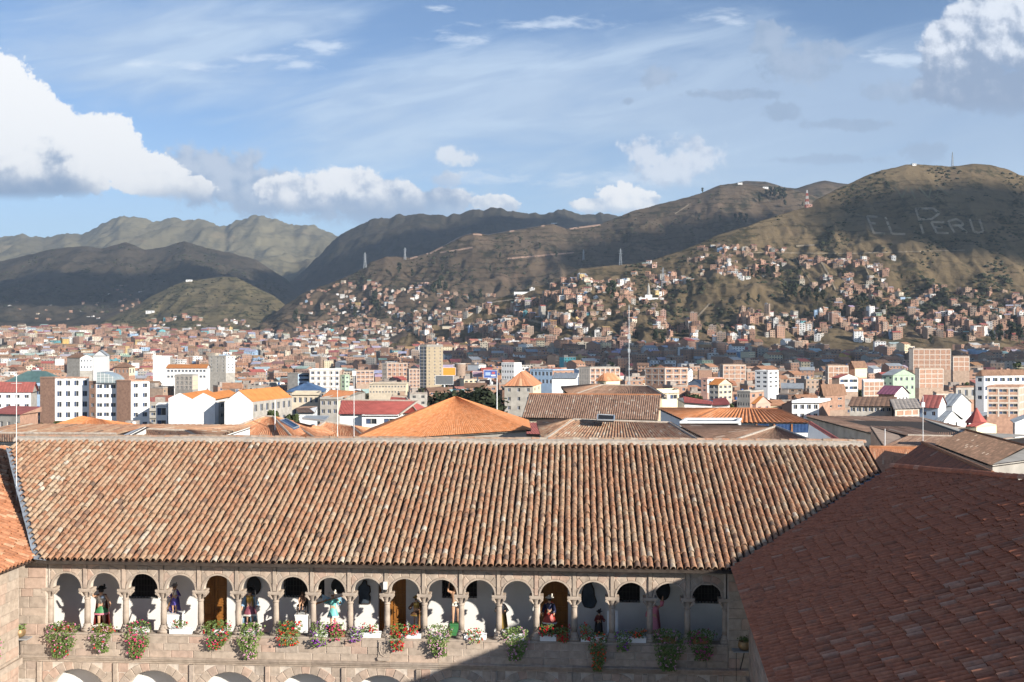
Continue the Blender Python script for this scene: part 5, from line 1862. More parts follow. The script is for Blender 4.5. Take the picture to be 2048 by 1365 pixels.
def billboard(label, x0, x1, y0, y1, d, ybase, panel, cells=()):
    c = W((x0 + x1) / 2, y1, d)
    zb = W(0, ybase, d).z
    t = thing('billboard', label, 'billboard', (c.x, c.y, zb))
    w, h = (x1 - x0) / F * d, (y1 - y0) / F * d
    z0 = c.z - zb
    mb = MB()
    mb.tube([(0, 0.6, -8), (0, 0.6, z0 + h * 0.4)], 0.45, 10)
    mb.build('post', M_WMETAL, t)
    mb = MB()
    mb.box(-w / 2, 0, z0, w / 2, 0.5, z0 + h)
    po = mb.build('panel', panel, t)
    fr = MB()
    k = 0.22
    for a in ((-w / 2 - k, z0 - k, w / 2 + k, z0), (-w / 2 - k, z0 + h, w / 2 + k, z0 + h + k), (-w / 2 - k, z0, -w / 2, z0 + h), (w / 2, z0, w / 2 + k, z0 + h)):
        fr.box(a[0], -0.05, a[1], a[2], 0.45, a[3])
    fr.build('frame', M_WMETAL, t)
    for (a, b, c_, dd, m) in cells:
        mb = MB()
        mb.box(-w / 2 + w * a, -0.03, z0 + h * b, -w / 2 + w * c_, 0.0, z0 + h * dd)
        mb.build('print', m, po)
    return t


billboard('plain orange billboard in front of the stone tower', 886, 911, 736, 751, 690, 800, mat('orange_vinyl', (0.75, 0.30, 0.04), 0.6, 0.05, 1, 0))
billboard('blank dark grey billboard on a white post by the beige tower', 871, 906, 752, 769, 600, 800, mat('grey_vinyl', (0.13, 0.14, 0.15), 0.6, 0.1, 1, 0))
mb_ = mat('screen_blue', (0.06, 0.12, 0.38), 0.5, 0.2, 1, 0)
billboard('lit blue screen billboard on a tall post near the trees', 968, 994, 741, 756, 560, 800, mb_, [(0.1, 0.3, 0.5, 0.75, mat('screen_pale', (0.35, 0.45, 0.65), 0.5, 0.1, 1, 0)), (0.55, 0.2, 0.9, 0.4, M_WHITE), (0.6, 0.5, 0.85, 0.8, mat('screen_red', (0.5, 0.12, 0.12), 0.5, 0.1, 1, 0))])
billboard('small pinkish billboard facing the trees', 946, 964, 744, 754, 640, 800, mat('mauve_vinyl', (0.30, 0.20, 0.26), 0.6, 0.1, 1, 0))

# red cone roofed gazebo
p = W(1953, 846, 150)
t = thing('gazebo', 'gazebo with a tall red cone roof on timber posts', 'gazebo', (p.x, p.y, ground_at(p.x, p.y)))
z0 = p.z - t.location.z
w = 22 / F * 150
mb = MB()
mb.lathe([(w * 1.05, z0), (w * 0.5, z0 + 1.1), (w * 0.16, z0 + 1.95), (0.05, z0 + 2.3)], 8)
mb.build('roof', M_REDM, t)
for k in range(6):
    a = k * math.pi / 3
    mb = MB()
    mb.tube([(w * 0.85 * math.cos(a), w * 0.85 * math.sin(a), 0), (w * 0.85 * math.cos(a), w * 0.85 * math.sin(a), z0)], 0.12, 6)
    mb.build('post', M_WOODD, t)

# sloping white gable wall with a red coping beside the blue curtain house
p0, p1, p2, p3 = W(1616, 892, 88), W(1682, 892, 78), W(1680, 886, 78), W(1622, 850, 88)
t = thing('gable_wall', 'white gable wall edged with a red coping beside the blue curtained windows', 'wall', (p0.x, p0.y, p0.z))
mb = MB()
q = [p - p0 for p in (p0, p1, p2, p3)]
back = Vector((0.3, 1.5, 0))
mb.mesh([*q, *[p + back for p in q]], [(0, 1, 2, 3), (7, 6, 5, 4), (0, 4, 5, 1), (1, 5, 6, 2), (3, 2, 6, 7), (0, 3, 7, 4)])
mb.build('wall', M_WHITE, t)
mb = MB()
mb.tube([q[3] + UP * 0.1 + back / 2, q[2] + UP * 0.1 + back / 2], 0.16, 6)
mb.build('coping', M_REDM, t)

# windows with blue curtains under the orange ribbed roof
p = W(1478, 866, 91.8)
t = thing('curtained_front', 'glazed upper storey with blue curtains under the orange ribbed roof', 'building', (p.x, p.y, p.z))
w, h = (1619 - 1478) / F * 91.8, 17.5 / F * 91.8
mb = MB()
mb.box(0, -0.35, -4, w, 0.2, 0)
mb.build('wall', M_WHITE, t)
for k in range(4):
    x0, x1 = w * k / 4, w * (k + 1) / 4
    mb = MB()
    mb.box(x0 + 0.06, 0.1, 0, x1 - 0.06, 0.16, h, 0)
    wo = mb.build('window', M_GLASS, t)
    if k:
        c = MB()
        n = 22
        vs = []
        for i in range(n + 1):
            x = lerp(x0 + 0.1, x1 - (0.5 if k == 1 else 0.1), i / n)
            y = 0.05 + 0.03 * (-1) ** i
            vs += [(x, y, 0.02), (x, y, h - 0.02)]
        c.mesh(vs, [(2 * i, 2 * i + 2, 2 * i + 3, 2 * i + 1) for i in range(n)])
        c.build('curtain', mat('blue_curtain', (0.05, 0.10, 0.22), 0.8, 0.2, 3, 0), wo)
    m2 = MB()
    m2.box(x0 - 0.06, -0.05, 0, x0 + 0.06, 0.1, h)
    m2.build('post', M_TERRA, t)

# arched glass gable on the white apartments
p = W(193, 766, 348)
t = thing('glass_gable', 'arched glass roof gable standing on the white apartment block', 'roof glazing', (p.x, p.y, p.z))
w = 40 / F * 348
h = 21 / F * 348
pl = [(0, 0), (w, 0)] + [(w - w * (1 - math.cos(a)) * 0.98, h * math.sin(a)) for a in np.linspace(0.15, 1.5, 8)] + [(0, h)]
mb = MB()
mb.prism(pl, 0, 8)
mb.build('glazing', mat('pale_glazing', (0.30, 0.35, 0.36), 0.2, 0.1, 0.5, 0), t)
for k in range(5):
    mb = MB()
    x = w * k / 5
    top = h * math.sin(math.acos(max(0, min(1, x / w * 0.98))))
    mb.box(x - 0.06, -0.08, 0, x + 0.06, -0.01, max(0.4, top))
    mb.build('mullion', M_WMETAL, t)
for k in range(1, 4):
    mb = MB()
    mb.box(0, -0.1, h * k / 4 - 0.05, w * math.sqrt(max(0.02, 1 - (k / 4) ** 2)), -0.02, h * k / 4 + 0.05)
    mb.build('mullion', M_WMETAL, t)

# solar panel and skylight on the tile roofs
for (lb, nm, pts, d, m) in (('dark blue solar panel lying on the pinkish tile slope', 'solar_panel', [(563, 850), (575, 847), (601, 862), (590, 866)], (80, 80, 77, 77), M_BLUEM),
                            ('pale translucent skylight strip on the tile slope', 'skylight', [(604, 846), (612, 841), (657, 842), (648, 850)], (84, 86, 86, 84), M_GREYM),
                            ('black glazed hatch on the ridge of the old hip roof', 'roof_hatch', [(1194, 851), (1195, 840), (1228, 842), (1227, 852)], (71, 73, 73, 71), M_DARK)):
    q = [W(*pp, dd) for pp, dd in zip(pts, d)]
    c = sum(q, Vector()) / 4
    t = MB()
    nn = (q[1] - q[0]).cross(q[3] - q[0]).normalized()
    if nn.z < 0:
        nn = -nn
    lo, hi = [p - c + nn * 0.25 for p in q], [p - c + nn * 0.4 for p in q]
    t.mesh(lo + hi, [(0, 1, 2, 3), (7, 6, 5, 4), (0, 4, 5, 1), (1, 5, 6, 2), (2, 6, 7, 3), (3, 7, 4, 0)])
    fr = MB()
    o = t.build(nm, m, None, loc=c)
    tag(o, lb, nm.replace('_', ' '))
    for i in range(4):
        fr.tube([hi[i], hi[(i + 1) % 4]], 0.06, 5)
    fr.build('frame', M_METAL, o)
# ================================================================== THE MASS OF THE TOWN
R5 = random.Random(55)
HCOL = [('brick', 'bare brick', (0.375, 0.225, 0.16), 48), ('adobe', 'tan adobe', (0.335, 0.235, 0.175), 18), ('white', 'white', (0.70, 0.68, 0.65), 12), ('cream', 'cream', (0.60, 0.52, 0.41), 6),
        ('grey', 'grey', (0.37, 0.345, 0.31), 9), ('blue', 'pale blue', (0.33, 0.45, 0.60), 1.2), ('yellow', 'ochre', (0.58, 0.42, 0.20), 1), ('pink', 'salmon', (0.56, 0.36, 0.29), 2), ('teal', 'teal', (0.14, 0.38, 0.42), .6), ('green', 'pale green', (0.37, 0.46, 0.35), .5)]
RCOL = [('flat', 'flat concrete', (0.34, 0.29, 0.25), M_SLAB, 58), ('gable', 'orange pitched', (0.40, 0.205, 0.12), M_ORD, 12), ('gable', 'red metal', (0.33, 0.12, 0.10), M_REDM, 7), ('gable', 'brown pitched', (0.24, 0.15, 0.10), M_BROWNR, 10),
        ('gable', 'grey metal', (0.40, 0.42, 0.44), M_GREYM, 8)]


def pick(tab):
    r = R5.uniform(0, sum(q[-1] for q in tab))
    for q in tab:
        r -= q[-1]
        if r <= 0:
            return q
    return tab[0]


cands = []     # x, y(px of base), position, width, length, storeys, colour, roof, zone, rot


def put(P, zone, w, l, st, rot, colw=None):
    c, r = pick(colw or HCOL), pick(RCOL)
    cands.append((P.y, P, zone, w, l, st, c, r, rot))


HILLCOL = [q[:3] + (k,) for q, k in zip(HCOL, (50, 26, 13, 3, 7, 1, .6, 1.5, .5, .3))]
# valley floor: dense streets
d = 300.0
while d < 2750:
    step = 10.0 + d * 0.0046
    x = -90.0
    px = step * 0.98 / d * F
    while x < 2140:
        xx = x + R5.uniform(-0.3, 0.3) * px
        dd = d + R5.uniform(-0.35, 0.35) * step
        x += px
        yb = CY + (CAMZ - ground_z(xx, dd)) / dd * F
        # where the slopes begin the streets thin out
        lim = float(np.interp(xx, [0, 250, 320, 560, 640, 900, 1000, 1150, 1300, 1600, 2048], [2700, 2700, 2560, 2560, 2300, 1750, 1550, 1330, 1280, 1240, 1190]))
        if dd > lim:
            continue
        g = fbm(xx * 0.006, dd * 0.004, 4.4, 3)
        if g > 0.42 and dd > 700:
            continue
        if 1300 < xx < 1500 and 560 < dd < 900 and g > -0.1:
            continue
        if 1540 < xx < 1650 and 640 < dd < 900 and g > -0.2:
            continue
        if R5.random() < 0.10:
            continue
        w = R5.uniform(0.62, 0.95) * step
        l = R5.uniform(0.62, 0.95) * step
        st = R5.choice((1, 2, 2, 3, 3, 4, 5)) if dd > 450 else R5.choice((1, 2, 2, 3))
        if 0 < xx < 900 and dd > 1000:
            st = R5.choice((2, 3, 3, 4, 4, 5, 6))
        p = Vector(((xx - CX) / F * dd, dd, ground_z(xx, dd)))
        put(p, 'floor', min(w * (1.25 if R5.random() < .2 else 1), 19), min(l, 16), st, R5.gauss(0.3, 0.35) + (0.0 if R5.random() < 0.7 else R5.uniform(-0.6, 0.6)))
    d += step * 1.12
# houses climbing the slopes (photo regions)
HZ = [(HA, 1400, 1570, 492, 560, 144, 'spur'), (HA, 1290, 1420, 525, 570, 78, 'spur'), (HA, 1190, 1330, 555, 612, 93, 'spur'), (HA, 1030, 1190, 560, 600, 78, 'spur'), (HA, 1150, 1250, 600, 660, 69, 'spur'),
      (HA, 1600, 1700, 515, 600, 93, 'slope'), (HA, 1680, 1790, 515, 610, 106, 'slope'), (HA, 1650, 1860, 580, 650, 153, 'slope'), (HA, 1860, 2048, 575, 650, 120, 'slope'),
      (HA, 1250, 1500, 640, 690, 170, 'foot'), (HA, 1480, 1760, 625, 688, 186, 'foot'), (HA, 1740, 2060, 630, 684, 217, 'foot'), (HA, 930, 1170, 610, 672, 170, 'foot'), (HA, 1000, 1260, 655, 690, 108, 'foot'),
      (HB, 600, 760, 570, 640, 116, 'far'), (HB, 740, 950, 590, 645, 139, 'far'), (HB, 610, 960, 625, 655, 155, 'far'), (HB, 930, 1000, 590, 630, 27, 'far'), (HB, 590, 860, 636, 676, 230, 'far'), (HA, 830, 1020, 634, 698, 240, 'foot'),
      (HF, 215, 330, 560, 640, 26, 'dim'), (HF, 0, 260, 600, 650, 24, 'dim'), (HG, 260, 500, 640, 664, 50, 'mound')]
for (H, x0, x1, y0, y1, n, zone) in HZ:
    k = 0
    for _ in range(n * 4):
        x, y = R5.uniform(x0, x1), R5.uniform(y0, y1)
        if fbm(x * 0.03, y * 0.05, 8.8, 2) < -0.05:
            continue
        if H.at(H.r, x) > y - 6:
            continue
        if zone in ('foot',) and 1330 < x < 1480 and y < 655:
            continue
        P = H.inv(x, y)
        s = 1.0 if zone not in ('far', 'dim', 'mound') else 1.25
        big = R5.random() < 0.2
        w, l, st = (R5.uniform(7, 11), R5.uniform(6, 9), R5.choice((2, 2, 3))) if big else (R5.uniform(5, 9), R5.uniform(4, 7), R5.choice((1, 1, 1, 2)))
        if zone == 'foot':
            st += R5.choice((0, 1, 2))
        put(P - UP * 0.6, zone, w * s, l * s, st, R5.uniform(-0.5, 0.7), HILLCOL)
        k += 1
        if k >= n:
            break

# which of them the camera can see: sweep outward with a skyline buffer
sky_y = np.full(2400, 3000.0)
xs_ = np.arange(2400) - 176
sky_y[(xs_ > -20) & (xs_ < 1745)] = 884
sky_y[xs_ >= 1745] = 890
ev = [('p', q[4], q) for q in placed] + [('c', c[0], c) for c in cands]
ev.sort(key=lambda e: e[1])
vis, near_boxes = [], [q for q in placed]


def px(P):
    return CX + P.x / P.y * F, CY + (CAMZ - P.z) / P.y * F


for kind, dd, e in ev:
    if kind == 'p':
        a, b = int(e[0] + 176), int(e[1] + 176)
        a, b = max(0, a), min(2399, b)
        sky_y[a:b] = np.minimum(sky_y[a:b], e[2])
        continue
    (_, P, zone, w, l, st, c, r, rot) = e
    x, yb = px(P)
    hh = st * 2.75 + 0.4
    hw = 0.5 * (w * abs(math.cos(rot)) + l * abs(math.sin(rot))) / P.y * F
    yt = yb - hh / P.y * F
    # keep clear of the placed buildings, and never in front of them
    bad = False
    for q in placed:
        if x + hw > q[0] and x - hw < q[1]:
            if P.y < q[4] - 2 and yt < q[3] - 6:
                bad = True
                break
            if q[4] - 2 <= P.y < q[4] + 26:
                bad = True
                break
    if bad:
        continue
    a, b = max(0, int(x - hw + 176)), min(2399, int(x + hw + 176) + 1)
    if b - a < 1 or x + hw < 0 or x - hw > 2048:
        continue
    seen = float(np.mean(np.clip(sky_y[a:b] - yt, 0, yb - yt)))
    if seen > 0.8:
        vis.append((seen * 2 * hw, seen, e))
    sky_y[a:b] = np.minimum(sky_y[a:b], yt)

N_SINGLE = 225
order = sorted(range(len(vis)), key=lambda i: -vis[i][0])
single = set(order[:N_SINGLE])
ZONE = {'floor': 'in the packed valley town', 'spur': 'on the sunlit grassy spur', 'slope': 'below the hillside letters', 'foot': 'at the big hill foot',
        'far': 'under the terraced hill', 'dim': 'under the shaded hills', 'mound': 'below the small mound'}
NUM = {1: 'one', 2: 'two', 3: 'three', 4: 'four', 5: 'five', 6: 'six', 7: 'seven'}
_hm = {}


def house_mesh(w, l, st, roof):
    k = (round(w), round(l), st, roof)
    if k in _hm:
        return _hm[k]
    w, l = k[0], k[1]
    h = st * 2.75
    mb = MB()
    cols, colsr = max(2, round(w / 3.4)), max(1, round(l / 4.2))
    ws = []
    vr = random.Random(int(w * 31 + l * 7 + st * 101 + len(roof)))
    wf_, hf_ = vr.uniform(.3, .6), vr.uniform(.36, .5)
    for (P, ex, n, ln, cc) in ((Vector((-w / 2, -l / 2, 0)), Vector((1, 0, 0)), Vector((0, -1, 0)), w, cols), (Vector((w / 2, -l / 2, 0)), Vector((0, 1, 0)), Vector((1, 0, 0)), l, colsr),
                               (Vector((w / 2, l / 2, 0)), Vector((-1, 0, 0)), Vector((0, 1, 0)), w, 0), (Vector((-w / 2, l / 2, 0)), Vector((0, -1, 0)), Vector((-1, 0, 0)), l, 0)):
        q = wall_face(mb, P, ex, ln, h, n, cc, st, wf_, hf_)
        if cc:
            ws.append((P, ex, n, q))
    mb.box(-w / 2, -l / 2, -6, w / 2, l / 2, 0.0)
    if st >= 2 and vr.random() < .6:
        x0, x1 = (-w / 2 + .2, w / 2 - .2) if vr.random() < .5 else (-w / 2 + .2, vr.uniform(-.1, .2) * w)
        for k in range(1, st):
            z = k * 2.75
            mb.box(x0, -l / 2 - .95, z - .08, x1, -l / 2 - .003, z + .08)
            mb.box(x0, -l / 2 - .95, z + .08, x1, -l / 2 - .85, z + .75)
    rb = MB()
    if roof == 'flat':
        rb.box(-w / 2 - 0.12, -l / 2 - 0.12, h, w / 2 + 0.12, l / 2 + 0.12, h + 0.22)
        for (a, b, c, d_) in ((-w / 2, -l / 2, w / 2, -l / 2 + 0.18), (-w / 2, -l / 2 + 0.18, -w / 2 + 0.18, l / 2), (w / 2 - 0.18, -l / 2 + 0.18, w / 2, l / 2)):
            rb.box(a, b, h + 0.22, c, d_, h + 0.75)
        rr = random.Random(int(w * 10 + st))
        rb.box(-w * 0.3, 0, h + 0.22, w * 0.05, l * 0.35, h + 2.3)
        for i in range(4):
            x, y = (-w / 2 + 0.3 + (w - 0.6) * (i % 2)), (-l / 2 + 0.3 + (l - 0.6) * (i // 2))
            rb.box(x - 0.06, y - 0.06, h + 0.7, x + 0.06, y + 0.06, h + 1.6)
    else:
        e = 0.5
        rs = 0.22 * l
        L, Rr = [(-w / 2 - e, -l / 2 - e, h - 0.1), (w / 2 + e, -l / 2 - e, h - 0.1), (w / 2 + e, 0, h + rs), (-w / 2 - e, 0, h + rs)], [(w / 2 + e, l / 2 + e, h - 0.1), (-w / 2 - e, l / 2 + e, h - 0.1), (-w / 2 - e, 0, h + rs), (w / 2 + e, 0, h + rs)]
        rb.face(L)
        rb.face(Rr)
        for q in (L, Rr):
            rb.face([(p[0], p[1], p[2] - 0.12) for p in q][::-1])
        for s in (-1, 1):
            mb.face([(s * w / 2, -l / 2, h), (s * w / 2, l / 2, h), (s * w / 2, 0, h + rs * 0.9)])
    _hm[k] = (mb.data('wall', PAL['brick']), rb.data('roof', M_SLAB), ws, mb)
    return _hm[k]


def single_house(e):
    (dd, P, zone, w, l, st, c, r, rot) = e
    wm, rm, ws, _ = house_mesh(w, l, st, r[0])
    nm = {'brick': 'brick_house', 'adobe': 'adobe_house'}.get(c[0], 'painted_house')
    place = ZONE[zone]
    hx, hy = px(P)
    hy -= st * 1.4 / P.y * F
    best = None
    for q in placed:
        sn = _re.split(r' (?:with|beside|behind|on|under|in|near|before|of|and|at|by|next|wrapped|showing|rising|standing|below|front|adjoining|between|stepping|edged|just|holding)\b', q[5])[0]
        if len(sn.split()) > 5 or sn.split()[0] in ('second', 'third'):
            continue
        if P.y > q[4] and q[0] - 12 < hx < q[1] + 12 and q[2] - 60 < hy < q[2] + 12:
            k = abs(hx - (q[0] + q[1]) / 2) + 2 * (q[2] - hy)
            if best is None or k < best[0]:
                best = (k, sn)
    if best:
        place = 'behind the ' + best[1]
    pl = '' if st == 1 else 's'
    rn = r[1].replace('flat concrete', 'flat')
    t = thing(nm, f'{c[1]} house of {NUM[st]} storey{pl} with {rn} roof {place}', 'house', P, rot, f'{c[1]} houses of {NUM[st]} storey{pl} with {rn} roof {place}')
    o = link('wall', wm, t)
    o.material_slots[0].link = 'OBJECT'
    o.material_slots[0].material = PAL[c[0]]
    o = link('roof', rm, t)
    o.material_slots[0].link = 'OBJECT'
    o.material_slots[0].material = r[3]
    if r[0] == 'flat' and R5.random() < .6:
        if 'tank' not in _hm:
            tm_ = MB()
            tm_.lathe([(.55, 0), (.6, .1), (.6, 1.15), (.5, 1.35), (.2, 1.42)], 10)
            for a_ in (0, 2.1, 4.2):
                tm_.box(.4 * math.cos(a_) - .06, .4 * math.sin(a_) - .06, -.5, .4 * math.cos(a_) + .06, .4 * math.sin(a_) + .06, .02)
            _hm['tank'] = tm_.data('water_tank', M_DARK)
        tk = link('water_tank', _hm['tank'], t, (R5.uniform(-.3, .35) * w, R5.uniform(-.25, .3) * l, st * 2.75 + .72))
        tk.material_slots[0].link = 'OBJECT'
        tk.material_slots[0].material = R5.choice((M_DARK, M_BLUEM, M_WMETAL, M_DARK))
    for (Pw, ex, n, q) in ws:
        windows(t, Pw, ex, n, q, R5.choice((0, 0, 1)))


stuff = MB()
n_st = 0
for i, (_, seen, e) in enumerate(vis):
    if i in single:
        single_house(e)
        continue
    (dd, P, zone, w, l, st, c, r, rot) = e
    n_st += 1
    h = st * 2.75
    M = Matrix.Translation(P) @ Matrix.Rotation(rot, 4, 'Z')
    v = R5.uniform(0.8, 1.15)
    cc = tuple(min(0.8, q * v) for q in c[2])
    def T(*p):
        return M @ Vector(p)
    a, b = w / 2, l / 2
    B = [T(-a, -b, -5), T(a, -b, -5), T(a, b, -5), T(-a, b, -5)]
    U_ = [T(-a, -b, h), T(a, -b, h), T(a, b, h), T(-a, b, h)]
    for k in range(4):
        j = (k + 1) % 4
        stuff.face([B[k], B[j], U_[j], U_[k]], 0, cc)
    rc = tuple(q * R5.uniform(0.8, 1.15) for q in r[2])
    if r[0] == 'flat':
        stuff.face(U_, 0, rc)
        for (x0, y0, x1, y1) in ((-a, -b, a, -b + 0.25), (-a, -b, -a + 0.25, b), (a - 0.25, -b, a, b)):
            z0, z1 = h, h + 0.6
            q = [T(x0, y0, z0), T(x1, y0, z0), T(x1, y1, z0), T(x0, y1, z0), T(x0, y0, z1), T(x1, y0, z1), T(x1, y1, z1), T(x0, y1, z1)]
            for f in ((0, 1, 5, 4), (1, 2, 6, 5), (2, 3, 7, 6), (3, 0, 4, 7), (4, 5, 6, 7)):
                stuff.face([q[z] for z in f], 0, cc)
        if R5.random() < 0.45:
            tx, ty = R5.uniform(-a * .8, a * .6), R5.uniform(-b * .8, b * .5)
            tcol = R5.choice(((0.03, 0.03, 0.035), (0.05, 0.12, 0.30), (0.45, 0.43, 0.40)))
            ring = [T(tx + .65 * math.cos(q), ty + .65 * math.sin(q), h + .3) for q in np.linspace(0, 5.24, 6)]
            ring2 = [p + Vector((0, 0, 1.5)) for p in ring]
            for k in range(6):
                stuff.face([ring[k], ring[(k + 1) % 6], ring2[(k + 1) % 6], ring2[k]], 0, tcol)
            stuff.face(ring2, 0, tcol)
        for k in range(4):
            if R5.random() < 0.5:
                px_, py_ = (a - .2) * (1 if k % 2 else -1), (b - .2) * (1 if k // 2 else -1)
                stuff.face([T(px_ - .07, py_, h), T(px_ + .07, py_, h), T(px_ + .07, py_, h + R5.uniform(.9, 1.8)), T(px_ - .07, py_, h + 1.2)], 0, (0.2, 0.17, 0.15))
        if R5.random() < 0.4:
            bx, by = R5.uniform(-a * 0.6, a * 0.2), R5.uniform(-b * 0.4, b * 0.2)
            q = [T(bx, by, h), T(bx + 2.6, by, h), T(bx + 2.6, by + 2.6, h), T(bx, by + 2.6, h), T(bx, by, h + 2.3), T(bx + 2.6, by, h + 2.3), T(bx + 2.6, by + 2.6, h + 2.3), T(bx, by + 2.6, h + 2.3)]
            for f in ((0, 1, 5, 4), (1, 2, 6, 5), (3, 0, 4, 7), (4, 5, 6, 7)):
                stuff.face([q[z] for z in f], 0, cc)
    else:
        rs = 0.22 * l
        stuff.face([T(-a - .4, -b - .4, h), T(a + .4, -b - .4, h), T(a + .4, 0, h + rs), T(-a - .4, 0, h + rs)], 0, rc)
        stuff.face([T(a + .4, b + .4, h), T(-a - .4, b + .4, h), T(-a - .4, 0, h + rs), T(a + .4, 0, h + rs)], 0, rc)
        for s in (-1, 1):
            stuff.face([T(s * a, -b, h), T(s * a, b, h), T(s * a, 0, h + rs)], 0, cc)
    # dark openings let into the fronts, with their own reveals standing 6 cm proud
    nc = max(2, round(w / 3.6))
    nr = max(1, round(l / 4.5))
    dk = (0.045, 0.043, 0.045)
    for s in range(st):
        z0 = s * 2.75 + 0.95
        for k in range(nc):
            if R5.random() < 0.2:
                continue
            x0 = -a + w * (k + 0.28) / nc
            x1 = -a + w * (k + 0.72) / nc
            stuff.face([T(x0, -b - .06, z0), T(x1, -b - .06, z0), T(x1, -b - .06, z0 + 1.25), T(x0, -b - .06, z0 + 1.25)], 0, dk)
        for k in range(nr):
            if R5.random() < 0.3:
                continue
            y0, y1 = -b + l * (k + 0.3) / nr, -b + l * (k + 0.7) / nr
            stuff.face([T(a + .06, y0, z0), T(a + .06, y1, z0), T(a + .06, y1, z0 + 1.25), T(a + .06, y0, z0 + 1.25)], 0, dk)
M_MASS = mat('town_mass', col_attr=True, rough=0.95, var=0.2, scale=0.25, bump=0.0, coord='World', dirt=((0.17, 0.13, 0.105), 0.3, 0.52, 0.8, 0.4))
o = stuff.build('town_houses', M_MASS)
o['kind'] = 'stuff'
print('houses', len(cands), 'visible', len(vis), 'single', len(single), 'stuff', n_st)
# ================================================================== VEGETATION, HILL DETAILS
from mathutils.bvhtree import BVHTree
R6 = random.Random(66)
EYE = Vector((0, 0, CAMZ))
_hills = [o for o in COL.objects if o.name.startswith('hill') or o.name == 'ground']
_bv = []
for o in _hills:
    me = o.data
    _bv.append(BVHTree.FromPolygons([v.co.copy() for v in me.vertices], [tuple(p.vertices) for p in me.polygons]))


def hillpt(x, y):
    """first terrain point on the sight line"""
    D = Vector(((x - CX) / F, 1, -(y - CY) / F)).normalized()
    best = None
    for b in _bv:
        h = b.ray_cast(EYE, D)
        if h[0] is not None and (best is None or h[3] < best[3]):
            best = h
    return (best[0], best[1]) if best else (None, None)


M_LEAF = mat('tree_leaf', (0.055, 0.072, 0.028), 0.8, 0.35, 0.8, 0.0, rnd=0.25, spec=0.2)
M_LEAFD = mat('dark_leaf', (0.036, 0.046, 0.024), 0.85, 0.35, 0.8, 0.0, rnd=0.2, spec=0.2)
M_BARK = mat('bark', (0.12, 0.09, 0.065), 0.95, 0.25, 3)
M_SHRUB = mat('hill_shrub', (0.042, 0.046, 0.024), 0.95, 0.3, 0.3, 0.0, coord='World')


def crown_mesh(h, r, n, leaf, seed, mt, kind='tall'):
    rr = random.Random(seed)
    mb = MB()
    nc = 16 if kind != 'tall' else 14
    cl = []
    for k in range(nc):
        if kind == 'tall':
            z = h * rr.uniform(0.28, 0.97)
            q = r * (1.05 - 0.75 * abs(z / h - 0.55)) * rr.uniform(0.1, 0.75)
            cr = r * rr.uniform(0.32, 0.55)
        else:
            z = h * rr.uniform(0.45, 0.92)
            q = r * rr.uniform(0.1, 0.8) * math.sqrt(max(0.1, 1.25 - (z / h)))
            cr = r * rr.uniform(0.28, 0.45)
        a = rr.uniform(0, 6.283)
        cl.append((q * math.cos(a), q * math.sin(a), z, cr))
    for k in range(n):
        c = cl[k % nc]
        d = Vector((rr.gauss(0, 1), rr.gauss(0, 1), rr.gauss(0, 1))).normalized()
        p = Vector(c[:3]) + d * c[3] * rr.uniform(0.55, 1.05)
        t = d.orthogonal().normalized()
        t.rotate(Matrix.Rotation(rr.uniform(0, 6.28), 3, d))
        b = d.cross(t)
        t = (t + d * rr.gauss(0, 0.4)) * leaf * rr.uniform(0.6, 1.3)
        b = (b + d * rr.gauss(0, 0.4)) * leaf * rr.uniform(0.6, 1.3)
        mb.face([p - t, p - b * 0.8, p + t, p + b * 0.8])
    return mb.data('crown', mt)


def trunk_mesh(h, r):
    mb = MB()
    mb.tube([(0, 0, -0.6), (0.04 * h * 0.3, 0, h * 0.3), (0, 0.02 * h, h * 0.62), (0.02 * h, 0, h * 0.85)], [r, r * 0.75, r * 0.5, r * 0.15], 6)
    for a, z in ((0.5, 0.35), (2.4, 0.45), (4.3, 0.4), (5.5, 0.55)):
        mb.tube([(0, 0, h * z), (math.cos(a) * h * 0.12, math.sin(a) * h * 0.12, h * (z + 0.16))], [r * 0.4, r * 0.1], 5)
    return mb.data('trunk', M_BARK)


_TP = {'tall': [(crown_mesh(14, 3.0, 420, 0.75, s, M_LEAFD, 'tall'), trunk_mesh(14, 0.3)) for s in (1, 2, 3)],
       'round': [(crown_mesh(8, 3.6, 520, 0.55, s, M_LEAF, 'round'), trunk_mesh(8, 0.28)) for s in (4, 5, 6)]}


def tree(kind, P, h, label, group=None, name=None, squash=1.0, hero=None):
    t = thing(name or ('eucalyptus_tree' if kind == 'tall' else 'broadleaf_tree'), label, 'tree', P, R6.uniform(0, 6.28), group)
    if hero:
        cm, tm, H = hero
    else:
        cm, tm = R6.choice(_TP[kind])
        H = 14 if kind == 'tall' else 8
    link('trunk', tm, t)
    link('crown', cm, t)
    s = h / H
    t.scale = (s * squash, s * squash, s)
    return t


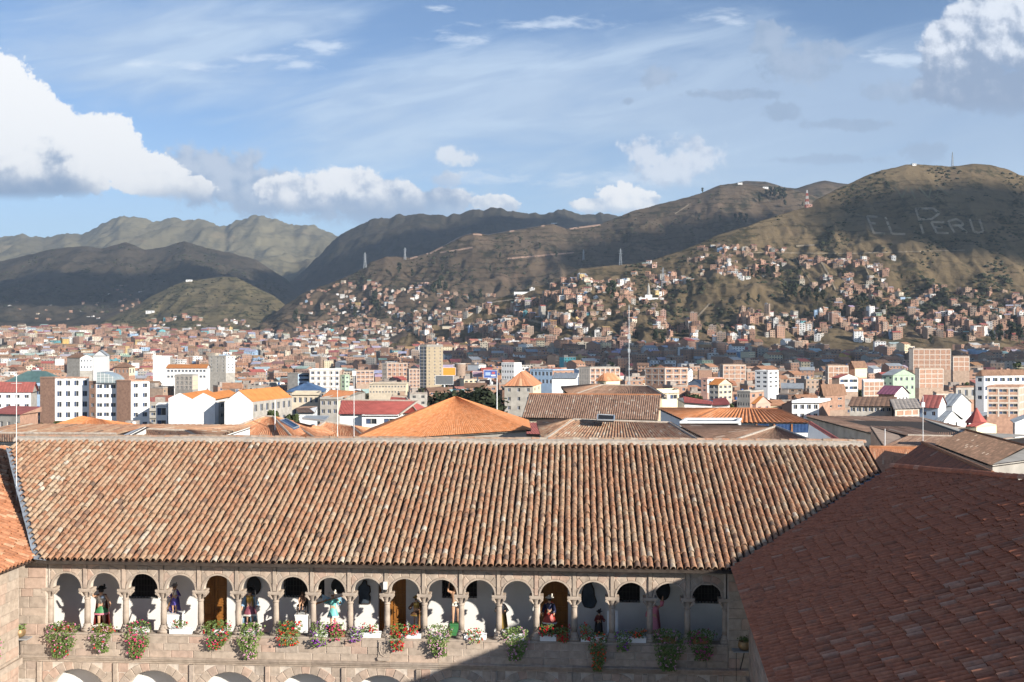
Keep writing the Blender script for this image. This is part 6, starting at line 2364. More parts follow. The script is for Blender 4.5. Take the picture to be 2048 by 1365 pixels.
# dark park trees beside the orange pyramid roof, shrubs in the courtyards between the roofs
for (x, yt, yb, d, sq, lb) in [(922, 786, 828, 190, 1.9, 'wide dark park tree rising behind the orange pyramid roof'), (982, 787, 830, 185, 1.8, 'dark rounded park tree beside the grey pyramid roofed apartments'),
                               (893, 783, 826, 200, 1.3, 'smaller dark park tree at the shoulder of the red roofed house')]:
    p, q = W(x, yb, d), W(x, yt, d)
    z = min(p.z, ground_at(p.x, p.y))
    h = q.z - z
    hero = (crown_mesh(h, h * 0.42, 2600, 0.42, int(x), M_LEAFD, 'round'), trunk_mesh(h, 0.4), h)
    tree('round', Vector((p.x, p.y, z)), h, lb, hero=hero, squash=sq * 0.72)
for (x, yt, yb, d, lb) in [(548, 812, 842, 140, 'green tree between the orange hip roof and the grey flat house'), (584, 819, 842, 135, 'round green tree next to the small brown roofed house'),
                           (525, 826, 846, 150, 'low green tree under the windowed wing of the white gables'), (76, 834, 862, 170, 'olive tree before the brick house with maroon roof'), (112, 833, 855, 150, 'olive tree behind the flat orange roof'),
                           (358, 850, 870, 130, 'small tree at the foot of the blank white gable'), (330, 848, 866, 160, 'small tree below the white balcony frame'), (1402, 787, 812, 220, 'dark tree behind the red canopies'),
                           (1455, 797, 820, 250, 'green tree beside the grey corner house'), (1935, 762, 785, 380, 'green tree near the ruined brick house'), (2036, 715, 735, 560, 'rounded tree at the wide brick block level')]:
    p, q = W(x, yb, d), W(x, yt, d)
    z = min(p.z, ground_at(p.x, p.y))
    h = q.z - z
    tree('round', Vector((p.x, p.y, z)), h, lb, hero=(crown_mesh(h, max(1.2, (yb - yt) / F * d * 0.62), 700, 0.26 + d * 0.0009, int(x), M_LEAF, 'round'), trunk_mesh(h, 0.2), h))

# tall trees one can pick out on the slopes (photo foot points and heights)
TT = [('spur', 'tall dark eucalyptus among the houses on the sunlit spur', [(1520, 552, 22), (1536, 556, 26), (1548, 552, 22), (1562, 550, 20), (1503, 556, 18), (1590, 600, 34), (1604, 606, 30), (1618, 602, 28), (1634, 610, 34), (1646, 604, 24), (1580, 585, 18), (1377, 586, 26), (1224, 606, 44),
        (1216, 596, 30), (1497, 606, 20), (1517, 608, 18), (1571, 600, 14), (1330, 585, 18), (1726, 612, 26), (1803, 560, 12), (1687, 560, 20), (1752, 590, 16)]),
      ('ridge', 'dark tree standing on the crest of the terraced hill', [(1540, 398, 24), (1550, 402, 28), (1560, 404, 30), (1532, 396, 16), (1568, 402, 26), (1519, 408, 18), (1405, 388, 12), (1570, 416, 16), (1605, 414, 10)]),
      ('terrace', 'dark tree on the face of the terraced hill', [(1480, 452, 26), (1492, 450, 22), (1470, 446, 18), (1440, 446, 16), (1398, 444, 14), (880, 592, 40), (868, 598, 34), (890, 590, 26), (798, 552, 26), (825, 556, 18), (885, 545, 16), (1000, 520, 14), (1112, 520, 18), (1040, 490, 16), (960, 600, 22), (940, 612, 24),
        (748, 620, 36), (755, 628, 28), (710, 640, 26), (825, 640, 22), (700, 622, 22), (905, 628, 30), (1080, 500, 14), (980, 545, 14), (1150, 560, 14)]),
      ('mound', 'small tree on the rounded terraced mound', [(530, 580, 18), (540, 586, 12), (376, 595, 8), (410, 590, 7), (536, 625, 14), (590, 650, 30), (605, 655, 26), (345, 640, 12)]),
      ('foot', 'tree among the houses at the foot of the big hill', [(1310, 690, 30), (1325, 694, 26), (1450, 700, 22), (1180, 690, 24), (1090, 690, 20), (2000, 690, 40), (2020, 688, 44), (2040, 690, 40), (1985, 692, 30), (1930, 692, 24), (1860, 690, 20), (1750, 690, 18), (1620, 692, 16), (1895, 640, 16), (1960, 610, 14), (1830, 655, 16)])]
for zn, lb, lst in TT:
    for (x, y, hp) in lst:
        P, _n = hillpt(x, y)
        if P is None:
            continue
        tree('tall', P, hp / F * P.y, lb, lb.replace('tree', 'trees') + ' group')
# trees between the houses of the valley town
for k in range(46):
    x, d = R6.uniform(0, 2048), R6.uniform(420, 1500)
    if x > 1000 and d > 1000:
        d = R6.uniform(420, 950)
    P = Vector(((x - CX) / F * d, d, ground_z(x, d)))
    tree('round', P, R6.uniform(8, 13), 'green tree standing between houses of the packed valley town', 'trees between the valley houses')

# scrub dotted over the slopes: nobody could count it
ico_v = [Vector(v).normalized() for v in ((0, 0, 1), (0.89, 0, 0.45), (0.28, 0.85, 0.45), (-0.72, 0.53, 0.45), (-0.72, -0.53, 0.45), (0.28, -0.85, 0.45), (0.72, 0.53, -0.3), (-0.28, 0.85, -0.3), (-0.89, 0, -0.3), (-0.28, -0.85, -0.3), (0.72, -0.53, -0.3))]
ico_f = [(0, 1, 2), (0, 2, 3), (0, 3, 4), (0, 4, 5), (0, 5, 1), (1, 6, 2), (2, 7, 3), (3, 8, 4), (4, 9, 5), (5, 10, 1), (2, 6, 7), (3, 7, 8), (4, 8, 9), (5, 9, 10), (1, 10, 6)]
sb = MB()
for (H, x0, x1, n, s0, s1, cl, tl) in ((HA, 1250, 2060, 9500, 1.4, 4.0, -0.02, 0.16), (HB, 640, 1600, 2600, 2.0, 5.0, 0.05, 0.1), (HG, 240, 620, 520, 1.6, 4.5, -0.05, 0.1), (HF, 0, 640, 1500, 3.0, 8.0, 0.06, 0.2)):
    for _ in range(n):
        x, t = R6.uniform(x0, x1), R6.uniform(tl, 0.99)
        if H is HA and x < 1560 and R6.random() < 0.7:
            continue
        if fbm(x * 0.012, t * 5.0, 2.2, 4) < cl - (0.10 if R6.random() < 0.25 else 0):
            continue
        P = H.pt(x, t)
        if H is HA and 1715 < x < 1985:
            yy = CY + (CAMZ - P.z) / P.y * F
            if 405 < yy < 478 and R6.random() < 0.8:
                continue
        s = R6.uniform(s0, s1) * R6.choice((0.6, 0.8, 1.0, 1.2))
        q = [P + Vector((v.x * s * R6.uniform(0.7, 1.3), v.y * s * R6.uniform(0.7, 1.3), (v.z * 0.75 + 0.25) * s * R6.uniform(0.7, 1.2))) for v in ico_v]
        sb.mesh(q, ico_f)
o = sb.build('hill_shrubs', M_SHRUB)
o['kind'] = 'stuff'


def ribbon(mb, pts, wpx, lift=0.5, step=3.0):
    """a strip lying on the slope along photo points"""
    for (a, b) in zip(pts[:-1], pts[1:]):
        L = math.hypot(b[0] - a[0], b[1] - a[1])
        n = max(1, int(L / step))
        dx, dy = (b[0] - a[0]) / L, (b[1] - a[1]) / L
        prev = None
        for k in range(n + 1):
            x, y = lerp(a[0], b[0], k / n), lerp(a[1], b[1], k / n)
            pr = []
            for s in (-0.5, 0.5):
                P, nn = hillpt(x - dy * wpx * s + R6.gauss(0, 0.15), y + dx * wpx * s + R6.gauss(0, 0.15))
                if P is None:
                    pr = None
                    break
                pr.append(P + (EYE - P).normalized() * lift * 2.5 + UP * lift)
            if pr and prev and abs(pr[0].y - prev[0].y) < 120:
                mb.face([prev[0], prev[1], pr[1], pr[0]])
            prev = pr


def z3(q):
    return [(1200 + x / 2.415, 300 + y / 2.415) for (x, y) in q]


M_PATH = mat('trodden_earth', (0.27, 0.215, 0.15), 1.0, 0.25, 0.05, 0.0, coord='World')
M_LET = mat('pale_grass_letter', (0.33, 0.265, 0.185), 1.0, 0.35, 0.06, 0.0, coord='World')
M_PATHF = mat('faint_grass_line', (0.165, 0.140, 0.080), 1.0, 0.25, 0.05, 0.0, coord='World')
M_ROAD = mat('brick_earth_road', (0.36, 0.235, 0.17), 1.0, 0.25, 0.05, 0.0, coord='World')
LET = {'letter_E': [[(1290, 320), (1322, 402)], [(1290, 322), (1340, 326)], [(1302, 356), (1332, 357)], [(1320, 402), (1378, 406)]],
       'letter_L': [[(1378, 326), (1410, 406)], [(1410, 406), (1476, 409)]],
       'letter_P': [[(1524, 284), (1562, 406)], [(1524, 286), (1610, 284), (1640, 308), (1602, 336), (1545, 337)]],
       'letter_E.001': [[(1600, 350), (1626, 402)], [(1600, 350), (1664, 351)], [(1610, 375), (1655, 376)], [(1626, 402), (1684, 404)]],
       'letter_R': [[(1680, 346), (1712, 402)], [(1680, 346), (1722, 336), (1748, 350), (1756, 366), (1700, 367)], [(1732, 367), (1774, 402)]],
       'letter_U': [[(1786, 336), (1806, 396), (1828, 403), (1852, 396), (1832, 336)]]}
P, _n = hillpt(1850, 450)
t = thing('hillside_lettering', 'giant pale letters EL PERU cut into the grass of the big hill', 'lettering', P)
for nm, strokes in LET.items():
    mb = MB()
    for s in strokes:
        ribbon(mb, z3(s), 4.4)
    mb.v = [tuple(Vector(v) - P) for v in mb.v]
    mb.build(nm, M_LET, t)
t = thing('hillside_lettering', 'faint older letters VIVA in the grass above the giant letters', 'lettering', P)
for nm, s in (('letter_V', [(1425, 180), (1460, 232), (1482, 180)]), ('letter_I', [(1500, 182), (1522, 238)]), ('letter_V.001', [(1540, 182), (1588, 234), (1602, 178)]), ('letter_A', [(1622, 236), (1642, 182), (1692, 232)])):
    mb = MB()
    ribbon(mb, z3(s), 3.4)
    mb.v = [tuple(Vector(v) - P) for v in mb.v]
    mb.build(nm, M_PATHF, t)

for pts, w, m in (([(860, 508), (894, 490), (914, 478), (940, 469), (976, 471), (1044, 459.5), (1104, 449.5), (1133, 459.5), (1201, 450.5)], 3.2, M_ROAD), ([(820, 518), (856, 508)], 3.0, M_ROAD),
                  ([(880, 506), (945, 496)], 3.0, M_ROAD), ([(1015, 518), (1148, 506)], 3.0, M_ROAD), ([(1640, 520), (1656, 548), (1672, 582)], 3.0, M_PATH), ([(1480, 506), (1700, 508), (1930, 501)], 1.6, M_PATH), ([(1592, 493), (1630, 491)], 3.2, M_PATH),
                  ([(1420, 608), (1395, 634)], 3.4, M_PATH), ([(978, 626), (1040, 637), (1090, 648)], 4.5, M_PATH), ([(980, 606), (1060, 596)], 2.5, M_PATH), ([(1720, 510), (1742, 560), (1750, 600)], 1.8, M_PATH), ([(1590, 515), (1625, 570)], 1.8, M_PATH), ([(1350, 428), (1378, 410)], 2.0, M_PATH)):
    mb = MB()
    ribbon(mb, pts, w)
    if mb.f:
        o = mb.build('hill_path', m)
        o['kind'] = 'structure'


def lattice(label, x, yt, yb, m2=None, wid=0.16, name='pylon', arms=True):
    P, _n = hillpt(x, yb)
    if P is None:
        return
    h = (yb - yt) / F * P.y
    t = thing(name, label, 'tower', P)
    rad = 0.0004 * P.y * 0.45
    wb = h * wid
    segs = 6
    for k in range(segs):
        mb = MB()
        z0, z1 = h * k / segs, h * (k + 1) / segs
        a, b = wb * (1 - 0.8 * k / segs), wb * (1 - 0.8 * (k + 1) / segs)
        c0 = [Vector((sx * a / 2, sy * a / 2, z0)) for sx, sy in ((-1, -1), (1, -1), (1, 1), (-1, 1))]
        c1 = [Vector((sx * b / 2, sy * b / 2, z1)) for sx, sy in ((-1, -1), (1, -1), (1, 1), (-1, 1))]
        for i in range(4):
            mb.tube([c0[i], c1[i]], rad, 4)
            mb.tube([c0[i], c1[(i + 1) % 4]], rad * 0.6, 4)
            mb.tube([c1[i], c1[(i + 1) % 4]], rad * 0.6, 4)
        mb.build('lattice_section', (m2[k % 2] if m2 else M_METAL), t)
    if arms:
        for f in (0.72, 0.86):
            mb = MB()
            mb.tube([(-h * 0.14, 0, h * f), (h * 0.14, 0, h * f)], rad * 0.8, 4)
            mb.build('cross_arm', M_METAL, t)
    return t


MR = mat('tower_red', (0.45, 0.07, 0.05), 0.7, 0.1, 1, 0)
lattice('red and white lattice tower on the saddle between the hills', 1614, 381, 416, (MR, M_WMETAL), 0.2, 'lattice_tower', False)
lattice('steel pylon on the sunlit spur before the terraced hill', 1241, 498, 531)
lattice('steel pylon among the houses of the spur', 1326, 536, 578)
lattice('thin mast on the crest of the big hill', 1905, 305, 333, None, 0.12, 'lattice_tower', False)
lattice('faint steel pylon on the ridge above the far houses', 810, 496, 520)
lattice('faint steel pylon low on the end of the terraced hill', 730, 506, 538)
lattice('small pylon on the terraced hill face', 1167, 500, 521)
# white monument on the spur
P, _ = hillpt(1297, 599)
t = thing('monument', 'white monument figure on a stepped plinth on the spur', 'monument', P)
k = P.y / F
mb = MB()
mb.box(-19 * k, -3 * k, -2, 19 * k, 3 * k, 3 * k)
mb.box(-7 * k, -3 * k, 3 * k, 7 * k, 3 * k, 9 * k)
mb.build('plinth', M_WHITE, t)
mb = MB()
mb.lathe([(4 * k, 9 * k), (3 * k, 18 * k), (2.4 * k, 25 * k), (1.2 * k, 28 * k), (1.5 * k, 30 * k), (0.2 * k, 32 * k)], 10)
mb.build('figure', PAL['grey'], t)
# little white houses on the crest and the sheds at the mast
for (x, y, w, h, lb) in ((1445, 370, 8, 3.5, 'tiny white house first on the terraced crest'), (1468, 367, 5, 2.5, 'tiny white house in the middle of the terraced crest'), (1480, 369, 9, 3, 'longer tiny white house near the crest trees'), (1531, 377, 11, 2.5, 'white shelter roof before the crest trees'),
                         (1828, 331, 8, 3, 'small hut on the summit of the big hill'), (1618, 414, 12, 5, 'pink brick hut beside the red and white tower'), (1108, 449, 12, 2.5, 'white hut at the bend of the ridge road'), (1046, 588, 36, 3.5, 'long white and blue wall on the spur end'), (930, 655, 90, 2, 'long pale retaining wall under the spur end'),
                         (300, 627, 16, 5, 'white shed on the flank of the small terraced mound'), (378, 563, 12, 3, 'white hut near the top of the small terraced mound')):
    P, _ = hillpt(x, y)
    if P is None:
        continue
    k = P.y / F
    t = thing('hill_hut' if 'wall' not in lb else 'retaining_wall', lb, 'hut' if 'wall' not in lb else 'wall', P)
    mb = MB()
    mb.box(-w / 2 * k, -2, -3, w / 2 * k, 5, h * k)
    mb.build('wall', PAL['pink'] if 'pink' in lb else (PAL['beige'] if 'retaining' in lb else M_WHITE), t)
    mb = MB()
    mb.box(-w / 2 * k - 0.3, -2.3, h * k, w / 2 * k + 0.3, 5.3, h * k + 0.5)
    mb.build('roof', M_GREYM, t)
    if 'wall' not in lb:
        for s in (-0.25, 0.2):
            mb = MB()
            mb.box(w * s * k - 0.8, -2.06, h * k * 0.3, w * s * k + 0.8, -2.0, h * k * 0.7)
            mb.build('window', M_DARK, t)

# ------------------------------------------------------------------ the air
hz = MB()
hz.box(-7000, -400, -120, 7000, 12600, 1500)
hm_ = bpy.data.materials.new('haze')
hm_.use_nodes = True
hm_.node_tree.nodes.clear()
ho = hm_.node_tree.nodes.new('ShaderNodeOutputMaterial')
hv = hm_.node_tree.nodes.new('ShaderNodeVolumePrincipled')
hv.inputs['Color'].default_value = (0.72, 0.85, 1.0, 1)
hv.inputs['Density'].default_value = 6.0e-5
hv.inputs['Anisotropy'].default_value = 0.2
hm_.node_tree.links.new(hv.outputs[0], ho.inputs['Volume'])
o = hz.build('haze', hm_)
o['kind'] = 'stuff'
# ================================================================== STATUES, FLOWERS, SMALL THINGS OF THE GALLERY
R7 = random.Random(77)


def GP(x, y, d):
    """world point for a photo point at local depth d behind the facade"""
    s, z = LF(x, y, d)
    p = Vector((0, OY, 0)) + TV * s + NV * d
    return Vector((p.x, p.y, z))


def paint(n, c, rough=0.5, metal=0.0):
    return mat('paint_' + n, c, rough, 0.12, 6, 0.05, metal=metal, spec=0.5)


PS = {'skin': paint('flesh', (0.55, 0.32, 0.20)), 'red': paint('scarlet', (0.42, 0.04, 0.025)), 'darkred': paint('wine', (0.16, 0.02, 0.018)), 'blue': paint('blue', (0.05, 0.10, 0.36)), 'violet': paint('violet', (0.12, 0.09, 0.42)),
      'navy': paint('navy', (0.015, 0.02, 0.06)), 'teal': paint('turquoise', (0.16, 0.50, 0.46)), 'gold': paint('gold', (0.50, 0.32, 0.08), 0.3, 0.6), 'silver': paint('silver', (0.55, 0.55, 0.55), 0.25, 0.7), 'green': paint('green', (0.05, 0.20, 0.07)),
      'mauve': paint('mauve', (0.28, 0.08, 0.11)), 'black': paint('black', (0.015, 0.014, 0.014)), 'brown': paint('brown', (0.14, 0.07, 0.035)), 'white': paint('ivory', (0.70, 0.66, 0.58)), 'pink': paint('rose', (0.62, 0.20, 0.26)), 'cream': paint('cream', (0.62, 0.50, 0.33)),
      'sky': paint('sky_blue', (0.22, 0.36, 0.50)), 'orange': paint('orange_red', (0.60, 0.10, 0.03)), 'wood': paint('gunstock', (0.26, 0.12, 0.04))}


def skin_body(H, rh, lh, m, sit=False, lean=0.0, head=(0, 0)):
    """one continuous figure grown on a skeleton; faces -y; rh / lh = hand positions in units of H"""
    J = [(0, 0, .53), (0, -.005, .64), (0 + lean * .5, -.01, .76), (lean, -.012, .835), (lean + head[0], -.03 + head[1], .885), (lean + head[0], -.03 + head[1], .95)]
    E = [(0, 1), (1, 2), (2, 3), (3, 4), (4, 5)]
    Rr = [.072, .062, .080, .032, .050, .052]
    if sit:
        legs = [[(-.055, -.02, .5), (-.075, -.22, .5), (-.075, -.24, .26), (-.075, -.30, .24)], [(.055, -.02, .5), (.075, -.22, .5), (.075, -.24, .26), (.075, -.30, .24)]]
    else:
        legs = [[(-.052, 0, .50), (-.060, -.012, .28), (-.062, .01, .045), (-.068, -.065, .018)], [(.052, 0, .50), (.066, -.03, .28), (.070, .0, .045), (.078, -.075, .018)]]
    for L in legs:
        prev = 0
        for p, r in zip(L, (.058, .040, .024, .020)):
            J.append(p)
            Rr.append(r)
            E.append((prev, len(J) - 1))
            prev = len(J) - 1
    for s, hd in ((-1, rh), (1, lh)):
        sh = (lean + s * .105, -.005, .79)
        hx = Vector(hd)
        mid = (Vector(sh) + hx) / 2
        bend = max(0.0, .17 ** 2 - ((hx - Vector(sh)).length / 2) ** 2) ** .5
        el = mid + Vector((s * .5, .35, -.7)).normalized() * bend
        prev = 2
        pts = [(sh, .036), (tuple(el), .027), (tuple(hx), .020), (tuple(hx + (hx - el).normalized() * .05), .018)]
        for p, r in pts:
            J.append(p)
            Rr.append(r)
            E.append((prev, len(J) - 1))
            prev = len(J) - 1
        base = prev - 1
        d = (hx - el).normalized()
        o = d.orthogonal().normalized()
        for k in (-1, 0, 1):
            J.append(tuple(hx + d * .075 + o * .013 * k))
            Rr.append(.006)
            E.append((prev, len(J) - 1))
    me = bpy.data.meshes.new('body')
    me.from_pydata([tuple(c * H for c in p) for p in J], E, [])
    o = bpy.data.objects.new('tmp_body', me)
    COL.objects.link(o)
    md = o.modifiers.new('s', 'SKIN')
    for i, r in enumerate(Rr):
        sv = me.skin_vertices[0].data[i]
        sv.radius = (r * H, r * H)
        sv.use_root = (i == 0)
    o.modifiers.new('u', 'SUBSURF').levels = 1
    dg = bpy.context.evaluated_depsgraph_get()
    nm = bpy.data.meshes.new_from_object(o.evaluated_get(dg))
    bpy.data.objects.remove(o)
    nm.materials.clear()
    nm.materials.append(m)
    return nm


def shell(prof, n=14, sx=1.0, sy=0.72, fold=0.0, nf=7, c=(0, 0)):
    mb = MB()
    vs, fs = [], []
    for i, (r, z) in enumerate(prof):
        for k in range(n):
            a = 2 * math.pi * k / n
            q = r * (1 + fold * math.sin(a * nf) * (1 - i / max(1, len(prof) - 1)))
            vs.append((c[0] + q * math.cos(a) * sx, c[1] + q * math.sin(a) * sy, z))
    for i in range(len(prof) - 1):
        for k in range(n):
            fs.append((i * n + k, i * n + (k + 1) % n, (i + 1) * n + (k + 1) % n, (i + 1) * n + k))
    mb.mesh(vs, fs)
    return mb


def cape(H, top, bot, w0, w1, yoff=0.1):
    mb = MB()
    n, m = 10, 7
    vs = []
    for j in range(m):
        t = j / (m - 1)
        z = lerp(top, bot, t) * H
        w = lerp(w0, w1, t) * H
        for k in range(n):
            a = math.pi * (0.02 + 0.96 * k / (n - 1))
            rr = 1 + 0.10 * math.sin(k * 2.4 + t) * t
            vs.append((-w * math.cos(a) * rr, (yoff * H * (0.6 + t) * math.sin(a)) * rr + 0.02 * H, z))
    fs = [(j * n + k, j * n + k + 1, (j + 1) * n + k + 1, (j + 1) * n + k) for j in range(m - 1) for k in range(n - 1)]
    b = len(vs)
    vs += [(v[0] * 0.94, v[1] - 0.012 * H, v[2]) for v in vs]
    fs += [tuple(b + i for i in f[::-1]) for f in fs]
    for k in range(n - 1):
        fs.append(((m - 1) * n + k, (m - 1) * n + k + 1, b + (m - 1) * n + k + 1, b + (m - 1) * n + k))
    mb.mesh(vs, fs)
    return mb


def statue(label, x, ytop, yfoot, d, rz=0.0, torso='gold', skirt='red', hem=.30, cap=None, hat=None, hair='brown', rh=(-.2, -.1, .6), lh=(.2, -.1, .6), trim=None, sleeves=None, boots=None, wing=None, prop=None, sit=False, base=None, legs='skin', hw=.17):
    p = GP(x, yfoot, d)
    q = GP(x, ytop, d)
    H = q.z - p.z
    t = thing('statue', label, 'statue', p, -TH + rz)
    link('body', skin_body(H, rh, lh, PS[legs], sit), t)
    h = lambda pr: [(r * H, z * H) for r, z in pr]
    shell(h([(.085, .52), (.082, .58), (.088, .66), (.108, .745), (.100, .80), (.05, .838)]), sx=1.1).build('tunic', PS[torso], t, smooth=True)
    if skirt:
        shell(h([(hw, hem), (hw * .9, hem + .08), (.10, .50), (.086, .56)]), 20, fold=.10).build('skirt', PS[skirt], t, smooth=True)
    if trim:
        shell(h([(hw + .012, hem - .01), (hw + .006, hem + .035)]), 20, fold=.10).build('hem_trim', PS[trim], t)
    # head: hair and face
    hc = (0, -.03 * H)
    shell(h([(.058, .90), (.064, .93), (.060, .97), (.035, 1.0), (.005, 1.01)]), 12, 1, 1, c=(0, -.014 * H)).build('hair', PS[hair], t, smooth=True)
    fm = MB()
    for s in (-1, 1):
        fm.lathe([(.001 * H, .935 * H), (.007 * H, .941 * H), (.001 * H, .947 * H)], 6, s * .02 * H, -.081 * H)
    fm.build('eye', PS['black'], t)
    if hat:
        hm = MB()
        hm.lathe([(.13 * H, .985 * H), (.125 * H, .995 * H), (.06 * H, 1.0 * H), (.055 * H, 1.045 * H), (.03 * H, 1.06 * H)], 14, 0, -.02 * H)
        hm.lathe([(.005 * H, 1.0 * H), (.03 * H, 1.05 * H), (.02 * H, 1.09 * H), (.004 * H, 1.10 * H)], 6, .07 * H, 0)
        hm.build('hat', PS[hat], t, smooth=True)
    if cap:
        cape(H, .83, .06 if not sit else .2, .12, .20).build('cape', PS[cap], t, smooth=True)
    if sleeves:
        for s, hd in ((-1, rh), (1, lh)):
            sh = Vector((s * .105, -.005, .79))
            hx = Vector(hd)
            bend = max(0.0, .17 ** 2 - ((hx - sh).length / 2) ** 2) ** .5
            el = (sh + hx) / 2 + Vector((s * .5, .35, -.7)).normalized() * bend
            sm = MB()
            sm.tube([sh * H, el * H, el.lerp(hx, .6) * H], [.046 * H, .052 * H, .062 * H], 9)
            sm.build('sleeve', PS[sleeves], t, smooth=True)
    if boots:
        for s in (-1, 1):
            bm_ = MB()
            bm_.tube([(s * .065 * H, 0, .20 * H), (s * .067 * H, .005 * H, .04 * H), (s * .072 * H, -.06 * H, .02 * H)], [.034 * H, .028 * H, .024 * H], 8)
            bm_.build('boot', PS[boots], t)
    if wing:
        for s in (-1, 1):
            wm = MB()
            for k in range(7):
                a = 0.9 - k * 0.22
                L = (.34 - .02 * k) * H
                c, sn = math.cos(a - .6), math.sin(a - .6)
                b0 = Vector((s * .05 * H, .09 * H, .78 * H))
                tip = b0 + Vector((s * L * c, .05 * H, L * sn))
                wd = Vector((-sn * s, 0, c)) * .035 * H
                th = Vector((0, .012 * H, 0))
                wm.mesh([b0 - wd * .4, tip - wd, tip + wd, b0 + wd * .4, b0 - wd * .4 + th, tip - wd + th, tip + wd + th, b0 + wd * .4 + th], [(0, 1, 2, 3), (7, 6, 5, 4), (0, 4, 5, 1), (1, 5, 6, 2), (2, 6, 7, 3)])
            wm.build('wing', PS[wing], t)
    if prop:
        kind, a, b, r, m = prop
        pm = MB()
        pm.tube([Vector(a) * H, Vector(a).lerp(Vector(b), .35) * H, Vector(b) * H], [r * 1.8 * H, r * 1.2 * H, r * .7 * H], 7)
        pm.build(kind, PS[m], t)
    if base:
        kind, w, m = base
        pz = GP(x, 1262, d).z if kind == 'tall' else p.z
        f = (p.z - Z_FL)
        bm_ = MB()
        bm_.box(-w / 2, -w * .42, -f, w / 2, w * .42, -0.06)
        bm_.box(-w / 2 - .03, -w * .42 - .03, -0.06, w / 2 + .03, w * .42 + .03, 0.0)
        o = bm_.build('pedestal', m, None, loc=p)
        o.rotation_euler = (0, 0, -TH)
        tag(o, 'pedestal block under the ' + label.split(' with ')[0], 'pedestal')
    return t


PLI = M_WHITE
DG = 1.25
statue('painted angel statue in silver cuirass and green skirt with dark red cape', 203, 1176, 1256, DG, 0.15, 'silver', 'green', .36, 'darkred', 'black', 'black', (-.17, -.12, .98), (.22, -.10, .56), 'pink', None, None, None, None, False, ('low', .5, M_WOODD))
statue('painted angel statue in violet coat and plumed hat with a long musket', 349, 1170, 1226, DG, -0.1, 'white', 'violet', .30, 'violet', 'silver', 'brown', (-.10, -.16, .62), (.16, -.14, .66), None, 'violet', 'blue', None, ('musket', (-.26, -.17, .04), (.20, -.17, 1.06), .014, 'wood'), False, ('tall', .62, PLI), hw=.15)
statue('painted saint statue in gold cuirass and mauve skirt with blue cloak', 500, 1178, 1252, DG, 0.1, 'gold', 'mauve', .30, 'sky', 'black', 'black', (-.20, -.06, .50), (.20, -.10, .55), 'white', 'sky', None, None, ('staff', (.22, -.10, .10), (.16, -.10, .98), .010, 'silver'), False, ('low', .5, M_WOODD), hw=.18)
statue('small seated brown statue on a white pedestal in the gallery', 605, 1184, 1227, DG + .5, 0.0, 'brown', None, .3, None, None, 'brown', (-.12, -.16, .56), (.12, -.16, .56), None, None, None, None, None, True, ('tall', .50, PLI))
ch = GP(605, 1227, DG + .5)
t = thing('chair', 'little dark chair under the seated brown statue', 'chair', ch, -TH)
mb = MB()
mb.box(-.2, -.18, .32, .2, .2, .37)
mb.build('seat', M_WOODD, t)
mb = MB()
mb.box(-.2, .17, .37, .2, .2, .75)
mb.build('backrest', M_WOODD, t)
for sx in (-.18, .18):
    for sy in (-.16, .18):
        mb = MB()
        mb.box(sx - .02, sy - .02, 0, sx + .02, sy + .02, .32)
        mb.build('leg', M_WOODD, t)
statue('painted angel statue in turquoise robe with wings aiming a musket', 666, 1186, 1252, DG, 0.0, 'teal', 'teal', .28, None, 'white', 'brown', (-.20, -.12, .80), (.17, -.14, .84), 'white', 'teal', 'black', 'sky', ('musket', (-.50, -.16, .70), (.40, -.12, .96), .016, 'wood'), False, ('low', .6, M_WOODD), hw=.17)
statue('dark gold saint statue with short flared skirt holding a board', 833, 1194, 1254, DG + .5, 0.1, 'gold', 'brown', .40, None, 'gold', 'black', (-.20, -.10, .66), (.10, -.18, .62), 'gold', 'brown', 'black', None, ('board', (.10, -.2, .02), (.12, -.2, .62), .03, 'wood'), False, ('low', .45, M_WOODD), hw=.19)
statue('bare bodied statue on a green block half hidden by a column', 911, 1168, 1246, DG, 0.2, 'skin', 'white', .44, None, None, 'brown', (-.16, -.05, 1.02), (.16, .0, .60), None, None, None, None, ('tree_trunk', (.10, .08, .0), (.02, .08, 1.12), .04, 'brown'), False, ('low', .4, PS['green']), hw=.11)
statue('gold and white robed statue half hidden behind a gallery column', 1003, 1198, 1258, DG, -0.2, 'white', 'gold', .04, 'gold', None, 'brown', (-.15, -.14, .62), (.17, -.12, .64), None, 'silver', None, None, None, False, ('low', .5, PLI), hw=.19)
statue('saint statue in white hat, navy coat and red skirt with red cape', 1099, 1194, 1262, DG, 0.05, 'navy', 'red', .24, 'red', 'white', 'black', (-.20, -.08, .52), (.12, -.18, .52), 'white', 'navy', 'black', None, ('staff', (-.24, -.10, -.05), (-.22, -.10, .80), .010, 'wood'), False, ('low', .6, M_WOODD), hw=.21)
statue('dark hooded statue kneeling low in the shaded part of the gallery', 1198, 1222, 1272, DG + .4, 0.4, 'darkred', 'black', .06, 'black', 'black', 'black', (-.12, -.18, .66), (.14, -.18, .64), None, 'darkred', None, None, None, False, ('low', .45, M_WOODD), hw=.2)
statue('statue in rose pink cloak with one arm raised in the shade', 1308, 1200, 1272, DG, -0.3, 'pink', 'pink', .05, 'pink', None, 'black', (-.16, -.08, .55), (.24, .0, 1.06), None, 'pink', None, None, None, False, ('low', .5, M_WOODD), hw=.18)

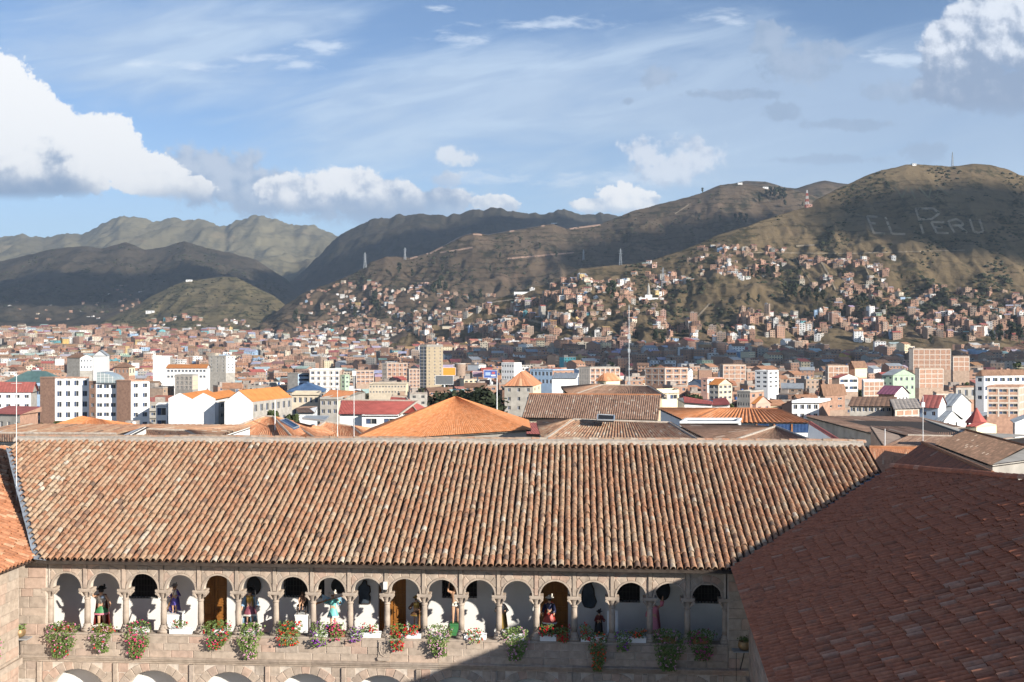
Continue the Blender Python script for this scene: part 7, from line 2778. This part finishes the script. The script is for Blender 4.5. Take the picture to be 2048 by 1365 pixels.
# paintings and plaques on the gallery wall
def plaque(label, x, y, rx, ry, kind, m):
    c = GP(x, y, GD - 0.03)
    s = (OY + GD) / F
    o = thing('wall_painting', label, 'painting', c, -TH)
    mb = MB()
    if kind == 'oval':
        pl = [(rx * s * math.cos(a), ry * s * math.sin(a)) for a in np.linspace(0, 6.283, 25)[:-1]]
    else:
        pl = [(px_ * rx * s, pz * ry * s) for px_, pz in kind]
    mb.prism(pl, -0.03, 0.02)
    mb.build('panel', m, o)
    fm = MB()
    n = len(pl)
    for i in range(n):
        a, b = pl[i], pl[(i + 1) % n]
        fm.tube([(a[0], -0.03, a[1]), (b[0], -0.03, b[1])], 0.025, 5)
    fm.build('frame', M_WOODD, o)


PK = mat('dark_canvas', (0.022, 0.026, 0.032), 0.6, 0.4, 3, 0)
PK2 = mat('slate_relief', (0.055, 0.075, 0.10), 0.7, 0.3, 3, 0.1)
plaque('dark oval painting behind the gold cuirassed saint', 508, 1172, 14, 18, 'oval', PK)
plaque('dark round painting above the turquoise angel', 677, 1172, 14, 15, 'oval', PK)
plaque('slate blue relief shaped like a seated bust on the white gallery wall', 729, 1184, 12, 24, [(-.9, -1), (.9, -1), (1, -.4), (.75, -.2), (1, 0), (.95, .45), (.45, .6), (.35, .95), (-.1, 1), (-.4, .7), (-.95, .4), (-1, 0), (-.8, -.4)], PK2)
plaque('irregular slate grey relief in the shaded bay', 1178, 1190, 15, 26, [(-.6, -.9), (.3, -1), (.7, -.9), (1, -.5), (.7, 0), (.6, .5), (.2, 1), (-.5, .9), (-.9, .2), (-1, -.4)], PK2)
plaque('black oval painting in the shaded bay of the pink statue', 1326, 1180, 13, 20, 'oval', PK)
# two white boards beside the shaded column
for (x, lb) in ((1217, 'white upright board on the near side of the shaded column'), (1233, 'white upright board on the far side of the shaded column')):
    c = GP(x, 1222, 0.7)
    b = GP(x, 1283, 0.7)
    t = thing('board', lb, 'board', b, -TH)
    mb = MB()
    mb.box(-.06, -.02, Z_FL - b.z, .06, .02, c.z - b.z)
    mb.build('panel', M_WHITE, t)
    mb = MB()
    mb.box(-.1, -.15, Z_FL - b.z, .1, .15, Z_FL - b.z + .04)
    mb.build('foot', M_METAL, t)

# ------------------------------------------------------------------ flowers along the parapet
M_FOL = mat('geranium_leaf', (0.125, 0.185, 0.042), 0.6, 0.3, 9, 0.0, rnd=0.2, spec=0.4)
FC = {'pink': (0.58, 0.20, 0.33), 'pale': (0.62, 0.33, 0.46), 'hot': (0.60, 0.06, 0.17), 'red': (0.60, 0.015, 0.03), 'orange': (0.72, 0.07, 0.02), 'purple': (0.26, 0.07, 0.36), 'magenta': (0.55, 0.08, 0.28)}
FM = {k: mat('blossom_' + k, v, 0.7, 0.15, 20, 0.0, spec=0.2) for k, v in FC.items()}
blob_v = [Vector(v) for v in ((0, 0, 1), (1, 0, 0), (0, 1, 0), (-1, 0, 0), (0, -1, 0), (0, 0, -.8), (.6, .6, .5), (-.6, .6, .5), (-.6, -.6, .5), (.6, -.6, .5))]
blob_f = [(0, 9, 6), (0, 6, 7), (0, 7, 8), (0, 8, 9), (1, 6, 9), (2, 7, 6), (3, 8, 7), (4, 9, 8), (1, 2, 6), (2, 3, 7), (3, 4, 8), (4, 1, 9), (5, 2, 1), (5, 3, 2), (5, 4, 3), (5, 1, 4)]


def plant(label, x, y0, y1, hwpx, cols, trough=None, nfl=46, dens=1.0, taper=0.5, wild=1.0):
    c = GP(x, 1270, -0.08)
    s = OY / F
    top, bot, hw = GP(x, y0, -0.1).z, GP(x, y1, -0.1).z, hwpx * s
    t = thing('flower_basket', label, 'flower basket', (c.x, c.y, Z_SILL), -TH)
    z0, z1 = bot - Z_SILL, top - Z_SILL
    pot = MB()
    pw = min(0.30, hw * 0.8) if not trough else trough * s
    pot.hprism([(-pw * .92, .04), (pw * .92, .04), (pw * .92, .24), (-pw * .92, .24)], 0.0, 0.01)
    for (u0, u1, v0, v1) in ((-1, 1, 0, .025), (-1, 1, .235, .26), (-1, -.93, .025, .235), (.93, 1, .025, .235)):
        pot.box(pw * u0, v0 + .02, 0.005, pw * u1, v1 + .02, .19)
    pot.box(-pw * 1.04, -.002, .19, pw * 1.04, .03, .215)
    pot.box(-pw * 1.04, .25, .19, pw * 1.04, .282, .215)
    pot.box(-pw * .93, .05, .1, pw * .93, .235, .17)
    pot.build('planter', M_WHITE if (trough or R7.random() < .6) else M_TERRA, t)
    fo = MB()
    def spot():
        v = R7.random() ** 0.85
        z = lerp(z1, z0, v)
        ww = hw * (1.0 if v < .35 else lerp(1.0, taper, (v - .35) / .65)) * math.sqrt(max(.08, 1 - max(0, (.14 - v) / .14) ** 2))
        xx = R7.uniform(-1, 1) * ww * (0.8 + .3 * R7.random()) + 0.10 * hw * math.sin(v * 9 + x)
        yy = -R7.uniform(.02, .22) - (.10 if z < 0 else 0.0) + (.20 * R7.random() if z > 0 else 0)
        return Vector((xx, yy, z))
    n = int(680 * dens * (hw / .6) * ((z1 - z0) / 1.1 + .2))
    for k in range(n):
        p = spot()
        nr = Vector((R7.gauss(0, .6), -1 + R7.gauss(0, .5), R7.gauss(.6, .6))).normalized()
        a = nr.orthogonal().normalized()
        a.rotate(Matrix.Rotation(R7.uniform(0, 6.28), 3, nr))
        b = nr.cross(a)
        q = R7.uniform(.024, .048)
        fo.face([p - a * q, p - b * q * .8 + nr * .008, p + a * q, p + b * q * .8 - nr * .01])
    for k in range(10):
        p = spot()
        fo.tube([(p.x * .4, .1, .17), (p.x * .8, p.y * .6, (p.z + .25) * .5), tuple(p)], .006, 4, cap=False)
    o = fo.build('foliage', M_FOL, t)
    o['kind'] = 'stuff'
    tot = sum(w for _, w in cols)
    for cn, w in cols:
        fb = MB()
        for k in range(max(2, int(1.05 * nfl * w / tot))):
            p = spot() + Vector((0, -.06, .01))
            r = R7.uniform(.032, .052)
            for j in range(3):
                cpos = p + Vector((R7.gauss(0, .6), R7.gauss(0, .4), R7.gauss(0, .6))) * r * .8
                fb.mesh([cpos + v * r * .62 for v in blob_v], blob_f)
        o = fb.build('blossoms', FM[cn], t)
        o['kind'] = 'stuff'


PL = [('basket of pink and red flowers trailing below the first arch', 128, 1244, 1312, 33, [('pink', 5), ('red', 1)], None, 46, 1.0),
      ('basket of pale pink flowers under the silver cuirassed angel', 207, 1247, 1302, 24, [('pale', 5), ('red', 1)], None, 34, .9),
      ('basket thick with hot pink flowers tapering below the barred window', 279, 1242, 1314, 27, [('hot', 5)], None, 56, 1.0),
      ('white trough with a few low green plants beside the violet angel', 360, 1241, 1252, 20, [('red', 1)], 23, 5, .5),
      ('basket of red and pink flowers in front of the first wooden door', 436, 1241, 1296, 30, [('red', 3), ('hot', 2)], None, 40, 1.0),
      ('long trailing basket of pale pink flowers under the blue cloaked saint', 502, 1245, 1314, 25, [('pale', 5)], None, 52, 1.1),
      ('basket of red flowers before the seated brown statue', 578, 1242, 1288, 26, [('red', 3), ('orange', 2)], None, 42, .9),
      ('purple petunia basket next to the hot pink one', 640, 1244, 1290, 19, [('purple', 5)], None, 40, .8),
      ('hot pink basket touching the purple petunias', 674, 1246, 1278, 18, [('hot', 4), ('pink', 1)], None, 36, .7),
      ('low purple clump left of a white trough', 713, 1254, 1281, 15, [('purple', 4)], None, 30, .6),
      ('white trough with green leaves and a few red flowers', 738, 1248, 1264, 20, [('red', 3)], 23, 12, .5),
      ('trailing basket of crimson flowers by the second door', 797, 1248, 1298, 17, [('red', 5)], None, 52, .8),
      ('white trough of red flowers beside the crimson basket', 822, 1249, 1268, 16, [('red', 4)], 20, 22, .5),
      ('basket of pale lilac pink flowers hanging in the sun near the shadow edge', 879, 1250, 1310, 25, [('pale', 5)], None, 46, 1.1),
      ('white trough with sparse red flowers spilling over', 950, 1257, 1284, 17, [('red', 4)], 22, 18, .45),
      ('basket of pale pink flowers crossing the shadow edge', 1033, 1254, 1318, 25, [('pale', 5)], None, 40, 1.0),
      ('white trough with red flowers at the feet of the hatted saint', 1096, 1250, 1272, 18, [('red', 4)], 16, 22, .6),
      ('bushy red geranium next to the hatted saint trough', 1125, 1254, 1284, 15, [('red', 5)], None, 26, .7),
      ('red geranium clump beside the dark hooded statue', 1172, 1248, 1280, 13, [('red', 4)], None, 20, .6),
      ('long orange red trailing basket below the dark hooded statue', 1196, 1264, 1340, 18, [('orange', 5)], 15, 34, 1.0),
      ('dark purple trailing clump in the shade', 1247, 1262, 1300, 17, [('purple', 4)], None, 18, .8),
      ('white trough of orange red flowers in the shade', 1276, 1258, 1276, 17, [('orange', 4)], 16, 16, .5),
      ('large basket of pale pink flowers trailing in the shade', 1336, 1258, 1338, 31, [('pale', 5)], None, 50, 1.1),
      ('basket of magenta flowers in the shade by the last arch', 1402, 1258, 1318, 28, [('magenta', 5)], None, 44, 1.0)]
for (lb, x, y0, y1, hw, cols, tr, nf, de) in PL:
    plant(lb, x, y0, y1, hw, cols, tr, nf, de, taper=(.45 if y1 - y0 > 50 else .7))


# copper pots on bracket shelves in the corners
def pot_shelf(label, label2, x, y, d, e, m):
    p = GP(x, y, d)
    t = thing('wall_bracket', label2, 'bracket', p, -TH)
    mb = MB()
    mb.box(-.46, -.24, -.03, .46, .20, .02)
    mb.build('shelf', M_METAL, t)
    mb = MB()
    mb.tube([(0, .0, -.03), (-.05, .15, -.45), (-.12, .28, -.85)], .022, 6)
    mb.build('strut', M_IRON, t)
    mb = MB()
    mb.tube([(-.30, .10, -.03), (-.30, .12, -1.25)], .012, 6)
    mb.build('drain_chain', M_IRON, t)
    t = thing('plant_pot', label, 'plant pot', p + Vector((0, 0, .02)), -TH)
    mb = MB()
    mb.lathe([(.12, 0), (.22, .06), (.265, .16), (.25, .27), (.22, .31), (.235, .345), (.20, .345), (.19, .29)], 16)
    mb.build('pot', m, t, smooth=True)
    fo = MB()
    for k in range(110):
        q = Vector((R7.gauss(0, .10), R7.gauss(0, .10), .36 + abs(R7.gauss(0, .07))))
        a = Vector((R7.gauss(0, 1), R7.gauss(0, 1), R7.gauss(0, 1))).normalized()
        b = a.orthogonal().normalized()
        r = R7.uniform(.02, .04)
        fo.face([q - a * r, q - b * r, q + a * r, q + b * r])
    o = fo.build('foliage', M_FOL, t)
    o['kind'] = 'stuff'


MCOP = mat('old_copper', (0.30, 0.20, 0.10), 0.45, 0.35, 4, 0.1, metal=0.4)
pot_shelf('round copper pot with sparse greens in the sunlit corner', 'grey wall shelf holding the copper pot in the sunlit corner', 38, 1276, -0.35, 0, MCOP)
pot_shelf('round dark pot with greens in the shaded corner', 'grey wall shelf holding the pot in the shaded corner', 1489, 1301, -0.6, 0, MCOP)
p = GP(-4, 1300, -2.2)
t = thing('flower_basket', 'pink flowers at the edge of the frame on the neighbouring wing', 'flower basket', p, -TH)
fb = MB()
for k in range(40):
    c = Vector((R7.gauss(0, .07), R7.gauss(0, .07), R7.uniform(-.42, .45)))
    fb.mesh([c + v * R7.uniform(.025, .04) for v in blob_v], blob_f)
o = fb.build('blossoms', FM['pink'], t)
o['kind'] = 'stuff'
mb = MB()
for k in range(160):
    q = Vector((R7.gauss(-.1, .1), R7.gauss(0, .1), R7.uniform(-.4, .5)))
    a = Vector((R7.gauss(0, 1), R7.gauss(0, 1), R7.gauss(0, 1))).normalized()
    b = a.orthogonal().normalized()
    mb.face([q - a * .04, q - b * .03, q + a * .04, q + b * .03])
o = mb.build('foliage', M_FOL, t)
o['kind'] = 'stuff'

# camera on the pilaster, carved shield on the parapet
p = GP(770.5, 1172, -0.12)
t = thing('security_camera', 'white security camera with dark dome fixed above a column capital', 'camera', p, -TH)
mb = MB()
mb.box(-.07, -.06, -.14, .07, .08, .16)
mb.build('housing', M_WMETAL, t)
mb = MB()
mb.lathe([(.02, -.27), (.065, -.24), (.075, -.19), (.075, -.14)], 12)
mb.build('dome', M_IRON, t)
mb = MB()
mb.tube([(0, .06, 0), (0, .12, 0)], .03, 8)
mb.build('bracket', M_METAL, t)
c = GP(768, 1300, -0.06)
t = thing('coat_of_arms', 'carved stone coat of arms set in the parapet', 'carving', c, -TH)
mb = MB()
mb.box(-.24, -.03, -.30, .24, .02, .38)
mb.build('slab', M_STONE1, t)
mb = MB()
pl = [(.17, .30), (.18, .0), (.12, -.16), (0, -.24), (-.12, -.16), (-.18, .0), (-.17, .30), (-.08, .26), (0, .32), (.08, .26)]
mb.prism(pl, -.055, -.02)
for i in range(len(pl)):
    a, b = pl[i], pl[(i + 1) % len(pl)]
    mb.tube([(a[0] * 1.08, -.05, a[1] * 1.05), (b[0] * 1.08, -.05, b[1] * 1.05)], .018, 5)
mb.tube([(0, -.06, .24), (0, -.06, -.18)], .02, 5)
mb.tube([(-.10, -.06, .10), (.10, -.06, .10)], .02, 5)
for s in (-1, 1):
    mb.tube([(s * .09, -.06, .22), (s * .12, -.06, .02), (s * .05, -.06, -.12)], .014, 5)
mb.build('shield', M_STONE1, t)
mb = MB()
mb.prism([(-.27, -.30), (.27, -.30), (.22, -.42), (-.22, -.42)], -.10, .02)
mb.build('ledge', M_STONE1, t)
